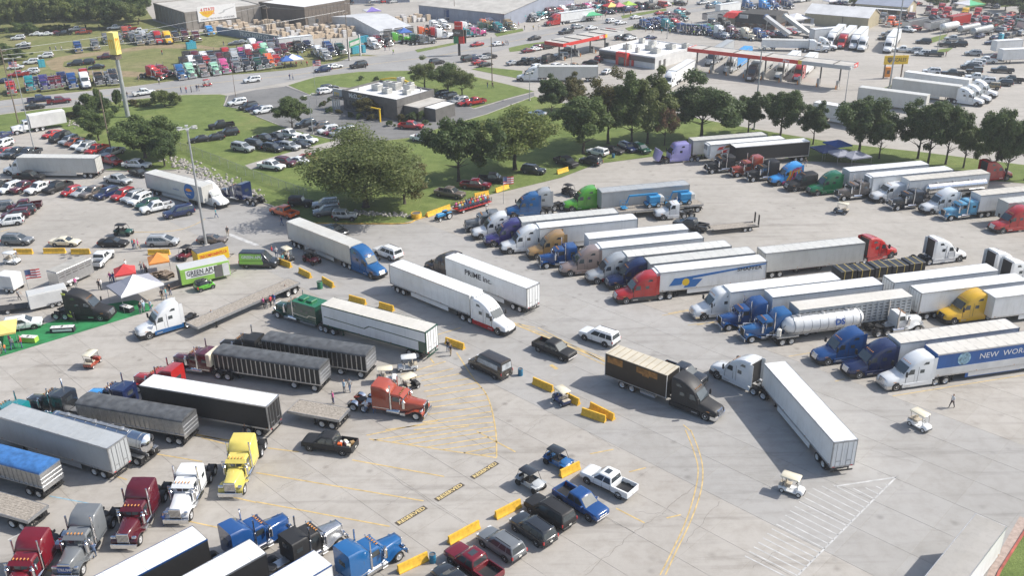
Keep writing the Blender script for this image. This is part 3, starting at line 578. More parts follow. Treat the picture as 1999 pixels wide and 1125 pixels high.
def trl(kind, f, r, side, label, L=16.15, z=None, lod=0, anchor='f', group='semi trailers', **kw):
    """f/r: pixels of the top corners at the front and rear on the visible side (r or f may be a heading in degrees)"""
    p = trailer(kind, L); z = z or p.top
    if isinstance(r, (tuple, list)) and isinstance(f, (tuple, list)):
        A, B = G(f, z), G(r, z); h = math.atan2(A.y-B.y, A.x-B.x); M = (A+B)/2; c, s = math.cos(h), math.sin(h)
        if anchor == 'f': org = A
        elif anchor == 'r': org = B+Vector((c, s, 0))*L
        else: org = M+Vector((c, s, 0))*L/2
    elif isinstance(f, (tuple, list)): org = G(f, z); h = R(r); c, s = math.cos(h), math.sin(h)
    else: h = R(f); c, s = math.cos(h), math.sin(h); org = G(r, z)+Vector((c, s, 0))*L
    org = org-Vector((-s, c, 0))*side*p.ty; org.z = 0
    cols = dict(skin='white', roof=kw.get('skin', 'white') if not isinstance(kw.get('skin'), bpy.types.Material) else 'white', rail=M_alu, skirt=kw.get('skin', 'white')); cols.update(kw)
    nm = {'van': 'box_trailer', 'vanplain': 'box_trailer', 'reefer': 'refrigerated_trailer', 'curtain': 'box_trailer', 'hopper': 'hopper_trailer', 'grain': 'hopper_trailer', 'livestock': 'livestock_trailer', 'tank': 'tank_trailer', 'pneumatic': 'tank_trailer', 'flatbed': 'flatbed_trailer', 'lowboy': 'flatbed_trailer', 'step': 'flatbed_trailer'}[kind]
    return inst(p, nm, label, 'trailer', org, h, cols, group, lod)
def cart(p, col, fw, rw, side, label, name='golf_cart', cat='golf cart', **kw):
    loc, h = place(p, fw, rw, side); cols = dict(paint=col); cols.update(kw); return inst(p, name, label, cat, loc, h, cols, 'carts and buggies')
def text(body, size, mat, parent, loc, rot, name='lettering', ext=.004, align='LEFT', sx=1.0, bold=0.0):
    c = bpy.data.curves.new(name, 'FONT'); c.body = body; c.size = size; c.extrude = ext; c.align_x = align; c.align_y = 'CENTER'; c.offset = bold; c.resolution_u = 2
    o = bpy.data.objects.new(name, c); link(o, parent); o.location = loc; o.rotation_euler = rot; o.scale = (sx, 1, 1); c.materials.append(mat); return o
def fit(o, width):
    bpy.context.view_layer.update(); o.scale.x *= width/max(o.dimensions.x, .01); return o
# ------------------------------------------------------------------ ground materials
def proj(X):
    d = X.y*math.cos(PITCH)-(X.z-CAMH)*math.sin(PITCH); up = X.y*math.sin(PITCH)+(X.z-CAMH)*math.cos(PITCH)
    a, b = FPX*X.x/d, -FPX*up/d
    return (999.5+_c*a-_s*b, 562.5+_s*a+_c*b)
def height_at(base, vtop):
    """height in metres whose top shows at picture row vtop above the ground point base"""
    lo, hi = 0.0, 60.0
    for _ in range(40):
        m = (lo+hi)/2
        if proj(Vector((base.x, base.y, m)))[1] > vtop: lo = m
        else: hi = m
    return lo
def mpp(b):
    """metres per photo pixel at ground point b"""
    return (b.y*math.cos(PITCH)+CAMH*math.sin(PITCH))/FPX
def pavement(name, c1, c2, stain=.5, obj_random=False, grain=30):
    m, t, b = nodes(name); g = t.nodes.new('ShaderNodeNewGeometry'); pos = g.outputs['Position']
    n1 = noise(t, .05, 5, vec=pos); n2 = noise(t, .6, 6, vec=pos, rough=.7); n3 = noise(t, grain, 2, vec=pos)
    col = ramp(t, n1.outputs[0], [(.32, c1), (.68, c2)]).outputs[0]
    st = ramp(t, n2.outputs[0], [(.30, (.74, .72, .69)), (.56, (1, 1, 1))]); col = mix(t, stain, col, st.outputs[0], 'MULTIPLY')
    # stretched tyre and oil marks
    mp = t.nodes.new('ShaderNodeMapping'); mp.inputs['Rotation'].default_value = (0, 0, R(15)); mp.inputs['Scale'].default_value = (.05, .5, 1); t.links.new(pos, mp.inputs[0])
    n4 = noise(t, 1.0, 5, vec=mp.outputs[0], rough=.65); sk = ramp(t, n4.outputs[0], [(.28, (.58, .57, .56)), (.46, (1, 1, 1))]); col = mix(t, stain*1.2 if stain*1.2 < 1 else 1, col, sk.outputs[0], 'MULTIPLY')
    n5 = noise(t, .22, 6, vec=pos, rough=.75); oil = ramp(t, n5.outputs[0], [(.24, (.42, .41, .40)), (.37, (1, 1, 1))]); col = mix(t, stain, col, oil.outputs[0], 'MULTIPLY')
    vo = t.nodes.new('ShaderNodeTexVoronoi'); vo.inputs['Scale'].default_value = .42; vo.inputs['Randomness'].default_value = 1; wp = mix(t, .12, pos, noise(t, 1.3, 4, vec=pos).outputs['Color'], 'ADD'); t.links.new(wp, vo.inputs['Vector'])
    dr = ramp(t, vo.outputs['Distance'], [(.05, (.45, .44, .43)), (.2, (1, 1, 1))]); dm = ramp(t, noise(t, .07, 3, vec=pos).outputs[0], [(.45, (0, 0, 0)), (.58, (1, 1, 1))]); col = mix(t, dm.outputs[0], col, mix(t, stain, col, dr.outputs[0], 'MULTIPLY'))
    mp2 = t.nodes.new('ShaderNodeMapping'); mp2.inputs['Rotation'].default_value = (0, 0, R(-42)); mp2.inputs['Scale'].default_value = (.035, .8, 1); mp2.vector_type = 'POINT'; t.links.new(pos, mp2.inputs[0]); n6 = noise(t, 1.0, 4, vec=mp2.outputs[0], rough=.6); s6 = ramp(t, n6.outputs[0], [(.3, (.72, .71, .70)), (.44, (1, 1, 1))]); col = mix(t, stain*.8, col, s6.outputs[0], 'MULTIPLY')
    gr = ramp(t, n3.outputs[0], [(.3, (.9, .9, .9)), (.7, (1.0, 1.0, 1.0))]); col = mix(t, .8, col, gr.outputs[0], 'MULTIPLY')
    if obj_random:
        oi = t.nodes.new('ShaderNodeObjectInfo'); rr = ramp(t, oi.outputs['Random'], [(0, (.94, .935, .925)), (.5, (.98, .98, .98)), (1, (1, 1, 1))]); col = mix(t, 1.0, col, rr.outputs[0], 'MULTIPLY')
    t.links.new(col, b.inputs['Base Color']); b.inputs['Roughness'].default_value = .85; bump(t, b, n3.outputs[0], .15, .01); return m
def grassmat(name, c1, c2, c3):
    m, t, b = nodes(name); g = t.nodes.new('ShaderNodeNewGeometry'); pos = g.outputs['Position']
    n1 = noise(t, .06, 7, vec=pos, rough=.7); n2 = noise(t, .35, 7, vec=pos, rough=.75); n3 = noise(t, 7, 3, vec=pos)
    a = ramp(t, n1.outputs[0], [(.3, c1), (.55, c2), (.75, c3)]).outputs[0]; s = ramp(t, n2.outputs[0], [(.32, (.52, .58, .45)), (.62, (1.08, 1.05, 1.0))]); a = mix(t, .8, a, s.outputs[0], 'MULTIPLY')
    s = ramp(t, n3.outputs[0], [(.3, (.55, .6, .5)), (.7, (1.12, 1.1, 1.05))]); a = mix(t, .7, a, s.outputs[0], 'MULTIPLY')
    t.links.new(a, b.inputs['Base Color']); b.inputs['Roughness'].default_value = .9; b.inputs['Specular IOR Level'].default_value = .2; bump(t, b, n3.outputs[0], .9, .12); return m
M_slab = pavement('concrete_slab', (.37, .345, .312), (.44, .415, .378), .6, True)
M_slab2 = pavement('grey_concrete_slab', (.335, .325, .307), (.395, .383, .365), .5, True)
M_lane = pavement('grey_lane_concrete', (.33, .32, .303), (.39, .378, .36), .45)
M_lot = pavement('worn_pavement', (.35, .33, .298), (.425, .40, .362), .5)
M_road = pavement('road_asphalt', (.27, .268, .262), (.34, .335, .325), .35)
M_asph = pavement('dark_asphalt', (.15, .15, .15), (.22, .218, .21), .5)
M_joint = simple('joint_filler', (.10, .095, .085), .9)
M_grass = grassmat('lawn_grass', (.15, .205, .065), (.19, .24, .08), (.26, .26, .115))
M_field = grassmat('dry_field_grass', (.18, .205, .075), (.24, .24, .11), (.32, .27, .17))
M_dirt = grassmat('bare_dirt', (.30, .23, .16), (.36, .28, .19), (.30, .25, .17))
M_turf = simple('green_turf', (.02, .20, .065), .9, 0, .25, .7)
M_yel = simple('yellow_road_paint', (.57, .42, .19), .8, 0, .25, 1.3)
M_wht = simple('white_road_paint', (.52, .52, .51), .8, 0, .2, 1.3)
M_bluel = simple('blue_road_paint', (.25, .42, .52), .8, 0, .35, 1.3)
M_kerb = simple('kerb_concrete', (.42, .40, .37), .85, 0, .2, 1)
M_kyel = simple('kerb_yellow', (.62, .40, .09), .8, 0, .35, 1)
M_kred = simple('kerb_red', (.40, .10, .07), .8, 0, .3, 1)
M_rock = simple('pale_rock', (.38, .36, .33), .9, 0, .35, 1.5)

def poly(pts): return [P(*q) for q in pts]
def sheet(name, pts, z, mat, kind='structure', parent=None):
    m = bpy.data.meshes.new(name); q = poly(pts); m.from_pydata([(p.x, p.y, z) for p in q], [], [tuple(range(len(q)))])
    bm = bmesh.new(); bm.from_mesh(m); bmesh.ops.triangulate(bm, faces=bm.faces)
    for f in bm.faces:
        if f.normal.z < 0: f.normal_flip()
    bm.to_mesh(m); bm.free(); m.materials.append(mat); o = bpy.data.objects.new(name, m); link(o, parent)
    if parent is None: o['kind'] = kind
    return o
def strip(name, pts, wd, z, mat, parent=None, h=0.0):
    """painted line (h=0) or kerb (h>0) along world points"""
    pts = [Vector((p.x, p.y, 0)) for p in pts]; mb = MB(); n = len(pts); Ls = []
    for i, p in enumerate(pts):
        d = (pts[min(i+1, n-1)]-pts[max(i-1, 0)]).normalized(); nn = Vector((-d.y, d.x, 0))*wd/2; Ls.append((p+nn, p-nn))
    if h == 0:
        for i in range(n-1):
            a, b = Ls[i]; c, d = Ls[i+1]; mb.quad((a.x, a.y, z), (b.x, b.y, z), (d.x, d.y, z), (c.x, c.y, z))
    else: mb.loft([[(a.x, a.y, z), (b.x, b.y, z), (b.x, b.y, z+h), (a.x, a.y, z+h)] for a, b in Ls])
    o = build(name, mb, mat, parent)
    if h == 0:
        for f in o.data.polygons:
            if f.normal.z < 0: f.flip()
    return o
def smoothline(pts, n=8):
    pts = [Vector(p) for p in pts]; out = []
    for i in range(len(pts)-1):
        a, b, c, d = pts[max(i-1, 0)], pts[i], pts[i+1], pts[min(i+2, len(pts)-1)]
        for k in range(n):
            t = k/n; out.append(.5*((2*b)+(c-a)*t+(2*a-5*b+4*c-d)*t*t+(3*b-a-3*c+d)*t**3))
    return out+[pts[-1]]

# ------------------------------------------------------------------ ground, lots, roads, lawns
gm = MB().quad((-1500, -300, -.02), (1500, -300, -.02), (1500, 2600, -.02), (-1500, 2600, -.02)); ground = build('ground', gm, M_lot); ground['kind'] = 'structure'
GRASS_MAIN = [(-60, 231), (0, 224), (82, 213), (160, 207), (250, 195), (362, 185), (430, 184), (445, 187), (437, 207), (470, 213), (500, 227), (552, 247), (607, 262), (665, 276), (740, 276), (800, 269), (870, 246), (950, 223), (1000, 204), (1043, 188), (1090, 200), (1180, 216), (1290, 226), (1345, 228), (1475, 252), (1532, 262), (1635, 279), (1800, 297), (1999, 322), (2120, 336), (2120, 374), (1999, 358), (1925, 352), (1812, 327), (1687, 319), (1560, 314), (1480, 300), (1272, 306), (1165, 320), (1095, 347), (997, 371), (925, 387), (832, 422), (810, 429), (785, 436), (610, 435), (575, 422), (532, 402), (497, 390), (425, 352), (360, 330), (285, 334), (198, 333), (240, 322), (215, 300), (160, 268), (115, 247), (60, 255), (0, 262), (-60, 268)]
lawn = sheet('lawn', GRASS_MAIN, .03, M_grass)
FIELD = [(-120, 212), (0, 196), (100, 184), (250, 169), (400, 149), (500, 142), (575, 135), (664, 119), (690, 109), (740, 109), (640, 98), (560, 92), (470, 72), (420, 62), (366, 62), (300, 40), (270, -5), (-150, -5)]
field = sheet('grass_field', FIELD, .02, M_field)
sheet('dirt_track', [(88, 120), (110, 112), (150, 105), (220, 98), (300, 86), (380, 86), (420, 92), (480, 96), (560, 108), (600, 118), (560, 122), (520, 108), (440, 98), (380, 94), (300, 94), (230, 103), (160, 112), (125, 120), (122, 130), (160, 137), (240, 138), (300, 142), (300, 150), (240, 150), (150, 145), (100, 136)], .024, M_dirt, 'structure')
sheet('lawn', [(563, 166), (617, 150), (700, 140), (795, 138), (900, 143), (925, 149), (1000, 167), (1043, 178), (1000, 189), (925, 211), (900, 200), (840, 182), (760, 178), (650, 168), (608, 186)], .03, M_grass)
for q in ([(920, 135), (940, 130), (1000, 136), (1020, 138), (1018, 154), (955, 142)], [(993, 93), (1025, 86), (1070, 80), (1067, 86), (1025, 98), (995, 101)], [(1220, 55), (1235, 50), (1255, 48), (1258, 54), (1228, 60)], [(810, 97), (885, 83), (892, 86), (815, 102)], [(965, 65), (1020, 55), (1022, 60), (970, 71)], [(1212, 30), (1300, 16), (1302, 20), (1215, 36)], [(1824, 104), (1834, 96), (1862, 92), (1850, 101)], [(1715, 175), (1740, 166), (1752, 172), (1730, 180)], [(1800, 78), (1830, 70), (1850, 66), (1842, 76), (1815, 85)], [(1880, 18), (1999, 10), (1999, -6), (1900, -6)]):
    sheet('grass_verge', q, .03, M_grass)
corner = sheet('lawn', [(1999, 1043), (1951, 1121), (1945, 1140), (2120, 1140), (2120, 880)], .1, M_grass)
highway = sheet('highway', [(-140, 214), (0, 197.5), (250, 170.5), (400, 150), (575, 136), (665, 120.5), (812, 98), (997, 68), (1200, 33), (1375, 4), (1440, -8), (1560, -8), (1455, 10), (1350, 24), (1220, 50), (1100, 72), (1000, 92), (880, 124), (795, 137), (700, 139), (617, 148), (560, 160), (440, 182), (362, 183), (250, 193), (82, 211), (0, 221), (-140, 242)], .012, M_road)
restlot = sheet('restaurant_lot', [(440, 188), (500, 175), (560, 168.5), (608, 187), (650, 172), (760, 180), (838, 183), (900, 202), (925, 213), (1000, 191), (1043, 180), (1043, 187), (1000, 203), (950, 222), (870, 245), (800, 268), (740, 275), (665, 275), (607, 261), (552, 246), (500, 226), (470, 212), (438, 206)], .04, M_asph)
sheet('service_lane', [(478, 323), (500, 316), (560, 299), (600, 288), (660, 273), (668, 281), (610, 299), (520, 325), (490, 331)], .045, M_lot)
turf = sheet('turf_carpet', [(-40, 712), (0, 697), (245, 622), (290, 608), (300, 596), (262, 586), (205, 595), (90, 632), (0, 655), (-40, 668)], .012, M_turf); tag(turf, 'bright green artificial turf carpet under the black show tractor', 'carpet'); del turf['kind']
# concrete slabs of the near lot
slabs = empty('concrete_lot'); slabs['kind'] = 'structure'
def inpoly(x, y, q):
    c = False; j = len(q)-1
    for i in range(len(q)):
        if (q[i].y > y) != (q[j].y > y) and x < (q[j].x-q[i].x)*(y-q[i].y)/(q[j].y-q[i].y)+q[i].x: c = not c
        j = i
    return c
gp = poly(GRASS_MAIN); A0 = P(1357, 949); SP = 4.9; GAP = .03; cand = []
for i in range(-60, 60):
    for j in range(-60, 60):
        a, b = (i+.5)*SP, (j+.5)*SP; x = A0.x+(a-b)*math.sqrt(.5); y = A0.y+(a+b)*math.sqrt(.5)
        if y < 52 or y > 190: continue
        u, v = proj(Vector((x, y, 0)))
        if -110 < u < 2110 and 345 < v < 1230 and not inpoly(x, y, gp) and not (v < 520 and u > 2005): cand.append((v, x, y))
cand.sort(reverse=True)
def lane(x, y):
    a = ((x-A0.x)+(y-A0.y))*math.sqrt(.5); return 0 < a < 27
rest2 = MB(); sm = MB().box(-SP/2+GAP/2, SP/2-GAP/2, -SP/2+GAP/2, SP/2-GAP/2, -.05, 0).mesh('slab', None, (M_slab,)); rest = MB(); near = 0
for v, x, y in cand:
    u = proj(Vector((x, y, 0)))[0]
    if near < 300 and -20 < u < 2020 and v < 1150:
        o = bpy.data.objects.new('slab', sm); link(o, slabs); o.location = (x, y, random.uniform(-.006, -.001)); o.rotation_euler.z = R(45); near += 1
        if lane(x, y): o.material_slots[0].link = 'OBJECT'; o.material_slots[0].material = M_slab2
    else:
        q = (SP-GAP)*math.sqrt(.5); (rest2 if lane(x, y) else rest).quad((x-q, y, -.006), (x, y-q, -.006), (x+q, y, -.006), (x, y+q, -.006))
for r_, m_ in ((rest, M_lot), (rest2, M_lane)):
    o = build('slab_field', r_, m_, slabs); o['kind'] = 'stuff'
    for f in o.data.polygons:
        if f.normal.z < 0: f.flip()
# painted markings on the near lot
def pl(a, b, wd=.17, mat=None, z=.006, nm='painted_line'): return strip(nm, [P(*a), P(*b)], wd, z, mat or M_yel, slabs)
O(500, 560); hatch_tip = [(1565, 515), (1700, 720), (1790, 830), (1840, 960), (1870, 1119)]
strip('painted_line', smoothline([G(q) for q in hatch_tip]+[P(969, 860), P(969.5, 893)]), .16, .006, M_yel, slabs)
for a, b in (((1130, 690), (1480, 585)), ((1160, 730), (1540, 640)), ((1290, 735), (1600, 680)), ((1310, 775), (1680, 715)), ((1310, 820), (1720, 752)), ((1330, 860), (1765, 790)), ((1350, 905), (1800, 840)), ((1360, 945), (1815, 885)), ((1340, 1000), (1830, 930)), ((1300, 1060), (1845, 975)), ((1010, 1119), (1850, 1012)), ((1230, 1119), (1860, 1060)), ((1360, 560), (1390, 600))): pl(px(a), px(b))
O(500, 840, 3.948)
for a, b in (((850, 42), (1400, -70)), ((900, 80), (1640, -30)), ((1050, 92), (1830, -25)), ((1170, 112), (1840, 5)), ((1320, 132), (1845, 48)), ((1440, 152), (1845, 92)), ((1600, 178), (1850, 130)), ((1730, 195), (1850, 178)), ((870, 70), (1855, 215)), ((0, 330), (1290, 548)), ((740, 232), (1450, 360)), ((0, 555), (1030, 745)), ((90, 140), (330, 170)), ((1700, 10), (1999, 170)), ((-600, 20), (-130, 90)), ((-420, 60), (0, 170))): pl(px(a), px(b))
O(0, 840, 3.948)
for a, b in (((1080, 165), (1560, 245)), ((1500, 30), (1760, 85)), ((1800, 520), (1974, 560)), ((1430, 700), (1710, 760)), ((900, 360), (980, 385)), ((320, 1075), (420, 1095)), ((1480, 260), (1420, 320))): pl(px(a), px(b))
pl(px((380, 510)), px((700, 570)), .14, M_bluel); pl(px((225, 745)), px((350, 775)), .14, M_bluel); pl(px((60, 850)), px((240, 760)), .14, M_wht)
O(1000, 840, 3.948)
for dx in (0, 40): strip('painted_line', smoothline([G((1335+dx, 0)), G((1395+dx, 150)), G((1432+dx*.9, 300)), G((1410+dx*1.1, 470)), G((1340+dx*.9, 700)), G((1235+dx*.8, 930)), G((1140+dx, 1119))]), .13, .006, M_yel, slabs)
for a, b in (((600, 185), (780, 150)), ((900, 325), (1030, 292)), ((800, 605), (1020, 718)), ((1190, 680), (1300, 655))): pl(px(a), px(b))
strip('painted_line', [P(1334, 830), P(1348, 842)], .13, .006, M_yel, slabs)
O(1500, 840, 3.948)
pl(px((985, 365)), px((230, 1119)), .16, M_wht); pl(px((985, 365)), px((520, 435)), .2, M_wht)
for k in range(22):
    t = .08+.92*k/21; ax_, ay_ = 985+(190-985)*t, 365+(1160-365)*t; L = min(1, t*3)*(400 if t > .25 else 330*t/.25)
    pl(px((ax_, ay_)), px((ax_-L*.93, ay_-L*.47)), .14, M_wht)
O(1500, 560)
pl(px((970, 855)), px((1999, 690)), .13); pl(px((160, 545)), px((400, 505)), .13); pl(px((520, 740)), px((600, 720)), .13)
for a, b in (((1000, 560+70), (1045, 640)), ((1050, 640), (1190, 712)), ((1120, 685), (1200, 722)), ((850, 655), (900, 640))): pl(a, b, .15)
O(1000, 560)
pl(px((10, 290)), px((760, 595)), .3); pl(px((40, 285)), px((790, 590)), .12); pl(px((350, 645)), px((300, 610)), .5); pl(px((1170, 225)), px((1420, 180)), .13); pl(px((1370, 300)), px((1620, 275)), .13)
for k in range(7): pl((1025+k*56, 500+k*22.5), (1065+k*56, 492+k*22.5), .12)
O(330, 440, 4.6875)
pl(px((545, 80)), px((810, 185)), .75, M_wht)
O(0, 280)
strip('painted_line', smoothline([G((1030, 692)), G((1250, 690)), G((1400, 675)), G((1520, 635)), G((1600, 590))]), .2, .008, M_yel, slabs); pl(px((0, 690)), px((80, 668)), .2)
M_crack = simple('crack_tar', (.20, .19, .175), .9, 0, .4, 2)
rnd = random.Random(44)
def crack(a, b_, n_=11, amp=.16, wd=.028):
    A, Bq = P(*a), P(*b_); d = (Bq-A); nn = Vector((-d.y, d.x, 0)).normalized(); strip('crack', [A+d*(k/n_)+nn*(rnd.uniform(-amp, amp) if 0 < k < n_ else 0) for k in range(n_+1)], wd, .003, M_crack, slabs)
for a, b_ in (((1357, 949), (1295, 1001)), ((1295, 1001), (1237, 1041)), ((1237, 1041), (1142, 1124)), ((1150, 845), (1210, 880)), ((1140, 990), (1240, 1042)), ((1240, 1000), (1300, 1004)), ((1404, 980), (1340, 1060)), ((1520, 1075), (1470, 1110)), ((1820, 760), (1895, 768)), ((1290, 600), (1350, 588)), ((1260, 590), (1330, 585)), ((700, 890), (905, 1022)), ((755, 987), (806, 956)), ((540, 956), (611, 923)), ((880, 905), (960, 880)), ((1000, 610), (1070, 640)), ((700, 850), (760, 845)), ((1600, 640), (1660, 655)), ((60, 700), (160, 745)), ((500, 760), (540, 790)), ((1700, 880), (1790, 905)), ((1060, 820), (1020, 850))): crack(a, b_)
# RESERVED stencils
M_stencil = simple('stencil_dark', (.085, .07, .055), .9, 0, .3, 4)
O(500, 840, 3.948)
for a, b in (((1095, 722), (1295, 602)), ((1398, 536), (1582, 424)), ((1675, 365), (1848, 258))):
    A, B = G(a), G(b); d = (B-A); Lh = d.length; an = math.atan2(d.y, d.x)
    st_ = empty('stencil', (A.x, A.y, 0), an); st_.parent = slabs
    build('stencil_band', MB().quad((-.2, -.33, .009), (Lh+.2, -.33, .009), (Lh+.2, .33, .009), (-.2, .33, .009)), M_stencil, st_)
    t_ = text('RESERVED', .62, simple('stencil_yellow', (.72, .56, .25), .8, 0, .15, 3), st_, (0, 0, .016), (0, 0, 0), ext=.001, sx=1.0, bold=.012); bpy.context.view_layer.update(); t_.scale.x = Lh/max(t_.dimensions.x, .1)
# kerbs
strip('kerb', smoothline([P(609, 436), P(690, 437.5), P(787, 437), P(812, 430), P(836, 422)]), .2, 0, M_kyel, None, .14)['kind'] = 'structure'
strip('kerb', smoothline([P(832, 423), P(870, 410)], 4), .5, 0, M_kyel, None, .5)['kind'] = 'structure'
for q, mt in (([(2010, 1024), (1951, 1118), (1944, 1135)], M_kred), ([(926, 213), (1000, 191), (1043, 180)], M_kerb), ([(558, 168), (608, 187)], M_kerb), ([(500, 227), (552, 247.5), (607, 262.5), (664, 276)], M_kerb), ([(470, 213), (437, 207), (445, 188)], M_kerb), ([(870, 246), (950, 223), (1000, 204), (1043, 188)], M_kerb), ([(198, 333.5), (285, 334.5), (345, 332)], M_kerb), ([(497, 390.5), (532, 403), (575, 423), (606, 436)], M_kerb)):
    strip('kerb', [P(*a) for a in q], .22, 0, mt, None, .13)['kind'] = 'structure'
strip('footpath', [P(2000, 1012), P(1940, 1118), P(1934, 1135)], .8, .004, simple('pink_walk', (.42, .33, .28), .9, 0, .2, 2), None)['kind'] = 'structure'
# highway lane lines
ha, hb = [(0, 209), (250, 182), (400, 163), (575, 146), (700, 128), (850, 110), (1000, 80), (1200, 42), (1375, 12)], None
hl = [P(*q) for q in ha]
for off, mt in ((-.15, M_yel), (.15, M_yel)):
    strip('painted_line', [p+Vector((-math.sin(R(32)), math.cos(R(32)), 0))*off for p in hl], .14, .018, mt, highway)
for off in (-3.6, 3.6):
    ln = smoothline([p+Vector((-math.sin(R(32)), math.cos(R(32)), 0))*off for p in hl], 6)
    for i in range(0, len(ln)-1, 2): strip('painted_line', [ln[i], ln[i]+(ln[i+1]-ln[i])*.6], .13, .018, M_wht, highway)

# ------------------------------------------------------------------ trees
def leafmat(name, a, b_, c):
    m, t, b = nodes(name); g = t.nodes.new('ShaderNodeNewGeometry'); n = noise(t, .35, 4, vec=g.outputs['Position']); oi = t.nodes.new('ShaderNodeObjectInfo')
    rr = ramp(t, g.outputs['Random Per Island'], [(0, a), (.5, b_), (1, c)]); k = ramp(t, n.outputs[0], [(.3, (.68, .72, .62)), (.7, (1.15, 1.1, 1.0))]); col = mix(t, .8, rr.outputs[0], k.outputs[0], 'MULTIPLY')
    t.links.new(col, b.inputs['Base Color']); b.inputs['Roughness'].default_value = .55; b.inputs['Specular IOR Level'].default_value = .3
    tr = t.nodes.new('ShaderNodeBsdfTranslucent'); t.links.new(col, tr.inputs[0]); ms = t.nodes.new('ShaderNodeMixShader'); ms.inputs[0].default_value = .42
    out = t.nodes['Material Output']; t.links.new(b.outputs[0], ms.inputs[1]); t.links.new(tr.outputs[0], ms.inputs[2]); t.links.new(ms.outputs[0], out.inputs[0]); return m
LEAF = dict(mid=leafmat('leaf_mid', (.078, .120, .040), (.120, .173, .058), (.173, .225, .084)), olive=leafmat('leaf_olive', (.105, .142, .044), (.157, .194, .068), (.220, .247, .100)), yellow=leafmat('leaf_yellow', (.126, .173, .047), (.183, .225, .068), (.247, .273, .100)),
            dark=leafmat('leaf_dark', (.058, .095, .034), (.089, .137, .051), (.137, .189, .073)), rust=leafmat('leaf_rust', (.084, .105, .032), (.131, .131, .047), (.200, .147, .068)), brown=leafmat('leaf_brown', (.137, .084, .052), (.200, .126, .084), (.252, .157, .105)))
M_bark = simple('tree_bark', (.075, .06, .048), .9, 0, .35, 5)
def crown_mesh(seed, n, lobes, leaf=.07, flat=1.0, base=.0):
    """unit crown: radius 1 in x/y, z 0..2*flat; leaf quads gathered in clumps through lobes"""
    rnd = random.Random(seed); v = []; f = []; Lb = []
    for i in range(lobes):
        a = rnd.uniform(0, 6.283); e = math.asin(rnd.uniform(-.75, 1)); q = rnd.uniform(.38, .86)*(1.0+.22*math.sin(2*a+seed)+.14*math.sin(3*a+seed*2)+.12*math.sin(4*e+seed)); s = rnd.uniform(.13, .31)
        Lb.append((q*math.cos(e)*math.cos(a), q*math.cos(e)*math.sin(a), flat*(1+q*.95*math.sin(e)), s))
    for i in range(4): a = i*1.57+seed; Lb.append((.22*math.cos(a), .22*math.sin(a), flat*(.8+.15*i), .36))
    per = n//len(Lb)
    for cx, cy, cz, s in Lb:
        k = int(per*(s/.25)**2)
        for _ in range(k):
            d = Vector((rnd.gauss(0, 1), rnd.gauss(0, 1), rnd.gauss(0, 1))).normalized(); q = s*(rnd.random()**.35)*rnd.uniform(.8, 1.15); c = Vector((cx, cy, cz))+Vector((d.x, d.y, d.z*.8))*q
            nn = (d+Vector((rnd.gauss(0, .6), rnd.gauss(0, .6), .5+rnd.gauss(0, .6)))).normalized(); t = nn.orthogonal().normalized(); t = Matrix.Rotation(rnd.uniform(0, 6.28), 3, nn) @ t; bt = nn.cross(t); z = leaf*rnd.uniform(.6, 1.3)
            b = len(v); v += [tuple(c-t*z), tuple(c+bt*z*.55), tuple(c+t*z), tuple(c-bt*z*.55)]; f.append((b, b+1, b+2, b+3))
    m = bpy.data.meshes.new('crown'); m.from_pydata(v, [], f); m.materials.append(LEAF['mid']); return m
def trunk_mesh(seed, limbs=7, low=.0):
    """unit trunk: crown base at z=0 (trunk runs down to z=-1), limbs reach into the crown"""
    rnd = random.Random(seed); mb = MB(); mb.tube([(0, 0, -1.02), (.01, .01, -.9), (.02, 0, -.3), (0, .02, .35), (.03, 0, .9), (0, 0, 1.4)], [.13, .085, .07, .055, .035, .012], 7)
    for i in range(limbs):
        a = 6.283*i/limbs+rnd.uniform(-.4, .4); z = rnd.uniform(-.1, .7); r = rnd.uniform(.5, .85)
        mb.tube([(0, 0, z), (r*.4*math.cos(a), r*.4*math.sin(a), z+.22), (r*math.cos(a), r*math.sin(a), z+.55)], [.04, .026, .008], 5)
    return mb.mesh('trunk', 50, (M_bark,))
CROWN = dict(broad=[crown_mesh(i, 24000, 44, .04, .82) for i in range(3)], tall=[crown_mesh(10+i, 22000, 40, .042, 1.0) for i in range(3)], loose=[crown_mesh(20+i, 13000, 44, .036, .95) for i in range(2)], big=[crown_mesh(31, 56000, 90, .022, .8)], bush=[crown_mesh(40+i, 4500, 14, .06, .7) for i in range(2)], far=[crown_mesh(50+i, 6500, 20, .055, .9) for i in range(3)])
TRUNK = [trunk_mesh(i) for i in range(4)]
def tree(base, vtop, wpx, kind, leaf, label, name='tree', cat='tree', group='trees', trunk=.28, seed=None, b3=None):
    """base pixel of the trunk foot, picture row of the top, crown width in pixels"""
    B = b3 or P(*base); H = height_at(B, vtop) if vtop < 200 or True else 0; rw_ = wpx*mpp(B)/2; root = empty(name, (B.x, B.y, 0), random.uniform(0, 6.28)); tag(root, label, cat, group)
    zc = H*trunk; ms = random.choice(CROWN[kind]); top = max(q.co.z for q in ms.vertices) if not ms.get('top') else ms['top']; ms['top'] = top
    c = bpy.data.objects.new('crown', ms); link(c, root); c.location.z = zc-H*.03; c.scale = (rw_*1.3, rw_*1.3, (H-zc)*1.02/top); sl = c.material_slots[0]; sl.link = 'OBJECT'; sl.material = LEAF[leaf]
    if trunk > .02:
        t = bpy.data.objects.new('trunk', random.choice(TRUNK)); link(t, root); s = max(zc, .6); t.location.z = zc; t.scale = (max(.35, H*.30)*1.0, max(.35, H*.30), s); 
        t.scale = (rw_*.75, rw_*.75, s)
    return root
tree((714, 404), 256, 212, 'big', 'olive', 'big spreading olive green tree on the lawn by the striped drive', trunk=.16)
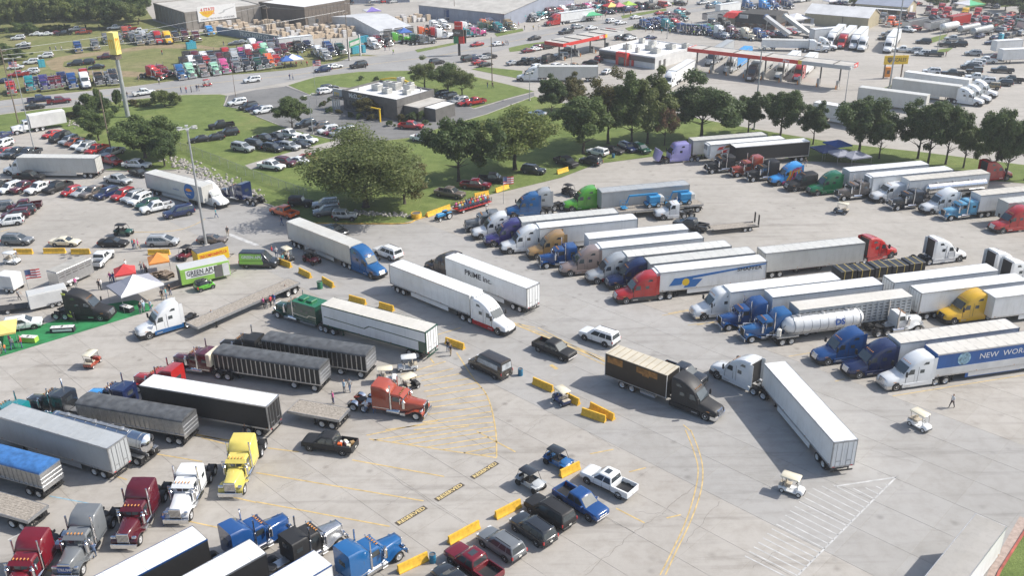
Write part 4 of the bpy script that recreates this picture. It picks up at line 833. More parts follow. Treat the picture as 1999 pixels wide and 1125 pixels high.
tree((790, 398), 310, 95, 'loose', 'rust', 'reddish tinged small tree behind the yellow planter barrel', trunk=.12)
for base, vt, wp, k, lf, lb in [
 ((895, 354), 224, 112, 'broad', 'dark', 'dark oak with bare trunk beside the big spreading tree'), ((1005, 331), 207, 140, 'loose', 'yellow', 'yellow green airy tree above the parked dark sport utility'),
 ((1076, 226), 146, 56, 'tall', 'dark', 'small dark purple-green tree by the access road'), ((1112, 216), 139, 54, 'tall', 'rust', 'rust tinged tree behind the small dark tree'), ((1139, 300), 182, 108, 'tall', 'mid', 'mid green tree over the white hatchback by the kerb'),
 ((1187, 280), 122, 92, 'loose', 'rust', 'tall thinning tree with reddish crown before the fuel store'), ((1232, 283), 128, 86, 'tall', 'mid', 'tall mid green tree second from the lilac tractor'), ((1264, 280), 124, 84, 'tall', 'olive', 'tall olive tree just left of the lilac tractor'),
 ((1297, 284), 186, 44, 'loose', 'brown', 'thin brown leaved sapling behind the lilac tractor'), ((1368, 272), 132, 116, 'broad', 'dark', 'wide dark oak standing over the white box trailer'), ((1460, 262), 170, 64, 'tall', 'dark', 'slim dark oak beside the tall lamp post'),
 ((1523, 268), 168, 84, 'broad', 'dark', 'round dark oak left of the blue canopies'), ((1587, 282), 186, 58, 'tall', 'dark', 'slender dark oak over the blue canopies'), ((1676, 302), 183, 108, 'broad', 'dark', 'dense dark oak right of the blue canopies'),
 ((1716, 309), 214, 62, 'tall', 'mid', 'leaning thin oak between two dense oaks in the treeline'), ((1791, 310), 200, 90, 'broad', 'dark', 'dark oak behind the row of white trailers'), ((1811, 322), 192, 88, 'tall', 'dark', 'tall dark oak touching the white trailer roofs'),
 ((1846, 321), 196, 80, 'broad', 'dark', 'dark oak third from the right in the treeline'), ((1880, 328), 240, 70, 'broad', 'mid', 'low green oak over the tank trailer'), ((1937, 349), 212, 74, 'tall', 'dark', 'dark oak behind the red cab at the treeline'), ((1962, 353), 232, 70, 'broad', 'dark', 'low dark oak at the right edge of the treeline'), ((2000, 352), 218, 80, 'tall', 'dark', 'dark oak cut by the right picture edge'),
 ((829, 174), 106, 54, 'loose', 'olive', 'airy tree on the lawn behind the restaurant'), ((875, 180), 118, 64, 'loose', 'mid', 'mid green tree left of two on the restaurant lawn'), ((902, 188), 130, 50, 'loose', 'olive', 'olive tree right of two on the restaurant lawn'), ((571, 251), 185, 62, 'tall', 'mid', 'round green tree at the restaurant lot corner'), ((713, 228), 188, 44, 'tall', 'rust', 'small bronze leaved tree before the restaurant wall'),
 ((193, 274), 213, 58, 'broad', 'mid', 'round shade tree beside the parked cars row'), ((284, 308), 226, 108, 'broad', 'mid', 'full shade tree by the rocky ditch'), ((322, 324), 246, 60, 'broad', 'dark', 'darker shade tree nearest the rocky ditch')]:
    tree(base, vt+random.uniform(-5, 7)*(base[0] > 1440), wp*(.86 if base[0] > 1440 else 1), k, lf, lb, trunk=.2 if base[0] > 1440 else .16 if k != 'tall' else .12, group='lot trees')
for i, (base, vt, wp, lf) in enumerate([((322, 208), 171, 48, 'olive'), ((178, 222), 180, 40, 'mid'), ((158, 228), 200, 34, 'dark'), ((205, 218), 188, 42, 'dark'), ((234, 208), 172, 22, 'dark'), ((195, 214), 170, 22, 'mid'), ((262, 206), 193, 26, 'rust'), ((285, 206), 194, 30, 'olive'), ((118, 238), 222, 26, 'mid'), ((345, 204), 190, 22, 'olive'), ((140, 232), 218, 30, 'rust')]):
    tree(base, vt, wp, 'bush', lf, f'{"olive" if lf=="olive" else "bronze" if lf=="rust" else "green" if lf=="mid" else "dark"} roadside shrub, {ordn(i)} planted along the highway bank near the tall sign', 'shrub', 'shrub', 'roadside shrubs', trunk=.03)
for i, (base, vt, wp) in enumerate([((645, 220), 208, 16), ((628, 208), 198, 10), ((633, 205), 196, 10), ((642, 199), 189, 9), ((650, 196), 188, 9), ((662, 222), 212, 12), ((685, 228), 218, 14), ((700, 232), 219, 14), ((727, 234), 221, 18), ((762, 246), 234, 16), ((832, 243), 233, 16), ((850, 230), 220, 14), ((805, 238), 217, 24), ((820, 236), 212, 22), ((785, 236), 222, 22), ((704, 156), 147, 12), ((735, 157), 148, 12)]):
    tree(base, vt, wp, 'bush', ('dark', 'mid', 'rust')[i % 3], f'clipped shrub by the restaurant, {ordn(i)} of the planting', 'shrub', 'shrub', 'restaurant shrubs', trunk=.02)
# woodland edge beyond the field
rnd = random.Random(3); k = 0
for row, (v0, n_, dv) in enumerate(((53, 16, 3), (40, 15, 3), (28, 14, 3), (16, 13, 3), (4, 12, 2))):
    for i in range(n_):
        u = -20+i*(285/(n_-1))+rnd.uniform(-7, 7); v = v0+rnd.uniform(-dv, dv)+(8-i*.7 if row == 0 else 0)
        B = P(u, v); H = rnd.uniform(9, 14); vt = proj(Vector((B.x, B.y, H)))[1]
        tree((u, v), vt, rnd.uniform(36, 56), 'far', rnd.choice(('mid', 'mid', 'olive', 'olive', 'yellow')), f'woodland tree in the {("front", "second", "third", "fourth", "rear")[row]} rank beyond the field, {ordn(i)} from the left', group='woodland trees', trunk=.06)
for i, (base, vt, wp) in enumerate([((10, 110), 84, 36), ((30, 118), 92, 44), ((5, 125), 98, 34), ((45, 70), 42, 40), ((62, 66), 50, 30), ((95, 62), 48, 26), ((125, 60), 47, 24), ((214, 57), 33, 28)]):
    tree(base, vt, wp, 'far', ('mid', 'dark', 'olive')[i % 3], f'field edge bush, {ordn(i)} along the edge of the woodland', 'bush', 'bush', 'field edge bushes', trunk=.03)
for i, (base, vt, wp) in enumerate([((1990, 26), -14, 60), ((1962, 20), -10, 44), ((1930, 14), -12, 36), ((1835, 17), -4, 28), ((1815, 10), -8, 24), ((1665, 12), -8, 18), ((2010, 40), 2, 60)]):
    tree(base, vt, wp, 'far', ('dark', 'mid', 'olive')[i % 3], f'far tree at the upper right corner, {ordn(i)} of its clump', group='far corner trees', trunk=.15)
# rocks in the ditch
rk = MB()
rnd = random.Random(5)
def rocks(path, n, spread, smin=.15, smax=.45):
    pts = [P(*q) for q in path]
    for _ in range(n):
        i = rnd.randrange(len(pts)-1); p = pts[i].lerp(pts[i+1], rnd.random()); s = rnd.uniform(smin, smax); c = Vector((p.x+rnd.gauss(0, spread), p.y+rnd.gauss(0, spread), .03+s*.2))
        ring = lambda z, r: [(c.x+r*math.cos(t*1.257+z*9)*rnd.uniform(.7, 1.2), c.y+r*math.sin(t*1.257+z*9)*rnd.uniform(.7, 1.2), c.z+z) for t in range(5)]
        rk.loft([ring(-s*.5, s*.7), ring(0, s), ring(s*.5, s*.5)])
rocks([(330, 312), (370, 325), (400, 340), (440, 358), (480, 376), (500, 388)], 420, 1.1); rocks([(690, 415), (720, 417), (760, 420), (800, 421)], 160, .5, .12, .35); rocks([(130, 240), (160, 246), (150, 238)], 50, .8, .15, .4)
o = build('ditch_rocks', rk, M_rock); tag(o, 'pale rocks lining the drainage ditch', 'rocks', kind='stuff')
# ------------------------------------------------------------------ buildings
def frame_of(A, B):
    a, b = P(*A), P(*B); return a, math.atan2(b.y-a.y, b.x-a.x), (b-a).length
M_roofw = simple('roof_white', (.72, .72, .71), .6, 0, .1, .3); M_roofg = simple('roof_gravel', (.48, .46, .42), .8, 0, .15, .3)
M_stone = simple('block_wall', (.27, .245, .215), .85, 0, .15, .6); M_dkpanel = simple('dark_panel', (.14, .135, .13), .6, 0, .15, .8); M_brownw = simple('brown_metal_wall', (.13, .105, .085), .65, 0, .12, .5)
M_tanw = simple('tan_metal_wall', (.42, .37, .25), .6, 0, .08, .4); M_whitew = simple('white_wall', (.68, .68, .67), .6, 0, .1, .5); M_bluew = simple('bluegrey_wall', (.30, .33, .40), .6, 0, .1, .3)
M_brick = simple('brown_brick', (.19, .12, .09), .85, 0, .2, 1.5); M_shingle = simple('dark_shingle', (.05, .048, .045), .85, 0, .2, 1.5); M_redp = simple('sign_red', (.62, .045, .035), .45, 0, .06, 1); M_yelp = simple('sign_yellow', (.80, .52, .03), .45, 0, .06, 1)
M_greyp = simple('fascia_grey', (.48, .49, .49), .5, 0, .06, 1); M_hvac = simple('hvac_sheet', (.52, .52, .49), .5, .3, .15, 1); M_sgreen = simple('sign_green', (.03, .22, .10), .4, 0, .06, 1); M_sblack = simple('sign_black', (.03, .03, .03), .4, 0, .1, 1); M_let = simple('letter_white', (.8, .8, .79), .5, 0, .04, 1)
M_letb = simple('letter_black', (.03, .03, .035), .5, 0, .05, 1); M_lblue = simple('letter_blue', (.03, .10, .36), .5, 0, .05, 1); M_orp = simple('sign_orange', (.8, .28, .03), .5, 0, .06, 1)
def ribs(root, w, d, H, mat, step=1.2):
    for k in range(int(w/step)+1): build('wall_rib', MB().box(k*step-.04, k*step+.04, -.06, .0, 0, H-.1), mat, root)
def bldg(name, label, A, B, depth, vtop, wall, roof, gable=0.0, ang=None, H=None):
    a, th, L = frame_of(A, B); H = H or height_at(a, vtop); th = th if ang is None else R(ang); root = empty(name, a, th); tag(root, label, 'building')
    build('wall', MB().box(0, L, 0, depth, -.03, H), wall, root)
    if gable: build('roof', MB().loft([[(x, -.3, H), (x, depth/2, H+gable), (x, depth+.3, H), (x, depth+.3, H-.12), (x, depth/2, H+gable-.12), (x, -.3, H-.12)] for x in (-.3, L+.3)]), roof, root); build('gable_wall', MB().prismx([(0.02, H-.1), (depth-.02, H-.1), (depth/2, H+gable-.1)], .02, L-.02), wall, root)
    else:
        build('roof', MB().box(.15, L-.15, .15, depth-.15, H+.004, H+.08), roof, root)
        for nm, q in (('parapet', (-.05, L+.05, -.05, .25)), ('parapet', (-.05, L+.05, depth-.25, depth+.05)), ('parapet', (-.05, .25, .25, depth-.25)), ('parapet', (L-.25, L+.05, .25, depth-.25))): build(nm, MB().box(*q, H-.5, H+.3), wall, root)
    return root, L, H
FR = (R(90), 0, 0)
b, L, H = bldg('warehouse', 'long grey block warehouse with a white sales banner on its front', (365.5, 59.5), (512, 42), 34, 25.5, M_stone, M_roofg)
ribs(b, L, 34, H, M_brownw, 2.4)
for k in range(9): build('wall_pilaster', MB().box(-.12, 0, 2+k*3.8, 2.3+k*3.8, 0, H-.1), M_galv, b)
bn = build('banner', MB().box(L*.16, L*.66, -.25, -.1, H*.42, H*1.28), M_let, b)
text('4 STATE', 1.5, M_redp, bn, (L*.2, -.27, H*1.08), FR, bold=.04); text('TRUCKS', 1.2, M_orp, bn, (L*.225, -.27, H*.86), FR, bold=.04); build('banner_emblem', MB().prism([(L*.18, H*1.0), (L*.38, H*1.0), (L*.34, H*.76), (L*.28, H*.62), (L*.22, H*.76)], -.262, -.25), M_yelp, bn)
fit(text('CHROME • TRUCK PARTS • ACCESSORIES', .85, M_letb, bn, (L*.19, -.27, H*.53), FR), L*.44)
build('banner_truck_sketch', MB().prism([(L*.42, H*.80), (L*.48, H*.86), (L*.5, H*.98), (L*.56, H*1.02), (L*.64, H*1.1), (L*.64, H*1.06), (L*.56, H*.97), (L*.52, H*.92), (L*.5, H*.82), (L*.45, H*.76)], -.262, -.25), M_greyp, bn)
build('door', MB().box(L*.64, L*.71, -.14, -.02, 0, 2.8), M_dkpanel, b)
b, L, H = bldg('warehouse', 'dark brown metal warehouse with a bright white roof', (597.6, 52.7), (672, 35), 26, 15, M_brownw, M_roofw, ang=52)
ribs(b, L, 26, H, M_brownw, 1.8); build('door', MB().box(1.2, 4.5, -.14, -.07, 0, 3.4), M_dkpanel, b); build('side_window', MB().box(4.9, 6.2, -.12, -.06, 1, 2.2), M_glass, b)
b, L, H = bldg('shop_building', 'low white-roofed shop with gable front beside the show trucks', (742, 74), (806, 66), 40, 60, M_whitew, simple('roof_palegrey', (.55, .56, .57), .6, 0, .1, .3), 2.2)
for k in range(3): build('garage_door', MB().box(1.5+k*4.2, 4.8+k*4.2, -.1, 0, 0, 2.8), M_dkpanel, b)
b, L, H = bldg('warehouse', 'pale blue-grey warehouse behind the far vendor tents', (819, 33), (985, 52), 45, 9, M_bluew, M_roofg, 3.0)
ribs(b, L, 45, H, M_bluew, 2.5)
b, L, H = bldg('warehouse', 'pale metal shed at the top edge beyond the pallet yard', (690, 8), (800, 4), 30, -14, M_bluew, M_roofg)
b, L, H = bldg('warehouse', 'white metal shed behind the far tents', (975, 33), (1060, 18), 16, 12, M_whitew, M_roofg, 1.5)
b, L, H = bldg('metal_building', 'large tan metal building with white gable roof near the fuel pumps', (1570, 46), (1693, 57), 12, 24.5, M_tanw, M_roofw, 2.6)
ribs(b, L, 12, H, M_tanw, 1.4); build('downspout', MB().box(L*.6, L*.6+.2, -.2, -.07, 0, H), M_brownw, b); build('door', MB().box(L*.1, L*.1+1.2, -.12, -.065, 0, 2.2), M_whitew, b)
b, L, H = bldg('metal_building', 'tan metal building with bay doors behind the bigger tan one', (1668, 27), (1769, 35), 12, 6, M_tanw, M_bluew, 2.0)
for k in range(3): build('garage_door', MB().box(2+k*5, 5.4+k*5, -.1, 0, 0, 3.2), M_dkpanel, b)
build('porch_roof', MB().box(0, L, -3.2, -.02, 2.9, 3.05), M_roofw, b); build('end_door', MB().box(L, L+.1, 3, 7, 0, 4), M_whitew, b)
b, L, H = bldg('diner', 'brown brick diner with dark mansard roof beside the raised dump beds', (1436.5, 51.5), (1512, 58), 14, 40, M_brick, M_roofg)
build('mansard', MB().hexa([(-.6, -.6, H-.3), (L+.6, -.6, H-.3), (L+.6, 14.6, H-.3), (-.6, 14.6, H-.3)], [(.3, 1.2, H+2.6), (L-.3, 1.2, H+2.6), (L-.3, 12.8, H+2.6), (.3, 12.8, H+2.6)]), M_shingle, b)
build('sign_board', MB().box(1, 4, .1, .5, H+1.0, H+2.2), M_greyp, b)
for k in range(4): build('window', MB().box(1.5+k*3.2, 3.2+k*3.2, -.06, .0, .9, 2.4), M_glass, b)
build('annex_roof', MB().hexa([(-5.5, 0, 2.8), (-.65, 0, 2.8), (-.65, 9, 2.8), (-5.5, 9, 2.8)], [(-4.6, 2, 4.4), (-.65, 2, 4.4), (-.65, 7, 4.4), (-4.6, 7, 4.4)]), M_redp, b); build('annex_wall', MB().box(-5, -.62, .6, 8.4, 0, 2.8), M_tanw, b)
b, L, H = bldg('office_hut', 'small grey flat-roofed hut by the tan metal building', (1556, 62), (1580, 64), 5, 50, M_hvac, M_roofg)
# fuel store
b, L, H = bldg('fuel_store', 'white fuel store with dark band, red entrance and roof units', (1169, 118), (1278, 135), 22, 97, M_whitew, M_roofw)
build('dark_band', MB().box(.1, L+.08, -.14, -.06, H-1.5, H-.1), M_dkpanel, b); build('dark_band', MB().box(.1, L*.45, -.14, -.06, .9, 2.4), M_glass, b)
build('red_entrance', MB().box(L*.36, L*.56, -1.4, -.15, 0, H+.5), M_redp, b); build('entrance_door', MB().box(L*.41, L*.51, -1.45, -1.4, 0, 2.4), M_glass, b); build('red_pillar', MB().box(L*.60, L*.64, -.3, -.145, 0, H-1.5), M_redp, b)
for k in range(2): build('end_door', MB().box(L+.0, L+.08, 2+k*2.4, 3+k*2.4, 0, 2.2), M_dkpanel, b)
for x, y, s in ((5, 5, 2.2), (11, 8, 2.4), (8, 14, 2), (15, 5, 2.4), (15, 13, 2.4), (3, 16, 1.6), (18, 17, 1.8), (11, 3, 1.1)): 
    u = build('roof_unit', MB().rbox(x, x+s, y, y+s*.9, H+.08, H+1.5, .08), M_hvac, b); build('unit_fan', MB().lathe([(0, s*.28), (.06, s*.28)], (x+s/2, y+s*.45, H+1.5), (0, 0, 1), 12), M_dkpanel, u)
for x, y in ((6, 11), (13, 16), (2, 3), (9, 18)): build('roof_vent', MB().cyl((x, y, H+.08), (x, y, H+.7), .18), M_hvac, b)
def canopy(label, A, B, depth, z, red_to, posts, tx):
    a, bb = P(*A, z), P(*B, z); th = math.atan2(bb.y-a.y, bb.x-a.x); L = (bb-a).length; root = empty('fuel_canopy', (a.x, a.y, 0), th); tag(root, label, 'canopy')
    build('canopy_deck', MB().box(.08, L-.08, .08, depth-.08, z-.6, z-.1), M_roofg, root)
    for x0, x1, m in ((0, L*red_to, M_redp), (L*red_to, L*red_to+1.0, M_yelp), (L*red_to+1.0, L, M_greyp)): build('fascia', MB().box(x0, x1, -.05, .08, z-1.0, z), m, root)
    build('fascia', MB().box(0, L, depth-.08, depth+.05, z-1.0, z), M_greyp, root); build('fascia', MB().box(-.05, .08, .08, depth-.08, z-1.0, z), M_redp, root); build('fascia', MB().box(L-.08, L+.05, .08, depth*.45, z-1.0, z), M_greyp, root); build('fascia', MB().box(L-.08, L+.06, depth*.45, depth-.08, z-1.0, z+.1), M_redp, root)
    text('Pilot', 1.0, M_let, root, tx(L, z), FR, bold=.03); text('Pilot', .95, M_let, root, (L+.075, depth*.55, z-.5), (R(90), 0, R(90)), bold=.03)
    for k in range(5): build('roof_seam', MB().box(L*(k+.5)/5-.1, L*(k+.5)/5+.1, .3, depth-.3, z-.098, z+.1), M_dkpanel, root)
    for k in range(posts):
        x = L*(k+.35)/posts; build('post', MB().box(x-.16, x+.16, depth*.5-.16, depth*.5+.16, 0, z-.6), M_dkpanel, root)
        i = build('pump', MB().rbox(x-.3, x+.3, depth*.5-1.6, depth*.5-.5, .15, 2.0, .05), M_hvac, root); build('pump_display', MB().box(x-.31, x-.3, depth*.5-1.4, depth*.5-.7, 1.2, 1.8), M_sblack, i); build('island', MB().rbox(x-.5, x+.5, depth*.5-2.0, depth*.5+1.0, 0, .15, .05), M_kerb, root)
        build('bollard', MB().cyl((x, depth*.5-2.3, 0), (x, depth*.5-2.3, 1.0), .13), M_orp, root)
    return root
canopy('red and grey fuel canopy over the car pumps by the highway', (1099, 85), (1218, 59), 7.5, 5.5, .68, 4, lambda L, z: (L*.58, -.06, z-.5))
canopy('long red and grey canopy over the truck fuel lanes', (1342, 93), (1661, 129), 5.8, 6.5, .70, 9, lambda L, z: (L*.61, -.06, z-.5))
# restaurant
a, th, L = frame_of((672, 214), (777, 235)); H = 4.5; b = empty('restaurant', a, th); tag(b, 'dark grey fast food restaurant with white roof and golden arch sign', 'building')
D = 13
build('wall', MB().box(0, L, 0, D, -.03, 3.2), M_dkpanel, b); build('upper_wall', MB().box(-.1, L+.1, -.12, D+.1, 3.2, H), M_dkpanel, b); build('roof', MB().box(.2, L-.2, .2, D-.2, H+.004, H+.08), M_roofw, b)
for q in ((-.1, L+.1, -.12, .18), (-.1, L+.1, D-.2, D+.1), (-.1, .2, .18, D-.2), (L-.2, L+.1, .18, D-.2)): build('parapet', MB().box(*q, H, H+.5), M_dkpanel, b)
build('sign_panel', MB().box(-3.4, -.11, -.2, .3, 2.4, H+.5), M_greyp, b); text('m', 2.4, M_yelp, b, (-2.9, -.22, H-.7), FR, 'arch_emblem', bold=.02)
text("McDonald's", 1.5, M_let, b, (2.2, -.13, H-.55), FR, bold=.02)
for k in range(6): build('window', MB().box(1+k*2.2, 2.7+k*2.2, -.06, -.01, .6, 2.7), M_glass, b)
for k in range(4): build('entrance_column', MB().box(-2.6+k*.75, -2.35+k*.75, -1.4, -1.15, 0, 3.0), M_whitew, b)
build('entrance_roof', MB().box(-3.0, 0, -1.7, 3, 3.0, 3.3), M_dkpanel, b)
am = MB(); am.loft([[(x, D+.1, H+.4+1.0*math.sin(math.pi*(x/12))), (x, D+.4, H+.4+1.0*math.sin(math.pi*(x/12))), (x, D+.4, H+.75+1.0*math.sin(math.pi*(x/12))), (x, D+.1, H+.75+1.0*math.sin(math.pi*(x/12)))] for x in [k for k in range(13)]]); build('roof_arch', am, M_yelp, b, 40)
e = build('rear_wing', MB().box(L, L+5, 2, D-1, 0, 3.2), M_dkpanel, b); build('wing_roof', MB().box(L+.15, L+4.85, 2.15, D-1.15, 3.204, 3.28), M_roofg, b); build('rear_block', MB().box(L+5, L+8.5, 4, D-2, 0, 3.0), M_dkpanel, b); build('wing_roof', MB().box(L+5.1, L+8.4, 4.1, D-2.1, 3.004, 3.1), M_roofw, b)
for x, y, s, h in ((5, 5, 2.2, 1.5), (8, 8, 2.4, 1.8), (9.5, 4, 2, 1.3), (4, 10, 2, 1.2), (12, 9, 2.2, 1.6), (14.5, 6, 1.6, 1.2), (7, 12, 1.6, 2.2), (10.5, 12, 1.4, 1.4)):
    u = build('roof_unit', MB().rbox(x, x+s, y, y+s*.9, H+.08, H+h, .08), M_hvac, b); build('unit_fan', MB().lathe([(0, s*.28), (.06, s*.28)], (x+s/2, y+s*.45, H+h), (0, 0, 1), 12), M_dkpanel, u)
for x, y in ((2.5, 3), (13, 12.5), (16, 11)): build('roof_vent', MB().cyl((x, y, H+.08), (x, y, H+.8), .2), M_hvac, b)
build('drive_arch', MB().box(L-2.6, L-2.3, -3.6, -3.3, 0, 3.2).box(L-5.2, L-2.2, -3.62, -3.28, 3.0, 3.25), M_yelp, b)

# ------------------------------------------------------------------ poles, signs, fence
def pole(base, top, label, kind='light', r=.16, arms=2, name='light_pole', cat='light pole'):
    B = P(*base); H = height_at(B, top[1]); root = empty(name, B, math.radians(random.uniform(20, 60))); tag(root, label, cat, 'poles'); wood = kind == 'wood'
    build('shaft', MB().cyl((0, 0, -.05), (0, 0, H), r, r*.6, 10), M_polew if wood else M_pole, root, 40)
    if not wood: build('base', MB().rbox(-r*2, r*2, -r*2, r*2, 0, .35, .06), M_kerb, root)
    if wood and arms:
        build('crossarm', MB().box(-1.2, 1.2, -.07, .07, H-1.0, H-.8), M_polew, root)
        for x in (-1.05, -.4, .4, 1.05): build('insulator', MB().cyl((x, 0, H-.8), (x, 0, H-.55), .06, n=6), M_hvac, root)
    elif kind == 'light':
        for k in range(arms):
            a = 2*math.pi*k/arms; c, s = math.cos(a), math.sin(a)
            build('arm', MB().tube([(0, 0, H-.1), (c*.9, s*.9, H)], .05, 6), M_pole, root)
            build('lamp_head', MB().loft([[(c*q-s*w_, s*q+c*w_, z) for w_, z in ((-.25, H-.04), (.25, H-.04), (.25, H+.12), (-.25, H+.12))] for q in (.85, 1.65)]), M_hvac, root)
    return root, H
O(0, 0, 1)
r_, H = pole((403, 481), (362, 250), 'tall galvanised floodlight mast rising from the queue of cars', arms=6, r=.22)
pole((36, 241), (-2, 92), 'leaning wooden utility pole at the left edge by the white box truck', 'wood', arms=1); pole((69, 301), (33, 113), 'slim lamp post with a flag in the far left car park', 'light', .12, 2); pole((219, 304), (200, 174), 'bare wooden pole beside the round shade tree', 'wood', arms=0)
pole((682, 118), (672, 20), 'wooden utility pole on the far side of the highway by the billboard', 'wood', arms=1); pole((527, 76), (520, 10), 'wooden utility pole in front of the dark brown warehouse', 'wood', arms=1); pole((961, 166), (959, 72), 'wooden utility pole on the lawn near the access road', 'wood', arms=0)
pole((887, 222), (886, 188), 'short lamp post in the restaurant drive', 'light', .08, 1); pole((611, 262), (601, 185), 'lamp post at the edge of the restaurant lot', 'light', .1, 2); pole((460, 188), (452, 136), 'thin post beside the restaurant driveway', 'wood', .08, 0); pole((1034, 196), (1032, 141), 'lamp post by the access road kerb', 'light', .1, 2)
pole((1115, 139), (1113, 88), 'lamp post in the fuel store car park', 'light', .1, 2); pole((1221, 130), (1222, 83), 'wooden pole in front of the red store entrance', 'wood', arms=0); pole((1472, 253), (1487, 92), 'tall lamp mast in the treeline gap', 'light', .2, 4); pole((1736, 172), (1762, -20), 'very tall lamp mast beside the yellow scales sign', 'light', .24, 4); pole((1649, 201), (1656, 131), 'lamp post at the end of the long fuel canopy', 'light', .12, 1); pole((1830, 99), (1839, 42), 'dark lamp post on the small grass island', 'light', .12, 2); pole((1400, 25), (1402, -12), 'lamp post at the far roadside by the diner', 'light', .12, 2); pole((888, 38), (886, -6), 'wooden pole before the blue-grey warehouse', 'wood', arms=0); pole((1302, 75), (1302, 30), 'lamp post by the rows of tractors near the store', 'light', .1, 2)
# restaurant pylon sign
B = P(250, 228); H = height_at(B, 62); s = empty('pylon_sign', B, R(-20)); tag(s, 'tall yellow golden arch pylon sign above the roadside shrubs', 'sign')
build('pole', MB().cyl((0, 0, 0), (0, 0, H*.78), .55, .42, 14), M_pole, s, 40); build('panel', MB().rbox(-1.0, 1.0, -.85, .85, H*.745, H, .1), simple('sign_paleyellow', (.85, .72, .22), .4, 0, .04, 1), s); build('lower_box', MB().box(-1.0, .6, -1.0, 1.0, H*.69, H*.74), M_brownw, s)
text('m', 5.0, M_yelp, s, (-.95, -.88, H*.885), (R(90), 0, 0), 'arch_emblem', sx=.42); t_ = text('m', 6.4, M_orp, s, (1.03, -.75, H*.89), (R(90), 0, R(90)), 'arch_emblem', sx=.3)
# fuel brand sign by the highway
B = P(897, 108); H = height_at(B, 42); s = empty('pylon_sign', B, R(-12)); tag(s, 'red and black fuel price pylon by the highway junction', 'sign'); k = H/12.5
build('pole', MB().box(-.35, .35, -.25, .25, 0, H*.5), M_sblack, s); build('top_panel', MB().rbox(-1.5*k, 1.5*k, -.35, .35, H*.78, H, .08), M_redp, s); build('middle_panel', MB().rbox(-2.0*k, 2.0*k, -.35, .35, H*.58, H*.77, .08), M_brownw, s)
build('price_panel', MB().box(-2.0*k, -.05, -.35, .35, H*.36, H*.57), M_sgreen, s); build('price_panel', MB().box(.05, 2.0*k, -.35, .35, H*.36, H*.57), M_redp, s); build('back_box', MB().box(-2.1*k, 2.6*k, .36, .9, H*.36, H*.76), M_sblack, s)
text("Wendy's", .75*k, M_let, s, (-1.35*k, -.36, H*.88), FR); text('Pilot', 1.2*k, M_let, s, (-1.5*k, -.36, H*.68), FR)
# scales sign
A, Bq = P(1724, 153), P(1758, 152); th = math.atan2(Bq.y-A.y, Bq.x-A.x); L = (Bq-A).length; H = height_at(A, 108); s = empty('scales_sign', A, th); tag(s, 'yellow truck scales sign on two posts by the fuel lanes', 'sign')
for x in (0, L): build('post', MB().box(x-.15, x+.15, -.15, .15, 0, H), M_polew, s)
build('panel', MB().rbox(-.6, L+1.2, -.4, -.16, H*.62, H, .05), M_yelp, s); fit(text('SCALES', 1.35, M_letb, s, (L*.40, -.42, H*.81), FR, bold=.02), L*.72); build('shield_emblem', MB().prism([(.3, H*.92), (1.6, H*.92), (1.6, H*.78), (.95, H*.68), (.3, H*.78)], -.43, -.4), M_brownw, s); text('CAT', .55, M_yelp, s, (.42, -.44, H*.85), FR)
B = P(1731, 152); build_ = empty('scale_kiosk', B, th); tag(build_, 'orange scale speaker box under the scales sign', 'kiosk'); build('box', MB().rbox(-.7, .7, -.4, .4, .3, 3.0, .08), M_orp, build_); build('speaker_panel', MB().box(-.4, .4, -.42, -.4, 1.2, 2.2), M_brownw, build_)
# roadside billboard
A, Bq = P(682, 117), P(704, 108); th = math.atan2(Bq.y-A.y, Bq.x-A.x); L = (Bq-A).length; s = empty('billboard', A, th); tag(s, 'dark green roadside billboard on two posts', 'billboard')
H = height_at(A, 75)
for x in (0, L): build('post', MB().box(x-.3, x+.3, -.2, .2, 0, H), M_greyp, s)
build('panel', MB().box(.3, L-.3, -.3, .05, H*.55, H*.85), M_sgreen, s); build('panel_print', MB().box(.7, L-.7, -.33, -.3, H*.62, H*.78), M_hvac, s)
# chain-link fence along the ditch
M_link = simple('chain_link', (.30, .33, .31), .6, .3, .2, 6); M_link.node_tree.nodes['Principled BSDF'].inputs['Alpha'].default_value = .28
fp = [P(*q) for q in ((342, 290), (380, 303), (430, 322), (480, 343), (530, 362), (575, 378), (602, 388))]; f = empty('chain_link_fence', fp[0]); tag(f, 'thin chain-link fence following the rocky ditch', 'fence'); o0 = fp[0]
for i in range(len(fp)-1):
    a, c = fp[i]-o0, fp[i+1]-o0; build('mesh_panel', MB().quad((a.x, a.y, .05), (c.x, c.y, .05), (c.x, c.y, 1.8), (a.x, a.y, 1.8)), M_link, f); build('top_rail', MB().tube([(a.x, a.y, 1.8), (c.x, c.y, 1.8)], .03, 5), M_pole, f)
    for k in range(3):
        q = a.lerp(c, k/3); build('post', MB().cyl((q.x, q.y, 0), (q.x, q.y, 1.85), .04, n=6), M_pole, f)
# overhead power lines
for i, (a, za, b_, zb, lb) in enumerate((((36, 241), 17.5, (527, 76), 11.5, 'overhead wire crossing the show field'), ((36, 241), 16.3, (682, 118), 15, 'overhead wire over the roadside truck row'), ((682, 118), 17, (527, 76), 11, 'overhead wire past the brown warehouse'), ((682, 118), 17.2, (888, 38), 9, 'overhead wire running towards the blue-grey warehouse'))):
    A, Bq = P(*a), P(*b_); A.z, Bq.z = za, zb; pts = []
    for k in range(17): t = k/16; q = A.lerp(Bq, t); q.z -= 1.2*4*t*(1-t); pts.append(q)
    o = build('power_line', MB().tube(pts, .035, 4), M_galv); tag(o, lb, 'wire', 'power lines')
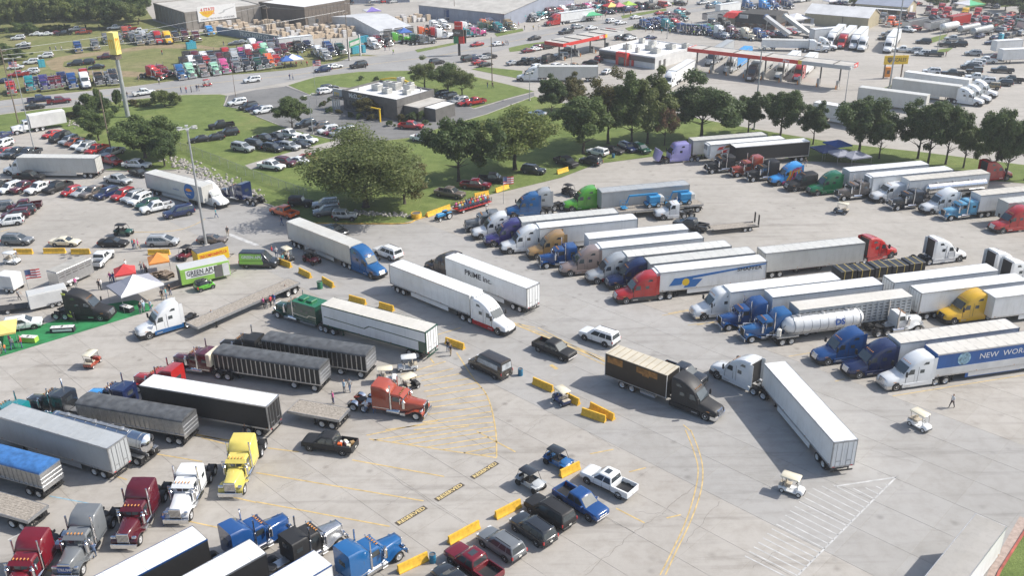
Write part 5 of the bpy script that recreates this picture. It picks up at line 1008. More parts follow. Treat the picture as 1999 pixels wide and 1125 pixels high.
# yellow barriers
BARM = {}
def barrier(a, b_, label, z=0):
    A, Bq = G(a), G(b_); d = Bq-A; L = round(max(1.2, d.length)*2)/2
    if L not in BARM: BARM[L] = MB().prismx([(-.30, 0), (.30, 0), (.30, .12), (.14, .35), (.09, .86), (-.09, .86), (-.14, .35), (-.30, .12)], 0, L).mesh('barrier_block', 30, (M_conc,))
    o = bpy.data.objects.new('traffic_barrier', BARM[L]); link(o); o.location = A; o.rotation_euler.z = math.atan2(d.y, d.x); return tag(o, label, 'barrier', 'yellow barriers')
O(500, 280)
bl = 'yellow concrete barrier '
barrier((340, 1010), (430, 1055), bl+'beside the shadow of the blue tractor'); barrier((175, 935), (270, 970), bl+'where people stand by the grey advert van'); barrier((520, 1080), (600, 1125), bl+'next to the green bin'); barrier((1335, 575), (1520, 508), bl+'along the kerb near the small tractor', 0); barrier((1705, 425), (1820, 400), bl+'behind the seated hayride'); barrier((1870, 385), (1965, 350), bl+'by the dark pickups on the lawn'); 
O(500, 560)
barrier((730, 105), (850, 140), bl+'above the green trimmed trailer, nearer its cab'); barrier((965, 160), (1085, 195), bl+'half hidden behind the green trimmed trailer'); barrier((1482, 440), (1625, 490), bl+'by two people behind the green trimmed trailer')
O(1000, 560)
barrier((165, 755), (325, 825), bl+'left of the parked golf cart'); barrier((420, 875), (530, 930), bl+'right of the parked golf cart'); barrier((545, 995), (740, 1062), bl+'nearer of the touching pair'); barrier((610, 950), (785, 1040), bl+'farther of the touching pair')
O(500, 840, 3.948)
barrier((1095, 1105), (1325, 995), bl+'beside the blue drum at the bottom'); barrier((1485, 880), (1705, 760), bl+'in front of the grey sport utility'); barrier((1845, 685), (2050, 580), bl+'behind the black sport utilities')
O(1000, 840, 3.948); barrier((370, 365), (525, 290), bl+'between the blue buggy and white pickup')
O(0, 280)
for i, (a, b_) in enumerate((((115, 862), (268, 862)), ((345, 858), (505, 856)), ((560, 862), (715, 862)), ((1160, 868), (1320, 868)), ((1515, 870), (1640, 860)))): barrier(a, b_, bl+f'under the queue of cars, {ordn(i)} from the left')
O(1000, 280); barrier((350, 240), (430, 215), bl+'beside the parked dark sport utility on the lawn edge')
def drum(c, label, mat, r=.3, h=.9, name='drum', cat='drum'):
    q = G(c); o = empty(name, q); tag(o, label, cat); build('shell', MB().lathe([(0, r), (.05, r), (h*.33, r), (h*.35, r*1.05), (h*.38, r), (h*.64, r), (h*.66, r*1.05), (h*.69, r), (h, r), (h, r*.9), (h*.9, r*.88)], (0, 0, 0), (0, 0, 1), 14), mat, o, 40); build('lid', MB().cyl((0, 0, h*.9), (0, 0, h*.93), r*.88, n=14), M_dkpanel, o)
M_drum = simple('blue_drum', (.02, .17, .30), .5, 0, .2, 3); M_bin = simple('green_bin', (.03, .18, .09), .5, 0, .2, 3)
O(0, 0, 1); drum((1016, 733), 'blue steel drum beside the black passenger van', M_drum); drum((845, 1098), 'blue steel drum by the maroon pickup', M_drum); drum((1197, 308), 'blue drum on the lawn near the lilac tractor', M_drum); drum((625, 563), 'green wheeled bin by a yellow barrier', M_bin, .4, 1.1, 'bin', 'bin'); drum((813, 425), 'yellow planter barrel at the kerb corner', M_conc, .9, .9, 'planter', 'planter')
# vendor tents
def tent(c, wd, label, mat, h=2.1, pk=1.1, mat2=None, rz=.4, dp=None):
    q = G(c); dp = dp or wd; o = empty('canopy_tent', q, rz); tag(o, label, 'tent', 'pop-up tents'); x, y = wd/2, dp/2; m2 = mat2 or mat
    pts = [(-x, -y, h), (x, -y, h), (x, y, h), (-x, y, h)]
    for k in range(4):
        a, b_ = Vector(pts[k]), Vector(pts[(k+1) % 4]); mid = (a+b_)/2*.5+Vector((0, 0, h*.5+pk*.42)); ap = Vector((0, 0, h+pk)); mb = MB()
        m1 = Vector((a.x*.5, a.y*.5, h+pk*.42)); m2_ = Vector((b_.x*.5, b_.y*.5, h+pk*.42)); mb.quad(a, b_, m2_, m1); mb.add([m1, m2_, ap], [(0, 1, 2)]); mb.quad(a-Vector((0, 0, .25)), b_-Vector((0, 0, .25)), b_, a)
        build('roof_panel', mb, mat if k % 2 == 0 else m2, o); build('leg', MB().cyl((a.x*.98, a.y*.98, 0), (a.x*.98, a.y*.98, h), .03, n=6), M_galv, o)
    return o
def fab(k, c): return simple('fabric_'+k, c, .75, 0, .08, .6)
F = dict(red=fab('red', (.55, .05, .05)), orange=fab('orange', (.72, .27, .06)), white=fab('white', (.72, .72, .74)), blue=fab('blue', (.05, .14, .42)), yellow=fab('yellow', (.72, .58, .18)), green=fab('green', (.08, .42, .20)), purple=fab('purple', (.20, .15, .45)), navy=fab('navy', (.06, .09, .20)), black=fab('black', (.03, .03, .035)), lime=fab('lime', (.35, .55, .08)), grey=fab('grey', (.3, .31, .36)), teal=fab('teal', (.1, .5, .5)), pink=fab('pink', (.6, .18, .25)))
O(0, 460, 4.6875)
tent((1165, 440), 3.0, 'red pop-up tent beside the striped white tent', F['red']); tent((1470, 330), 3.0, 'orange pop-up tent over picnic tables', F['orange']); tent((1265, 600), 6.2, 'white striped pop-up tent at the turf edge', F['white'], 2.6, 1.6, F['grey'], .75, 5.2); tent((20, 985), 4.2, 'yellow pop-up tent at the left edge', F['yellow'], 2.2, .9)
O(1500, 280)
for i, (c, k, w_) in enumerate((((440, 120), 'navy', 4.6), ((530, 80), 'blue', 4.2), ((555, 155), 'grey', 4.2), ((665, 170), 'grey', 4.6))): tent(c, w_, ('dark navy', 'bright blue', 'pale grey-blue', 'long grey-blue')[i]+' pop-up tent under the oaks', F[k], 2.2, .8, rz=.3)
O(0, 0, 1)
for i, (c, w_, k, k2, lb) in enumerate((((573, 128), 5.5, 'white', 'blue', 'blue and white striped tent in the roadside truck row'), ((561, 131), 3.5, 'blue', None, 'small blue tent beside the striped roadside tent'), ((908-181, 31), 6, 'purple', 'white', 'purple and white tent behind the white shop'), ((732, 9), 4, 'white', None, 'white tent at the far shed'), ((790, 74), 4.5, 'blue', None, 'blue tent by the white shop front'), ((1152, 39), 7, 'green', 'white', 'green and white striped tent by the roadside trailer'), ((1056, 33), 5, 'red', None, 'red tent among the far vendors'), ((1116, 24), 6, 'white', 'pink', 'pink and white tent among the far vendors'), ((1192, 22), 5.5, 'yellow', 'red', 'yellow and red tent at the far roadside'), ((1226, 19), 5, 'lime', None, 'lime green tent at the far roadside'), ((1208, 22), 4.5, 'pink', None, 'pink tent between yellow and lime tents'), ((1290, 7), 4, 'white', None, 'white tent at the far end of the roadside'), ((1553, 45), 9, 'white', None, 'big white tent beside the tan building'), ((1619, 12), 4, 'white', None, 'white tent near the far brick building'), ((1890, 18), 8, 'green', 'white', 'green and white striped tent at the upper right'), ((1150, 20), 4, 'white', None, 'plain white tent beside the striped green one'), ((1170, 8), 4, 'teal', None, 'teal tent among far vendors'), ((1080, 12), 4, 'black', None, 'black tent among far vendors'), ((960, 48), 4, 'white', None, 'white tent behind the teal truck'), ((1015, 42), 3.5, 'teal', None, 'teal tent at the far warehouse'))): tent(c, w_, lb, F[k], 2.3, 1.3, F[k2] if k2 else None)
# pallet yard of crated parts
M_crate = simple('crate_cardboard', (.52, .42, .31), .85, 0, .15, 2); M_wrap = simple('shrink_wrap', (.62, .6, .58), .4, 0, .15, 2)
rnd = random.Random(12); crm = [MB().rbox(-.8, .8, -.7, .7, .14, z, .05).box(-.8, .8, -.7, -.55, 0, .13).box(-.8, .8, -.08, .08, 0, .13).box(-.8, .8, .55, .7, 0, .13).mesh('crate', 30, (M_crate,)) for z in (1.3, 1.8, 2.3)]
yard = [((405, 55), (475, 49), 9), ((410, 60), (480, 53), 8), ((500, 47), (560, 52), 9), ((440, 64), (535, 58), 10), ((480, 70), (600, 63), 14), ((520, 78), (605, 68), 11), ((560, 84), (640, 70), 11), ((600, 62), (680, 60), 9), ((620, 68), (690, 63), 9), ((560, 56), (640, 60), 8), ((750, 44), (830, 36), 10), ((755, 47), (835, 40), 10), ((640, 74), (690, 70), 7)]
for ri, (a, b_, n_) in enumerate(yard):
    for i in range(n_):
        q = P(a[0]+(b_[0]-a[0])*i/(n_-1)+rnd.uniform(-1, 1), a[1]+(b_[1]-a[1])*i/(n_-1)+rnd.uniform(-.4, .4)); o = bpy.data.objects.new('crate', rnd.choice(crm)); link(o); o.location = q; o.rotation_euler.z = R(37+rnd.uniform(-12, 12))
        if rnd.random() < .3: o.material_slots[0].link = 'OBJECT'; o.material_slots[0].material = M_wrap
        tag(o, f'crate on pallet in the parts yard, {ordn(i)} in the {ordn(ri)} row', 'crate', 'parts yard crates')
# yard wall with lettering
A, Bq = P(424, 66), P(546, 86); th = math.atan2(Bq.y-A.y, Bq.x-A.x); L = (Bq-A).length; s = empty('yard_wall', A, th); tag(s, 'long blue-grey yard wall lettered for a parts sale', 'wall'); build('panel', MB().box(0, L, 0, .25, 0, 2.6), simple('wall_bluegrey', (.2, .24, .3), .7, 0, .1, .5), s); build('coping', MB().box(-.05, L+.05, -.04, .29, 2.6, 2.7), M_greyp, s); text('TRUCK PARTS CO', 2.0, M_let, s, (L*.38, -.02, 1.4), FR, bold=.03)
# portable toilets
wcm = MB().rbox(-.58, .58, -.58, .58, 0, 2.25, .08).mesh('cabin', 30, (simple('toilet_blue', (.03, .30, .42), .5, 0, .1, 2),)); wcd = MB().box(-.4, .4, -.6, -.57, .15, 2.0).mesh('door', None, (simple('toilet_door', (.08, .42, .52), .5, 0, .1, 2),))
for i, q in enumerate([(368, 96), (372, 95.5), (376, 95), (380, 94.5), (80, 131), (85, 130.5), (690, 105), (695, 104), (700, 103), (705, 102), (710, 102), (705, 84), (710, 83), (716, 82), (732, 82), (775, 78), (1953, 80), (375, 92)]):
    o = empty('portable_toilet', P(*q), R(30)); tag(o, f'blue portable toilet, {ordn(i)} from the left across the show ground', 'toilet', 'portable toilets')
    for n_, m_ in (('cabin', wcm), ('door', wcd)): link(bpy.data.objects.new(n_, m_), o)
# ------------------------------------------------------------------ tractors and trailers of the near lot
HA = 192.5
O(0, 0, 1)
# big rows, right half of the lot, all facing left
rig('long', 'grey', (921, 455), HA, 1, 'grey chrome-nosed tractor at the head of the main row'); rig('aero', 'white', (940, 469), HA, 1, 'white tractor second in the main row beside the grey chrome one')
rig('aero', 'purple', (964, 483), HA, 1, 'dark purple tractor in the main row'); rig('aero', 'white', (996, 497), HA, 1, 'white tractor right of the dark purple one', grille2='black')
rig('aero', 'tan', (1049, 508), HA, 1, 'tan gold tractor in the main row'); rig('long', 'blue', (1067.5, 526), HA, 1, 'blue long-nosed tractor with tall stacks beside the tan one')
rig('aero', 'taupe', (1114, 541), HA, 1, 'dusty pink-brown tractor in the main row'); rig('aero', 'silver', (1166, 556), HA, 1, 'silver tractor with dark red side stripes', lower='darkred')
rig('aero', 'navy', (1205, 567), HA, 1, 'navy tractor squeezed beside the red one'); rig('aero', 'red', (1222.5, 595), HA, 1, 'bright red tractor pulling the blue striped trailer', lower='darkgrey')
rig('aerob', 'white', (1374, 626), HA, 1, 'white tractor with silver bull bar in the lower row', bump='chrome'); rig('longr', 'blue', (1422.5, 648), HA, 1, 'blue long-nosed tractor, first of the touching pair', sleeper='blue'); rig('longr', 'brightblue', (1467.5, 671), HA, 1, 'brighter blue long-nosed tractor, second of the touching pair')
rig('aero', 'blue', (1616, 715), HA, 1, 'metallic blue tractor with chrome grille near the tank trailer', grille2='chrome'); rig('aero', 'navy', (1677, 741), HA, 1, 'deep blue tractor between metallic blue and white tractors', grille2='chrome')
rig('aero', 'white', (1749, 765), HA, 1, 'white tractor pulling the blue moving van trailer', grille2='chrome', bump='alu')
rig('aero', 'brightblue', (1004, 427), HA, 1, 'bright blue tractor at the top of the main row'); rig('aero', 'silver', (1028, 418), HA, 1, 'silver bobtail tractor behind the bright blue one'); rig('aero', 'lime', (1117, 414), HA, 1, 'lime green tractor in the main row')
rig('day', 'white', (1295, 431), (1352, 427), 1, 'white day-cab tractor beside the boom lifts'); 
rig('aero', 'yellow', (1862, 635), HA, 1, 'golden yellow tractor behind the long white trailers', grille2='black')
def T(kind, f, r, label, side=1, **kw): return trl(kind, f, r, side, label, **kw)
T('vanplain', (1019, 434), HA, 'pale grey trailer behind the purple tractor', skin='pearl'); T('reefer', (1054, 446), HA, 'white-roofed refrigerated trailer behind the tan tractor')
T('van', (1150, 467), HA, 'white trailer behind the blue long-nosed tractor'); T('reefer', (1175, 485), HA, 'white refrigerated trailer behind the dusty pink-brown tractor'); T('van', (1226, 502), HA, 'off-white trailer behind the silver tractor', skin='offwhite'); T('van', (1270, 516), HA, 'cream-roofed trailer behind the navy tractor', skin='pearl')
sh = T('reefer', (1289, 533), HA, 'white trailer with blue stripe and diamond logo on its side')
T('vanplain', (1175, 376), HA, 'silver trailer behind the lime green tractor', skin='silver')
T('van', (1427, 571), HA, 'white trailer behind the bull bar tractor'); T('van', (1509, 581), HA, 'plain white trailer between the bull bar rig and livestock trailer'); T('livestock', (1561, 606), HA, 'grey slatted livestock trailer with many vent holes', skin='silver', roof='#cfcbc2')
fw_ = T('van', (1759, 671), HA, 'white trailer with small blue name behind the deep blue tractor', roof='#cfcbc2'); nw = T('van', (1832, 693), HA, 'moving van trailer, blue above and white below', roof='#cfcbc2', skin=skin('#1d5aa0')); T('van', (1944, 582), HA, 'white trailer behind the golden yellow tractor')
# right-facing rigs in the same block
HB = HA-180
rig('aero', 'red', (1739, 505), (1680, 517), -1, 'red tractor facing right at the middle of the lot'); T('vanplain', (1690, 474), HB, 'weathered white trailer behind the right-facing red tractor', -1, skin='pearl')
rig('aero', 'white', (1872, 512), HB, -1, 'white tractor facing right ahead of the tarped load'); fb = T('flatbed', (1812, 532), HB, 'flatbed under a strapped black tarped load', -1, L=14.6)
rig('aero', 'white', (1990, 538), HB, -1, 'white tractor facing right, cut by the long white trailer'); T('van', (1950, 528), HB, 'long white trailer facing right below the tarped load', -1); T('van', 12.5, (1799, 573), 'ribbed white trailer with a dark rear, facing right', -1, skin='white')
rig('aero', 'white', (2022, 556), HB, -1, 'white tractor at the right picture edge')
rig('longday', 'white', (1790, 650), HB, -1, 'white tractor with black stacks pulling the pneumatic tank', visor='black'); pt = T('pneumatic', HB, (1515, 662), 'white pneumatic tank trailer with blue letters', -1, L=12.8, z=1.2, skin='white')
# upper right row
for st, c, q, lb, kw in (('long', 'black', (1390, 340), 'black long-nosed tractor with chrome stacks, first past the lilac one', {}), ('longr', 'rust', (1439, 347), 'brick red long-nosed tractor in the upper row', {}), ('longr', 'black', (1470, 356), 'black long-nosed tractor between the brick red and rainbow ones', {}), ('aero', 'skyblue', (1520, 364), 'rainbow painted tractor with yellow and violet swirls', {'lower': 'pink'}), ('lowaero', 'black', (1552, 375), 'black low-roofed tractor beside the green one', {}), ('aero', 'green', (1596, 383), 'emerald green tractor in the upper row', {}), ('long', 'bronze', (1647, 393), 'bronze grey long-nosed tractor in the upper row', {}), ('lowaero', 'white', (1720, 397), 'white low-roofed tractor in the upper row', {}), ('long', 'darkgrey', (1752, 412), 'charcoal long-nosed tractor with a long frame', {}), ('aero', 'white', (1819, 420), 'white high-roofed tractor in the upper row', {}), ('long', 'lightblue', (1856, 432), 'pale blue boxy long-nosed tractor', {'visor': 'lightblue'}), ('aero', 'red', (1957, 457), 'bright red tractor at the right of the upper row', {})):
    o = rig(st, c, q, HA, 1, lb, **kw)
    if c == 'skyblue': rainbow = o
li = rig('aerob', 'lilac', (1301, 320), HA, 1, 'lilac tractor with its hood tipped open by the trees')
for ch in li.children:
    if ch.name.startswith('hood') or ch.name.startswith('grille') or ch.name.startswith('headlight'): ch.location = (1.1-0.0, 0, -.35); ch.rotation_euler.y = R(62); ch.location = (.55, 0, 1.3)
for tt, c, q, lb, kw in (('vanplain', 'pearl', (1354, 275), 'pale trailer behind the lilac tractor under the trees', {}), ('reefer', 'white', (1388, 283), 'white trailer with red flame lettering under the trees', {}), ('vanplain', 'black', (1436, 288), 'black-sided trailer with white roof in the upper row', {'roof': 'white'}), ('van', 'white', (1660, 335), 'white trailer left of three under the oaks', {}), ('reefer', 'white', (1706, 346), 'white refrigerated trailer middle of three under the oaks', {}), ('van', 'white', (1777, 353), 'white trailer right of three under the oaks', {'roof': '#cfcbc2'}), ('van', 'white', (1916, 382), 'white trailer behind the pale blue tractor', {'roof': '#cfcbc2'}), ('van', 'pearl', (1970, 397), 'grey-white trailer behind the bright red upper tractor', {})):
    o = T(tt, q, HA, lb, skin=c, **kw)
    if 'flame' in lb: flame = o
T('tank', (1812, 366), HA, 'long polished steel tank trailer in the upper row', L=12.5, z=3.0, skin=M_chrome); rig('aero', 'red', (1965, 352), HB, -1, 'red tractor facing away behind the steel tank trailer')
# moving rigs on the drive
rig('aero', 'brightblue', (724, 545), (681, 526.5), -1, 'bright blue tractor turning into the lot'); T('van', (681, 481), (559, 432.5), 'silver-sided trailer behind the turning blue tractor', -1, skin='pearl')
rig('aero', 'white', (971, 655), (899, 625), -1, 'white tractor with red skirts leaving between the barriers', lower='red'); T('reefer', (916, 577.5), (755, 515), 'long white trailer behind the red-skirted tractor', -1)
pr = T('reefer', (869, 503), (1037, 567), 'white trailer with black name on its side heading away'); rig('aero', 'brown', (838, 533), 138, 1, 'dark brown tractor heading away up the drive')
rig('aero', 'white', (1399, 741), (1474, 775), 1, 'white tractor turning sharply before its trailer'); t1 = T('van', (1482, 699), (1628.4, 864.8), 'jackknifed white trailer with its rear doors towards us', 1, anchor='r')
# straight box truck and corner trailer
ct = T('van', (1905, 1003), (1840, 1083), 'tan-roofed white trailer along the red kerb at the bottom corner', 1, roof='#a6a29b')
for ch in list(ct.children):
    if ch.name.startswith('roof_bow'): bpy.data.objects.remove(ch)
# black box-body truck
p = tractor('aero'); loc, h = place(p, (1375, 822), -40.5, -1)
bt = inst(p, 'box_truck', 'black straight truck with cream-roofed box and rust patches crossing the drive', 'truck', loc, h, dict(paint='black', lower='black', grille2='chrome', bump='chrome'), skip=('fifth_wheel', 'wheel', 'axle', 'mud_flap', 'frame_rail', 'rear_fairing', 'deck_plate'))
def addw(root, x, y, r, wd, rk='rim'):
    q = Proto(); wheel(q, x, y, r, wd, rk); w_ = bpy.data.objects.new('wheel', q.parts[0]['m']); link(w_, root); c = bpy.data.objects.new('rim', q.parts[1]['m']); link(c, w_)
for s in (1, -1):
    addw(bt, 0, s*1.2, .52, .3)
    for x in (-9.6, -10.95): addw(bt, x, s*1.22, .52, .56)
    build('frame_rail', MB().box(-13.2, .4, s*.38, s*.5, .72, .98), M_frame, bt)
    build('tool_box', MB().rbox(-8.4, -6.4, s*.8, s*1.22, .45, .85, .05), M_alu, bt); build('body_rail', MB().box(-13.3, -4.95, s*1.29, s*1.32, 1.0, 1.12), M_alu, bt)
M_soot = simple('soot_black_panel', (.022, .019, .017), .45, 0, .25, 1); M_rustp = simple('rust_patch', (.30, .15, .04), .7, 0, .4, 2)
build('box_body', MB().box(-13.3, -4.95, -1.3, 1.3, 1.02, 3.95), M_soot, bt); build('box_roof', MB().box(-13.32, -4.93, -1.31, 1.31, 3.95, 4.02), simple('cream_roof', (.55, .50, .40), .6, 0, .1, .5), bt)
for k in range(10): build('roof_bow', MB().box(-13.0+k*.85, -12.93+k*.85, -1.2, 1.2, 4.02, 4.05), simple('bow_tan', (.36, .30, .2), .6), bt)
for x in (-4.97, -13.34): build('corner_post', MB().box(x, x+.06, -1.34, -1.28, 1.0, 4.0).box(x, x+.06, 1.28, 1.34, 1.0, 4.0), M_whitew, bt)
for a, c, z0, z1 in ((-13.0, -10.9, 2.9, 3.75), (-9.0, -6.2, 3.0, 3.75), (-8.2, -7.3, 2.8, 3.1)): build('rust_patch', MB().box(a, c, -1.312, -1.3, z0, z1), M_rustp, bt)
# left of the drive: show rigs
rig('aero', 'white', (294, 663), (389, 634), 1, 'white tractor with blue swoosh hitched to the long empty flatbed', lower='brightblue'); T('step', (385, 640), (583, 553), 'long empty wooden flatbed trailer with open deck', 1, z=1.45, L=17.5)
gr_ = rig('stretch', 'darkgreen', (542, 622), (640, 652), 1, 'dark green show tractor with stretched sleeper and many axles', rfender='darkgreen', visor='green'); gt = T('vanplain', (626, 595), (832.5, 650), 'show trailer with white sides, green trim and cream roof', 1, skin='white', roof='#cfcbc2', rail='darkgreen', frame2='darkgreen', frame='darkgreen', L=16.6)
T('hopper', (510, 665), (712, 696), 'black ribbed hopper trailer with grey tarp, farther of the pair', 1, L=14.2, z=3.2, skin='black'); T('hopper', (415, 691), (622, 722), 'black ribbed hopper trailer with grey tarp, nearer of the pair', 1, L=14.2, z=3.2, skin='black')
rig('long', 'black', (438, 700), 162, 1, 'black long-nosed tractor of the farther hopper rig'); mc_ = rig('long', 'maroon', (347, 728), 162, 1, 'maroon long-nosed tractor with cream sleeper back')
rig('longr', 'red', (270, 768), 162, 1, 'bright red tractor behind the black-sided trailer'); bk = T('vanplain', (271, 752.5), (516, 794), 'black-sided trailer with bright white roof in the left group', 1, skin='black', roof='white', frame2='alu')
T('step', (560, 805), (620, 816), 'short weathered wooden flatbed behind the black-sided trailer', 1, L=6.5, z=1.3)
og = rig('longr', 'rust', (812, 822), (694, 804.5), -1, 'rust orange bobtail tractor with chrome fenders in the hatched zone', rfender='chrome', frame='rust')
T('grain', (147, 790), (354, 825), 'silver grain trailer with grey tarp and bows', 1, L=13.5, z=3.15, skin=M_alu); rig('long', 'darkgrey', (62, 812), 163, 1, 'charcoal long-nosed tractor of the grain trailer')
rig('long', 'navy', (180, 800), 163, 1, 'navy tractor with pale blue hood behind the grain trailer', paint='skyblue', cabpaint='navy', sleeper='navy')
rig('long', 'teal', (-30, 838), 163, 1, 'teal tractor cut by the left picture edge')
T('van', (-14, 811), (209, 877), 'silver van trailer with bright rear doors at lower left', 1, anchor='r', skin='silver'); T('tank', (60, 812), (272, 868), 'polished tank trailer hidden behind the silver van trailer', 1, anchor='r', L=13.5, z=3.0, skin=M_chrome)
T('grain', 158.5, (76, 927), 'grain trailer with blue tarp at the left edge', 1, L=13.5, z=3.15, skin=M_alu, tarp=M_tarpb); T('step', 158.5, (53, 1020), 'wooden flatbed trailer at the lower left edge', 1, L=14, z=1.4)
build('back_panel', MB().rbox(-5.0, -4.35, -1.22, 1.22, 1.5, 3.2, .12), paint('cream'), mc_); build('back_window', MB().box(-5.02, -5.0, -.5, .5, 2.2, 2.7), M_glass, mc_)
for s_ in (1, -1):
    for x, z in ((-3.6, 2.7), (-6.4, 2.7), (-4.6, 2.15), (-5.5, 2.15)): build('sleeper_window', MB().box(x-.3, x+.1, s_*1.2, s_*1.225, z, z+.28), M_glass, gr_)
    build('cream_stripe', MB().prism([(-3.1, 1.55), (-5.6, 1.45), (-6.0, 1.8), (-7.2, 1.8), (-7.2, 1.9), (-5.95, 1.9), (-5.5, 1.56), (-3.1, 1.66)], s_*1.2, s_*1.22), paint('cream'), gr_); build('tool_box', MB().rbox(-6.8, -4.2, s_*.75, s_*1.18, .45, .8, .05), M_chrome, gr_); addw(gr_, -7.85, s_*1.22, .52, .56)
for x in (-4.2, -5.6): build('roof_unit', MB().rbox(x-.5, x+.5, -.6, .6, 3.42, 3.75, .1), paint('green'), gr_)
build('roof_lip', MB().box(-7.3, -3.1, -1.25, 1.25, 3.38, 3.45), paint('green'), gr_)
# bobtails nosing towards the camera
for st, c, q, lb, kw in (('longr', 'paleyellow', (480, 964), 'yellow bobtail tractor nosing towards the camera', {'bump': 'paleyellow', 'chrome': M_chrome}), ('long', 'white', (376, 1015), 'white flat-roofed bobtail tractor between yellow and maroon ones', {}), ('longr', 'maroon', (277, 1063), 'maroon bobtail tractor with silver sleeper roof cap', {}), ('longr', 'grey', (166, 1122), 'grey bobtail tractor with a banner on its grille', {}), ('longr', 'darkred', (60, 1175), 'dark red bobtail tractor at the lower left corner', {'rfender': 'chrome'})):
    o = rig(st, c, q, -92, 1, lb, **kw)
    if c == 'grey': gb = o
text('TRUMP', .42, M_let, build('grille_banner', MB().box(.905, .93, -.6, .6, .95, 1.55), M_lblue, gb), (.935, -.56, 1.25), (R(90), 0, R(90)), bold=.012)
# bottom rigs aiming up and to the right
rig('longr', 'navy', (560, 1056), 45, -1, 'royal blue long-nosed tractor at the bottom', paint='blue', cabpaint='blue', sleeper='blue'); rig('long', 'black', (665, 1070), 45, -1, 'black tractor with bare steel hood between two blue ones', paint='alu', sleeper='black', cabpaint='black'); rig('longr', 'brightblue', (781, 1097), 45, -1, 'bright blue tractor at the bottom beside the yellow barrier')
T('vanplain', (405, 1053), 45, 'white-roofed trailer with blue frame at the bottom', -1, skin='black', roof='white', rail='blue'); T('vanplain', (520, 1080), 45, 'white-roofed black trailer behind the steel-hooded tractor', -1, skin='black', roof='white'); T('vanplain', (648, 1103), 45, 'white-roofed trailer behind the bright blue bottom tractor', -1, skin='white', roof='white', rail='blue')
# far left rigs
rig('aero', 'white', (18, 343), 175, 1, 'white tractor of the long trailer in the left lot'); T('van', (31, 307.5), (185, 309), 'long white trailer parked along the left lot', 1, skin='pearl')
rig('aero', 'white', (421, 407), (380, 392), -1, 'white tractor driving in with the blue oval trailer'); us = T('van', (391, 365), (281, 337), 'white trailer with a blue oval logo entering the drive', -1, skin='pearl', anchor='r')
rig('longr', 'navy', (435, 390), 150, 1, 'navy bobtail tractor waiting by the rocky ditch')
sb = rig('aero', 'black', (197, 628), (103, 625), -1, 'black show tractor with open hood lights on the green turf', rfender='chrome')
p = tractor('longday'); O(0, 180, 5.88); loc, h = place(p, (205, 490), (505, 440), 1)
wb = inst(p, 'box_truck', 'white delivery box truck beside the highway bank', 'truck', loc, h, dict(paint='white', cabpaint='white', visor='white', bump='white', chrome='white'), skip=('fifth_wheel', 'exhaust_stack', 'air_cleaner', 'deck_plate', 'sun_visor', 'fuel_tank', 'marker_lamp'))
build('box_body', MB().rbox(-11.0, -3.1, -1.25, 1.25, 1.0, 3.9, .06), M_whitew, wb); O(0, 0, 1)
# lettering and graphics on trailers
def side_text(root, s, body, size, x, z, mat, **kw):
    return text(body, size, mat, root, (x, s*(1.318), z), (R(90), 0, R(180) if s > 0 else 0), **kw)
M_blue = simple('graphic_blue', (.025, .15, .42), .5, 0, .06, 1)
side_text(sh, 1, 'SHAFFER', .72, -11.6, 3.25, M_letb, sx=1.35, bold=.012)
build('logo_stripe', MB().prism([(-2.0, 2.9), (-16.0, 3.86), (-16.0, 3.66), (-5.0, 2.72), (-4.5, 2.2), (-3.0, 2.2)], 1.285, 1.30), M_blue, sh); build('logo_diamond', MB().prism([(-2.2, 3.0), (-4.0, 2.9), (-3.2, 1.9), (-1.4, 1.9)], 1.285, 1.304), M_blue, sh); build('logo_diamond', MB().prism([(-4.4, 2.6), (-6.4, 2.5), (-5.4, 1.4), (-3.6, 1.4)], 1.285, 1.304), M_blue, sh); build('logo_sun', MB().lathe([(0, .55), (.02, .55)], (-3.9, 1.29, 2.25), (0, 1, 0), 16), M_yelp, sh)
side_text(nw, 1, 'NEW  WORLD  VAN  LINES', 1.0, -5.6, 3.1, M_let, sx=1.1); build('globe_emblem', MB().lathe([(0, .85), (.02, .85)], (-3.6, 1.29, 3.1), (0, 1, 0), 20), simple('globe_pale', (.3, .5, .62), .5, 0, .5, 2), nw); build('lower_panel', MB().box(-16.1, -.05, 1.285, 1.305, 1.1, 2.15), M_whitew, nw); build('drop_frame', MB().box(-13, -4.6, .9, 1.3, .55, 1.08), M_whitew, nw); build('front_panel', MB().box(0, .03, -1.2, 1.2, 1.2, 2.0), M_whitew, nw)
side_text(fw_, 1, 'Freedom', .9, -3.2, 3.4, M_lblue, sx=1.1); side_text(pr, 1, 'PRIME inc.', 1.15, -4.0, 3.0, M_letb, sx=1.1, bold=.02)
build('logo_disc', MB().lathe([(0, 1.42), (.02, 1.42)], (-3.6, -1.315, 2.65), (0, 1, 0), 24), M_blue, us); build('logo_swoosh', MB().prism([(-4.6, 2.75), (-4.2, 3.15), (-3.4, 3.2), (-2.6, 2.85), (-3.2, 2.7), (-3.9, 2.55)], -1.325, -1.314), M_orp, us); text('xpress', .5, M_let, us, (-4.55, -1.33, 2.15), FR); text('truckload', .42, M_lblue, us, (-8.2, -1.318, 2.4), FR)
for i, (x0, z0) in enumerate(((-1.0, 1.6), (-2.2, 2.2), (-3.4, 1.5), (-4.2, 2.6), (-2.9, 3.2), (-1.4, 2.9))): build('flame_graphic', MB().prism([(x0, z0), (x0-1.5, z0+.15), (x0-1.1, z0+.4), (x0-1.8, z0+.75), (x0-.4, z0+.55)], 1.285, 1.305), M_redp if i % 2 else M_rustp, flame)
text('DS', 1.1, M_lblue, pt, (-4.6, -1.17, 2.4), (R(80), 0, 0), bold=.04)
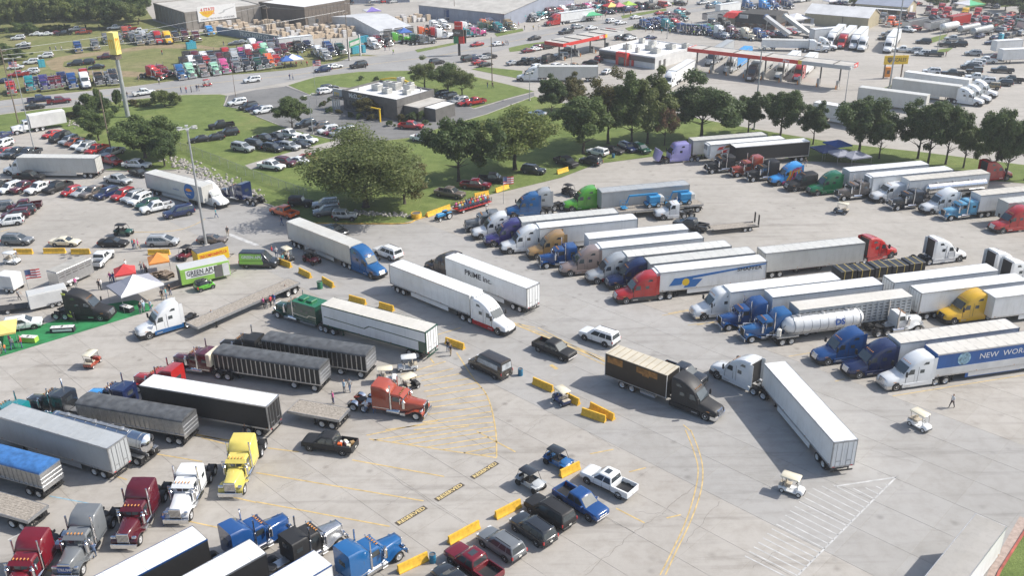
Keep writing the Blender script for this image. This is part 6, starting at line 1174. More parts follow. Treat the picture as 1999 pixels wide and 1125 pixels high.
build('trim_line', MB().prism([(-.3, 2.35), (-7.0, 2.2), (-7.8, 2.7), (-16.3, 2.5), (-16.3, 2.62), (-7.7, 2.82), (-6.9, 2.32), (-.3, 2.47)], 1.285, 1.30), paint('darkgreen'), gt); build('tail_panel', MB().box(-16.6, -15.4, 1.285, 1.306, 1.1, 2.6), paint('darkgreen'), gt)
for i, (x0, c) in enumerate(((-1.4, 'yellow'), (-1.9, 'orange'), (-2.5, 'pink'), (-3.1, 'yellow'), (-3.7, 'orange'))): build('swirl_graphic', MB().prism([(x0, 1.0), (x0-.35, 1.0), (x0-.9, 2.0), (x0-.9, 2.9), (x0-.6, 2.9), (x0-.5, 2.0)], 1.2, 1.235), paint(c), rainbow)
for z0, c in ((2.95, 'yellow'), (3.2, 'orange'), (3.45, 'pink')): build('swirl_graphic', MB().prism([(-2.6, z0-.5), (-4.3, z0-.1), (-4.3, z0+.08), (-2.7, z0-.32)], 1.19, 1.24), paint(c), rainbow)
# tarped load on the flatbed
tl = [q for q in bpy.data.objects if q.get('label') == 'flatbed under a strapped black tarped load'][0]
ld = empty('tarped_load', tl.location, tl.rotation_euler.z); tag(ld, 'black tarped cargo strapped with yellow bands on the flatbed', 'cargo')
M_bt = simple('black_tarp', (.028, .028, .03), .35, 0, .35, 1.5); M_strap = simple('strap_yellow', (.55, .42, .12), .7, 0, .1, 2)
for k in range(5):
    x = -.5-k*2.75; zt = 3.1-.12*(k % 2); build('bundle', MB().rbox(x-2.6, x, -1.2, 1.2, 1.46, zt, .12), M_bt, ld, 40)
    for q in (.7, 1.9): build('strap', MB().box(x-q-.05, x-q+.05, -1.225, 1.225, 1.46, zt+.015), M_strap, ld)
# blue boom lifts on a lowboy
O(1000, 280); bf = trl('step', (830, 540), HA, 1, 'flatbed carrying two blue boom lifts', 15.5, 1.4)
M_lift = simple('lift_blue', (.03, .26, .52), .45, 0, .1, 2)
def lift(x, label, ln):
    c, s_ = math.cos(bf.rotation_euler.z), math.sin(bf.rotation_euler.z); q = bf.location; o = empty('boom_lift', (q.x+x*c, q.y+x*s_, 1.46), bf.rotation_euler.z); tag(o, label, 'lift')
    build('chassis', MB().rbox(-1.2, 1.2, -.9, .9, .35, .8, .08), M_lift, o)
    for a in (.8, -.8):
        for b_ in (1, -1): addw(o, a, b_*1.05, .42, .32, 'rimw')
    build('turret', MB().rbox(-1.3, .8, -.8, .8, .85, 2.0, .15), M_lift, o); build('counterweight', MB().rbox(-1.9, -1.1, -.85, .85, .9, 1.9, .15), paint('pearl'), o)
    build('boom', MB().box(-.9, ln, -.14, .14, 2.1, 2.4), M_lift, o); build('jib', MB().tube([(ln, 0, 2.25), (ln+.5, 0, 1.0)], .12, 6), M_lift, o)
    k = build('basket', MB().box(ln+.4, ln+1.4, -.7, .7, .25, .32), M_lift, o)
    for a, b_ in ((.4, -.7), (1.4, -.7), (.4, .7), (1.4, .7)): build('basket_rail', MB().cyl((ln+a, b_, .3), (ln+a, b_, 1.3), .03, n=5), M_lift, k)
    build('basket_rail', MB().tube([(ln+.4, -.7, 1.3), (ln+1.4, -.7, 1.3), (ln+1.4, .7, 1.3), (ln+.4, .7, 1.3), (ln+.4, -.7, 1.3)], .03, 5), M_lift, k)
lift(-6.5, 'blue boom lift with white counterweight nearer the lime tractor', 4.2); lift(-12.2, 'blue boom lift at the rear of the flatbed', 2.0)
O(0, 0, 1)
# gooseneck car hauler behind the grey pickup
q = P(1460, 447); gh = empty('car_hauler', q, R(HA)); tag(gh, 'black gooseneck flat trailer with upright ramps behind the grey pickup', 'trailer')
for k in range(6): build('deck_plank', MB().box(-1.0, 6.5, -1.05+k*.35, -.72+k*.35, .78, .84), M_deck, gh)
build('deck_frame', MB().box(-1.4, 7.0, -1.12, -1.06, .6, .84).box(-1.4, 7.0, 1.06, 1.12, .6, .84), M_frame, gh); build('gooseneck', MB().tube([(6.8, 0, .8), (7.4, 0, 1.6), (9.2, 0, 1.6), (9.4, 0, 1.1)], .14, 6), M_frame, gh)
for s in (1, -1):
    for x in (.2, 1.1): addw(gh, x, s*1.25, .38, .25, 'rimw')
    build('ramp', MB().box(-1.5, -1.42, s*.5, s*.9, .8, 2.6), M_frame, gh)
# ------------------------------------------------------------------ cars
WORD = dict(suv='sport utility', bigsuv='large sport utility', sedan='sedan', hatch='hatchback', pickup='pickup', minivan='minivan', jeep='off-roader', van='cargo van')
CWORD = dict(darkgrey='charcoal', lightblue='pale blue', brightblue='bright blue', darkred='dark red', offwhite='off-white', skyblue='sky blue', darkgreen='dark green', gold='gold', pearl='pearl grey', paleyellow='pale yellow')
ALLV = []
def row(phrase, group, head, items, z=.75, lod=None, dirpx=None):
    """items: (kind, colour, u, v[, heading]) with u, v the middle of the car in the picture"""
    if dirpx: a, b_ = G(dirpx[0], z), G(dirpx[1], z); head = math.degrees(math.atan2(a.y-b_.y, a.x-b_.x))
    seen = {}; n = len(items)
    for i, it in enumerate(items):
        kind, c, u, v = it[:4]; h = it[4] if len(it) > 4 else head; q = G((u, v), z); q.z = 0
        lb = f'{CWORD.get(c, c)} {WORD[kind]} {phrase}' + (f', {ordn(i)} from the left' if n > 1 else '')
        L = lod if lod is not None else (1 if q.y > 225 else 0)
        nm = {'suv': 'sport_utility', 'bigsuv': 'sport_utility', 'hatch': 'hatchback', 'pickup': 'pickup_truck', 'jeep': 'off_roader', 'van': 'cargo_van'}.get(kind, kind)
        o = inst(car(kind), nm, lb, {'pickup': 'pickup', 'van': 'van', 'minivan': 'van'}.get(kind, 'car'), q, R(h), dict(paint=c), group, L)
O(0, 0, 1)
# vehicles on the near drive
veh('bigsuv', 'white', (1141, 665), (1179, 678), 1, 'white sport utility driving away past the black box-body truck'); veh('pickup', 'black', (1096, 706), (1051, 688), -1, 'black pickup with its tailgate load driving down the striped lane', bump='chrome'); pv_ = veh('van', 'black', (922.5, 721), (966, 742), 1, 'dark brown passenger van with pale window decals near the hatched zone', paint='#3b3631')
build('window_decal', MB().hexa([(-2.3, 1.0, 1.42), (1.2, 1.0, 1.42), (1.2, 1.012, 1.42), (-2.3, 1.012, 1.42)], [(-2.25, .935, 2.0), (1.0, .935, 2.0), (1.0, .947, 2.0), (-2.25, .947, 2.0)]), simple('decal_pale', (.42, .45, .47), .4, 0, .3, 1.5), pv_); build('rear_decal', MB().hexa([(-2.9, -.8, 1.45), (-2.885, -.8, 1.45), (-2.885, .8, 1.45), (-2.9, .8, 1.45)], [(-2.84, -.75, 2.2), (-2.825, -.75, 2.2), (-2.825, .75, 2.2), (-2.84, .75, 2.2)]), simple('decal_pale', (.42, .45, .47), .4), pv_)
veh('pickup', 'darkgrey', (1352, 756), -41, -1, 'dark pickup hidden behind the black box-body truck'); veh('pickup', 'black', (605, 882), (682, 893), 1, 'black pickup with packages in its open bed', bedliner='black'); veh('bigsuv', 'white', (735, 500), 138, 1, 'white sport utility passing behind the blue tractor')
veh('sedan', 'darkgrey', (660, 462), -42, -1, 'dark sedan hidden behind the silver-sided trailer')
veh('pickup', 'red', (533, 420), (561, 428), 1, 'orange-red pickup crossing the entrance road', paint='orange')
O(1000, 840, 3.948)
veh('pickup', 'white', (575, 418), (855, 552), 1, 'white crew-cab pickup with empty bed at the bottom', bump='chrome'); veh('pickup', 'navy', (585, 705), (350, 555), -1, 'navy pickup nosing out beside the white crew-cab', bump='chrome', grille='chrome', paint='blue'); veh('bigsuv', 'black', (140, 650), (330, 775), 1, 'black large sport utility with roof rails in the bottom row'); veh('suv', 'darkgrey', (20, 785), (190, 905), 1, 'charcoal crossover second from the maroon pickup'); 
O(500, 840, 3.948); veh('suv', 'grey', (1745, 905), (1930, 1030), 1, 'silver grey crossover beside the maroon pickup'); veh('pickup', 'darkred', (1500, 1040), (1700, 1180), 1, 'maroon pickup with glass sunroof at the bottom edge'); veh('sedan', 'darkgrey', (1390, 1175), 132, 1, 'dark sedan cut by the bottom picture edge')
# queue of cars along the left lane
O(0, 280)
veh('suv', 'grey', (185, 803), (48, 800), -1, 'grey sport utility first in the queue of cars'); veh('sedan', 'gold', (560, 812), (412, 810), -1, 'pale gold coupe second in the queue of cars', paint='cream'); veh('sedan', 'black', (938, 817), (780, 815), -1, 'black muscle car third in the queue of cars'); veh('minivan', 'silver', (1337, 810), (1190, 813), -1, 'silver minivan fourth in the queue of cars'); veh('sedan', 'bronze', (1715, 792), (1585, 792), -1, 'bronze grey sedan last in the queue of cars')
veh('pickup', 'silver', (955, 332), (806, 307), -1, 'silver pickup driving along the left lot road'); veh('pickup', 'black', (285, 300), (130, 298), -1, 'black pickup passing the long white trailer'); veh('sedan', 'black', (1095, 270), -35, -1, 'black car behind the blue oval trailer')
veh('pickup', 'white', (885, 895), (815, 965), -1, 'white pickup hitched to the slatted stock trailer')
row('in the upper row of the left lot', 'cars parked in the left lot', 0, [('pickup', 'black', -20, 335), ('suv', 'white', 80, 345), ('pickup', 'maroon', 195, 338), ('pickup', 'white', 312, 345), ('pickup', 'black', 448, 340), ('hatch', 'red', 555, 367), ('sedan', 'silver', 645, 370), ('pickup', 'bronze', 735, 378), ('suv', 'navy', 830, 388), ('suv', 'red', 960, 398), ('suv', 'silver', 1040, 415), ('suv', 'white', 1095, 435), ('sedan', 'darkgreen', 1150, 460)], dirpx=((385, 352), (520, 305)))
row('with pink flower decals in the left lot', None, 0, [('pickup', 'white', 1225, 497)], dirpx=((1110, 520), (1340, 470))); row('at the end of the left lot row', None, 0, [('bigsuv', 'navy', 1395, 535)], dirpx=((1290, 555), (1490, 515)))
row('in the lower row of the left lot', 'cars parked in the left lot', 0, [('suv', 'grey', -5, 495), ('pickup', 'maroon', 190, 485), ('suv', 'darkgrey', 165, 525), ('suv', 'maroon', 120, 553), ('suv', 'white', 70, 605)], dirpx=((40, 500), (310, 470)))
O(0, 180, 5.88)
row('in the far row beside the shade trees', 'cars along the shade trees', 0, [('sedan', 'red', 590, 470), ('bigsuv', 'black', 690, 520), ('suv', 'silver', 790, 550), ('sedan', 'orange', 850, 565), ('sedan', 'white', 920, 590), ('suv', 'silver', 990, 628), ('pickup', 'red', 1110, 655), ('sedan', 'darkgrey', 1210, 690), ('pickup', 'silver', 1290, 690)], dirpx=((600, 560), (800, 490)))
row('on the grass by the shade trees', None, 0, [('pickup', 'red', 1275, 785, -35)]); veh('pickup', 'white', (1645, 890), (1455, 880), -1, 'white pickup on the grass under the shade tree')
row('at the far left edge of the lot', 'cars at the left edge', 0, [('sedan', 'navy', 20, 490), ('suv', 'white', 35, 590), ('sedan', 'red', 40, 675), ('sedan', 'grey', 100, 690), ('pickup', 'darkgrey', 200, 690), ('pickup', 'darkgrey', 330, 695)], dirpx=((0, 720), (200, 650)))
row('driving on the highway at left', 'cars on the highway', 29, [('pickup', 'navy', 450, 75), ('sedan', 'black', 395, 155), ('pickup', 'darkred', 675, 95)])
# lawn parking
O(0, 0, 1)
row('parked on the mown lawn', 'cars on the lawn', 205, [('pickup', 'black', 432, 244), ('suv', 'black', 445, 258), ('sedan', 'black', 391, 270), ('sedan', 'black', 417, 267)], lod=0)
row('in the front line on the lawn', 'cars on the lawn', -28, [('bigsuv', 'silver', 474, 288), ('bigsuv', 'darkgrey', 500, 282), ('pickup', 'darkgrey', 517, 271), ('suv', 'darkgrey', 533, 288), ('sedan', 'navy', 551, 281), ('suv', 'silver', 566, 285), ('sedan', 'darkgrey', 586, 280)], lod=0)
row('in the rear line on the lawn', 'cars on the lawn', -28, [('pickup', 'darkgrey', 540, 268), ('pickup', 'white', 564, 261), ('pickup', 'white', 596, 272)], lod=0)
row('along the service lane', 'cars along the service lane', -25, [('pickup', 'white', 530, 323), ('suv', 'maroon', 558, 316), ('sedan', 'white', 585, 312), ('sedan', 'rust', 605, 306)], lod=0)
row('in the restaurant lot edge row', 'restaurant cars', 215, [('suv', 'darkgrey', 597, 241), ('suv', 'bronze', 624, 246), ('suv', 'white', 640, 253), ('sedan', 'darkred', 651, 256), ('suv', 'silver', 664, 258), ('suv', 'silver', 674, 255)])
row('by the restaurant driveway', 'restaurant cars', 215, [('suv', 'white', 463, 199), ('suv', 'black', 485, 207), ('sedan', 'navy', 497, 210), ('suv', 'white', 514, 215)])
row('beside the restaurant west front', 'restaurant cars', 40, [('suv', 'darkgrey', 643, 171), ('suv', 'white', 636, 177)]); row('behind the restaurant', 'restaurant cars', 215, [('suv', 'black', 860, 184), ('suv', 'darkgrey', 875, 188), ('sedan', 'grey', 890, 194), ('suv', 'silver', 897, 196), ('sedan', 'red', 910, 199), ('pickup', 'red', 927, 198)])
row('leaving the restaurant', None, -15, [('pickup', 'red', 802, 245)], lod=0); row('waiting by the dark oak', None, -35, [('pickup', 'white', 825, 270)], lod=0)
# cars along the near lawn edge
O(500, 280)
veh('pickup', 'bronze', (1565, 440), (1440, 420), -1, 'bronze pickup on the lawn behind the hayride'); veh('pickup', 'darkred', (1780, 370), (1635, 360), -1, 'dark red pickup on the lawn edge'); veh('pickup', 'black', (1920, 320), (1800, 315), -1, 'black pickup with orange stripe beside the dark red one')
veh('jeep', 'black', (395, 505), (275, 500), -1, 'black off-roader under the big spreading tree'); veh('suv', 'grey', (490, 580), (690, 560), 1, 'grey crossover on the grass by the kerb'); veh('jeep', 'silver', (750, 610), (615, 610), -1, 'silver off-roader beside the grey crossover')
veh('suv', 'silver', (480, 520), 190, 1, 'pale car mostly hidden under the big tree')
O(1000, 280)
veh('suv', 'darkgreen', (205, 250), (120, 240), -1, 'dark sport utility on the lawn by the yellow airy tree', paint='darkgrey'); veh('pickup', 'black', (440, 195), (370, 170), -1, 'black pickup by the lawn barrier'); veh('suv', 'darkgrey', (545, 160), 140, 1, 'charcoal crossover beside the black lawn pickup'); veh('suv', 'white', (600, 90), (665, 105), 1, 'white hatchback on the shaded lawn'); veh('sedan', 'black', (815, 90), (735, 75), -1, 'black sedan under the green tree'); veh('suv', 'navy', (905, 75), -60, -1, 'navy crossover in the tree shade'); veh('suv', 'darkgreen', (1010, 85), -60, -1, 'dark green car in deep tree shade')
veh('pickup', 'grey', (1290, 665), (1475, 700), 1, 'dark grey dually pickup hitched to the gooseneck trailer', paint='darkgrey')
O(1500, 280); veh('pickup', 'maroon', (215, 1010), HA, 1, 'maroon pickup squeezed between trailers in the middle of the lot')
# left display area
O(0, 460, 4.6875)
veh('suv', 'white', (320, 860), (120, 890), -1, 'white sport utility behind the turf display')
O(330, 440, 4.6875)
sm_ = veh('smart', 'black', (405, 580), (290, 615), -1, 'tiny black and lime two-seat car', paint='lime', cabin='black'); veh('van', 'darkgrey', (930, 400), (665, 395), -1, 'dark grey advert van wrapped in lime lettering', bump='black')

for ch in sm_.children:
    if ch.name.startswith('cabin') or ch.name.startswith('mirror'): ch.material_slots[0].link = 'OBJECT'; ch.material_slots[0].material = paint('black')
for q in [q for q in bpy.data.objects if q.get('label') in ('white crew-cab pickup with empty bed at the bottom', 'maroon pickup with glass sunroof at the bottom edge')]: build('sunroof', MB().box(-.3, .3, -.38, .38, 1.885, 1.91), M_glass, q)
# far traffic and parking (small in the picture)
O(0, 0, 1)
row('on the highway', 'cars on the highway', 35, [('pickup', 'white', 281, 180), ('suv', 'white', 492, 155, 210), ('suv', 'navy', 630, 135, 212), ('sedan', 'white', 654, 128), ('bigsuv', 'black', 700, 127, 213), ('suv', 'black', 853, 120), ('sedan', 'red', 931, 85, 215), ('sedan', 'white', 973, 84), ('sedan', 'black', 1043, 73, 217), ('pickup', 'darkgrey', 1105, 61, 217), ('suv', 'silver', 1127, 51), ('sedan', 'white', 1155, 53), ('suv', 'white', 1194, 40), ('sedan', 'white', 1212, 43), ('sedan', 'white', 1241, 32), ('sedan', 'red', 1288, 24), ('suv', 'darkred', 1307, 27), ('suv', 'darkgrey', 1337, 25), ('sedan', 'red', 1328, 17), ('suv', 'grey', 1388, 12), ('pickup', 'white', 1373, 4), ('sedan', 'lightblue', 1398, 5), ('pickup', 'darkgrey', 1423, 5)])
row('at the junction island', 'cars at the junction', 35, [('bigsuv', 'black', 916, 114), ('suv', 'navy', 930, 112), ('sedan', 'silver', 945, 111), ('suv', 'black', 956, 109), ('sedan', 'red', 935, 120), ('sedan', 'black', 947, 124), ('sedan', 'silver', 1003, 121)])
row('beside the car pumps', 'cars at the pumps', 35, [('sedan', 'darkred', 1031, 97), ('sedan', 'white', 1045, 94), ('suv', 'darkred', 1054, 92), ('suv', 'black', 1068, 90), ('suv', 'darkred', 1083, 86), ('pickup', 'darkgrey', 1108, 98), ('suv', 'silver', 1095, 108, 180), ('suv', 'silver', 1170, 73), ('sedan', 'white', 1231, 73), ('suv', 'darkgrey', 1213, 72), ('suv', 'black', 1228, 71), ('sedan', 'navy', 1270, 72)])
row('in front of the fuel store', 'cars at the fuel store', 55, [('pickup', 'darkgrey', 1025, 119), ('pickup', 'darkgrey', 1040, 119), ('van', 'black', 1072, 116), ('suv', 'white', 1049, 130), ('suv', 'white', 1087, 128), ('suv', 'pearl', 1101, 129), ('pickup', 'gold', 1121, 130), ('pickup', 'blue', 1141, 134), ('sedan', 'black', 1153, 120, 160), ('sedan', 'white', 1186, 138), ('suv', 'darkred', 1172, 114), ('sedan', 'white', 1048, 220, 160)])
row('scattered over the show field', 'cars on the show field', 200, [('suv', 'white', 35, 73), ('sedan', 'white', 45, 85), ('sedan', 'darkgrey', 45, 91), ('sedan', 'white', 70, 65), ('sedan', 'white', 90, 65), ('sedan', 'darkred', 107, 63), ('pickup', 'darkgrey', 125, 64), ('pickup', 'silver', 150, 56), ('pickup', 'rust', 163, 62), ('suv', 'white', 89, 108), ('suv', 'white', 61, 120), ('suv', 'darkgrey', 147, 123), ('suv', 'darkgrey', 169, 121), ('sedan', 'darkgrey', 188, 129), ('pickup', 'maroon', 208, 110), ('pickup', 'white', 225, 53), ('pickup', 'red', 252, 56), ('pickup', 'white', 272, 60), ('pickup', 'white', 298, 66), ('sedan', 'darkgrey', 353, 57), ('sedan', 'grey', 459, 83), ('sedan', 'silver', 470, 81), ('sedan', 'navy', 5, 157), ('pickup', 'red', 36, 145), ('sedan', 'silver', 55, 141), ('suv', 'white', 60, 139), ('sedan', 'white', 30, 130)])
row('in the right hand truck park', 'cars in the right truck park', 160, [('pickup', 'white', 1763, 96), ('suv', 'silver', 1786, 98), ('suv', 'white', 1801, 103), ('pickup', 'darkgrey', 1822, 104), ('suv', 'darkgrey', 1803, 80), ('pickup', 'black', 1850, 86), ('suv', 'black', 1873, 85), ('pickup', 'silver', 1862, 75), ('suv', 'silver', 1900, 103), ('bigsuv', 'white', 1905, 122), ('pickup', 'white', 1925, 117), ('pickup', 'maroon', 1943, 112), ('suv', 'darkgrey', 1893, 129), ('suv', 'white', 1819, 138), ('pickup', 'darkgrey', 1860, 142), ('pickup', 'darkgrey', 1957, 136), ('pickup', 'white', 1907, 150), ('suv', 'white', 1925, 157), ('suv', 'darkgrey', 1958, 161), ('pickup', 'black', 1975, 155), ('jeep', 'gold', 1935, 168), ('sedan', 'navy', 1938, 82), ('suv', 'white', 1900, 125), ('jeep', 'darkgrey', 1902, 138), ('suv', 'silver', 1735, 65), ('sedan', 'darkgrey', 1728, 73)])
rnd = random.Random(21)
row('in the distant right parking field', 'cars in the distant right field', 40, [(rnd.choice(('suv', 'sedan', 'pickup')), rnd.choice(('white', 'silver', 'darkgrey', 'red', 'black', 'navy', 'grey')), 1900+rnd.uniform(0, 105), 28+i*1.3+rnd.uniform(-1, 1), rnd.choice((40, 220))) for i in range(34)])
row('in the distant upper middle lot', 'cars in the distant middle lot', 40, [(rnd.choice(('suv', 'sedan', 'pickup')), rnd.choice(('white', 'silver', 'darkgrey', 'red', 'black', 'navy')), 1630+i*7+rnd.uniform(-2, 2), 4+rnd.uniform(-2, 7)) for i in range(24)])
row('behind the warehouses', 'cars behind the warehouses', 40, [(rnd.choice(('suv', 'sedan', 'pickup')), rnd.choice(('white', 'silver', 'darkgrey', 'red', 'black')), 600+i*8+rnd.uniform(-2, 2), 4-i*.15+rnd.uniform(-1, 1)) for i in range(22)])
row('among the far vendor rows', 'cars among the far vendors', 40, [(rnd.choice(('suv', 'sedan', 'pickup', 'van')), rnd.choice(('white', 'silver', 'darkgrey', 'red', 'black', 'navy', 'teal')), 1030+i*9+rnd.uniform(-2, 2), 30-i*.75+rnd.uniform(-4, 6), rnd.choice((35, 125, 305))) for i in range(34)])
row('in the far roadside lot by the diner', 'cars near the diner', 40, [(rnd.choice(('suv', 'sedan', 'pickup')), rnd.choice(('white', 'silver', 'darkgrey', 'red', 'black', 'navy')), 1405+i*7+rnd.uniform(-2, 2), 70-i*.2+rnd.uniform(-6, 3), rnd.choice((35, 125, 305))) for i in range(22)])
row('beside the far machinery rows', 'cars by the machinery', 40, [(rnd.choice(('suv', 'sedan', 'pickup')), rnd.choice(('white', 'silver', 'darkgrey', 'red', 'black', 'orange')), 1740+i*8+rnd.uniform(-3, 3), 46+rnd.uniform(-14, 12), rnd.choice((35, 125, 305))) for i in range(32)])
# ------------------------------------------------------------------ far trucks (small in the picture)
def frow(phrase, group, items, head):
    for i, it in enumerate(items):
        st, c, u, v = it[:4]; h = it[4] if len(it) > 4 else head; q = P(u, v)
        rig_ = inst(tractor(st), 'semi_tractor', f'{CWORD.get(c, c)} {"long-nosed" if st.startswith("long") else "sloping-roof"} tractor {phrase}, {ordn(i)} from the left', 'semi truck', q, R(h), dict(paint=c, cabpaint=c, sleeper=c, lower=c, visor=c), group, 1)
cs = ['red', 'teal', 'purple', 'maroon', 'blue', 'white', 'black', 'grey', 'darkgrey', 'red']
frow('in the row west of the tall sign', 'roadside show tractors', [('long', 'red', 25, 186), ('longr', 'teal', 62, 180), ('long', 'navy', 72, 177), ('longr', 'purple', 90, 178), ('long', 'maroon', 104, 176), ('long', 'darkred', 116, 174), ('longr', 'navy', 126, 172), ('longr', 'blue', 145, 174), ('aero', 'white', 170, 173), ('long', 'black', 197, 168), ('long', 'grey', 218, 166), ('longr', 'darkgrey', 226, 166), ('long', 'red', 168, 160)], -62)
frow('in the front show row', 'roadside show tractors', [('longr', 'red', 318, 155, -30), ('long', 'darkred', 330, 150, -30), ('longr', 'brightblue', 357, 156), ('longr', 'mint', 376, 153), ('long', 'taupe', 401, 150), ('long', 'mint', 424, 147), ('longr', 'pink', 443, 144), ('long', 'grey', 466, 141), ('long', 'darkgrey', 486, 139), ('long', 'darkgreen', 508, 137), ('long', 'darkgrey', 522, 135), ('longr', 'orange', 532, 133)], -62)
frow('in the second show row', 'second row show tractors', [(rnd.choice(('long', 'longr')), c, 366+i*14, 139-i*1.6+rnd.uniform(-1, 1)) for i, c in enumerate(('black', 'white', 'darkgrey', 'red', 'grey', 'maroon', 'black', 'silver', 'navy', 'darkred', 'black', 'green', 'white'))], -62)
frow('in the third show row', 'third row show tractors', [(rnd.choice(('long', 'longr')), c, 372+i*15, 129-i*1.8+rnd.uniform(-1, 1)) for i, c in enumerate(('black', 'maroon', 'white', 'darkgrey', 'black', 'red', 'silver', 'pink', 'white', 'red', 'mint', 'grey'))], -62)
frow('in the rear field row', 'rear field tractors', [('long', 'blue', 155, 103), ('long', 'grey', 189, 98), ('long', 'grey', 211, 86), ('long', 'grey', 235, 86), ('longr', 'rust', 249, 75), ('long', 'grey', 275, 88), ('longr', 'silver', 284, 85), ('long', 'grey', 298, 87), ('aero', 'red', 312, 86), ('aero', 'yellow', 331, 86), ('long', 'darkgrey', 347, 82), ('long', 'maroon', 365, 80), ('long', 'maroon', 387, 82), ('long', 'skyblue', 413, 70), ('long', 'grey', 262, 82)], -62)
frow('by the striped roadside tent', 'striped tent tractors', [('long', 'red', 545, 131), ('long', 'maroon', 548, 117), ('longr', 'maroon', 560, 112), ('long', 'darkgrey', 535, 100), ('long', 'grey', 550, 97), ('long', 'darkred', 570, 100), ('long', 'black', 588, 102), ('long', 'navy', 603, 97), ('longr', 'white', 500, 101), ('long', 'pink', 515, 104), ('long', 'navy', 650, 110), ('long', 'darkgreen', 670, 107), ('long', 'silver', 640, 118), ('long', 'white', 628, 112), ('long', 'blue', 646, 103)], -62)
frow('near the shop by the highway', 'shop side tractors', [('longr', 'lime', 795, 82, 20), ('long', 'darkred', 742, 90), ('long', 'black', 760, 90), ('long', 'white', 735, 95), ('long', 'darkgreen', 828, 82, 20), ('long', 'grey', 845, 84, 20), ('longr', 'orange', 845, 70, 20), ('longr', 'red', 868, 71, 20), ('longr', 'white', 880, 74, 20), ('long', 'white', 855, 59), ('long', 'white', 872, 57), ('longr', 'teal', 925, 71, 20), ('long', 'pink', 944, 69, 20), ('longr', 'white', 928, 60, 20), ('long', 'darkgreen', 958, 58, 20), ('long', 'gold', 972, 56, 20), ('longr', 'orange', 965, 55, 20), ('long', 'teal', 980, 63), ('long', 'gold', 1000, 57)], -60)
frow('among the far vendor tents', 'far vendor tractors', [(rnd.choice(('long', 'longr')), c, 1020+i*9, 44-i*1.4+rnd.uniform(-4, 2)) for i, c in enumerate(('teal', 'grey', 'darkgrey', 'silver', 'teal', 'black', 'grey', 'maroon', 'darkgrey', 'red', 'white', 'darkgrey', 'grey', 'maroon', 'black', 'pink', 'grey', 'darkred', 'navy', 'white', 'red', 'black'))], -55)
frow('pulling the roadside advert trailer', None, [('aero', 'red', 1070, 50, 215)], 0)
frow('in the group beside the fuel store', 'store side tractors', [('long', 'blue', 1270, 57), ('long', 'navy', 1283, 55), ('long', 'blue', 1296, 53), ('long', 'navy', 1306, 50), ('longr', 'teal', 1315, 60), ('longr', 'red', 1331, 59), ('long', 'blue', 1344, 65), ('long', 'navy', 1356, 67), ('longr', 'teal', 1338, 41), ('long', 'maroon', 1326, 44), ('long', 'navy', 1366, 68), ('long', 'darkgreen', 1376, 68), ('long', 'blue', 1388, 69), ('long', 'green', 1396, 67)], -55)
frow('by the diner', 'diner side tractors', [('longr', 'white', 1418, 74), ('longr', 'maroon', 1442, 76), ('longr', 'cream', 1471, 79), ('longr', 'blue', 1495, 80), ('longr', 'brightblue', 1470, 19), ('longr', 'skyblue', 1503, 20), ('longr', 'blue', 1520, 20), ('long', 'red', 1530, 12), ('long', 'navy', 1545, 17), ('longr', 'darkgrey', 1405, 60), ('longr', 'black', 1425, 57)], -60)
frow('in the line by the tan building', 'tan building tractors', [('aero', 'white', 1618, 92), ('aero', 'red', 1640, 95), ('aero', 'white', 1664, 97), ('aero', 'white', 1680, 100), ('aero', 'white', 1731, 103), ('aero', 'white', 1625, 98, -20)], -118)
frow('under the long fuel canopy', 'canopy tractors', [('aero', 'grey', 1385, 128), ('aero', 'silver', 1421, 143), ('aerob', 'brown', 1464, 158), ('aero', 'pearl', 1520, 154), ('aero', 'red', 1555, 158)], -118)
frow('waiting beside the fuel store', None, [('aero', 'white', 1300, 174)], -118); frow('leaving by the access road', None, [('aero', 'white', 1018, 157, 175)], 0)
frow('in the right hand truck park', 'right park tractors', [('aero', 'white', 1908, 206), ('aero', 'white', 1922, 200), ('aero', 'white', 1935, 190)], -40)
frow('at the upper right', 'upper right tractors', [('long', 'red', 1820, 36), ('longr', 'red', 1845, 36), ('longr', 'yellow', 1880, 38), ('longr', 'red', 1905, 38), ('long', 'maroon', 1810, 30), ('long', 'red', 1835, 25), ('long', 'black', 1760, 42), ('long', 'maroon', 1775, 44), ('long', 'orange', 1735, 52), ('long', 'red', 1920, 52), ('long', 'darkred', 1870, 50), ('long', 'orange', 1832, 6), ('long', 'darkgreen', 1985, 58), ('long', 'maroon', 1995, 45), ('longr', 'black', 1930, 14), ('longr', 'navy', 1945, 16), ('long', 'black', 1860, 15), ('long', 'grey', 1720, 45)], -120)
def ftrl(kind, c, u, v, h, label, L=16.15, **kw):
    p = trailer(kind, L); cols = dict(skin=c, roof=c, rail=M_alu, skirt=c); cols.update(kw); inst(p, 'box_trailer' if kind.startswith('van') else 'tank_trailer' if kind in ('tank', 'pneumatic') else 'hopper_trailer', label, 'trailer', P(u, v), R(h), cols, 'far trailers', 1)
def back(u, v, h, d):
    q = P(u, v); return q
for u, v, lb in ((1303, 172, 'white trailer waiting beside the fuel store'),): p = P(u, v); d = Vector((math.cos(R(-118)), math.sin(R(-118)), 0)); q = p-d*3.4; a = proj(q); ftrl('van', 'white', a[0], a[1], -118, lb)
def behind(u, v, h, dist, kind, c, label, **kw):
    p = P(u, v); q = p-Vector((math.cos(R(h)), math.sin(R(h)), 0))*dist; a = proj(q); ftrl(kind, c, a[0], a[1], h, label, **kw)
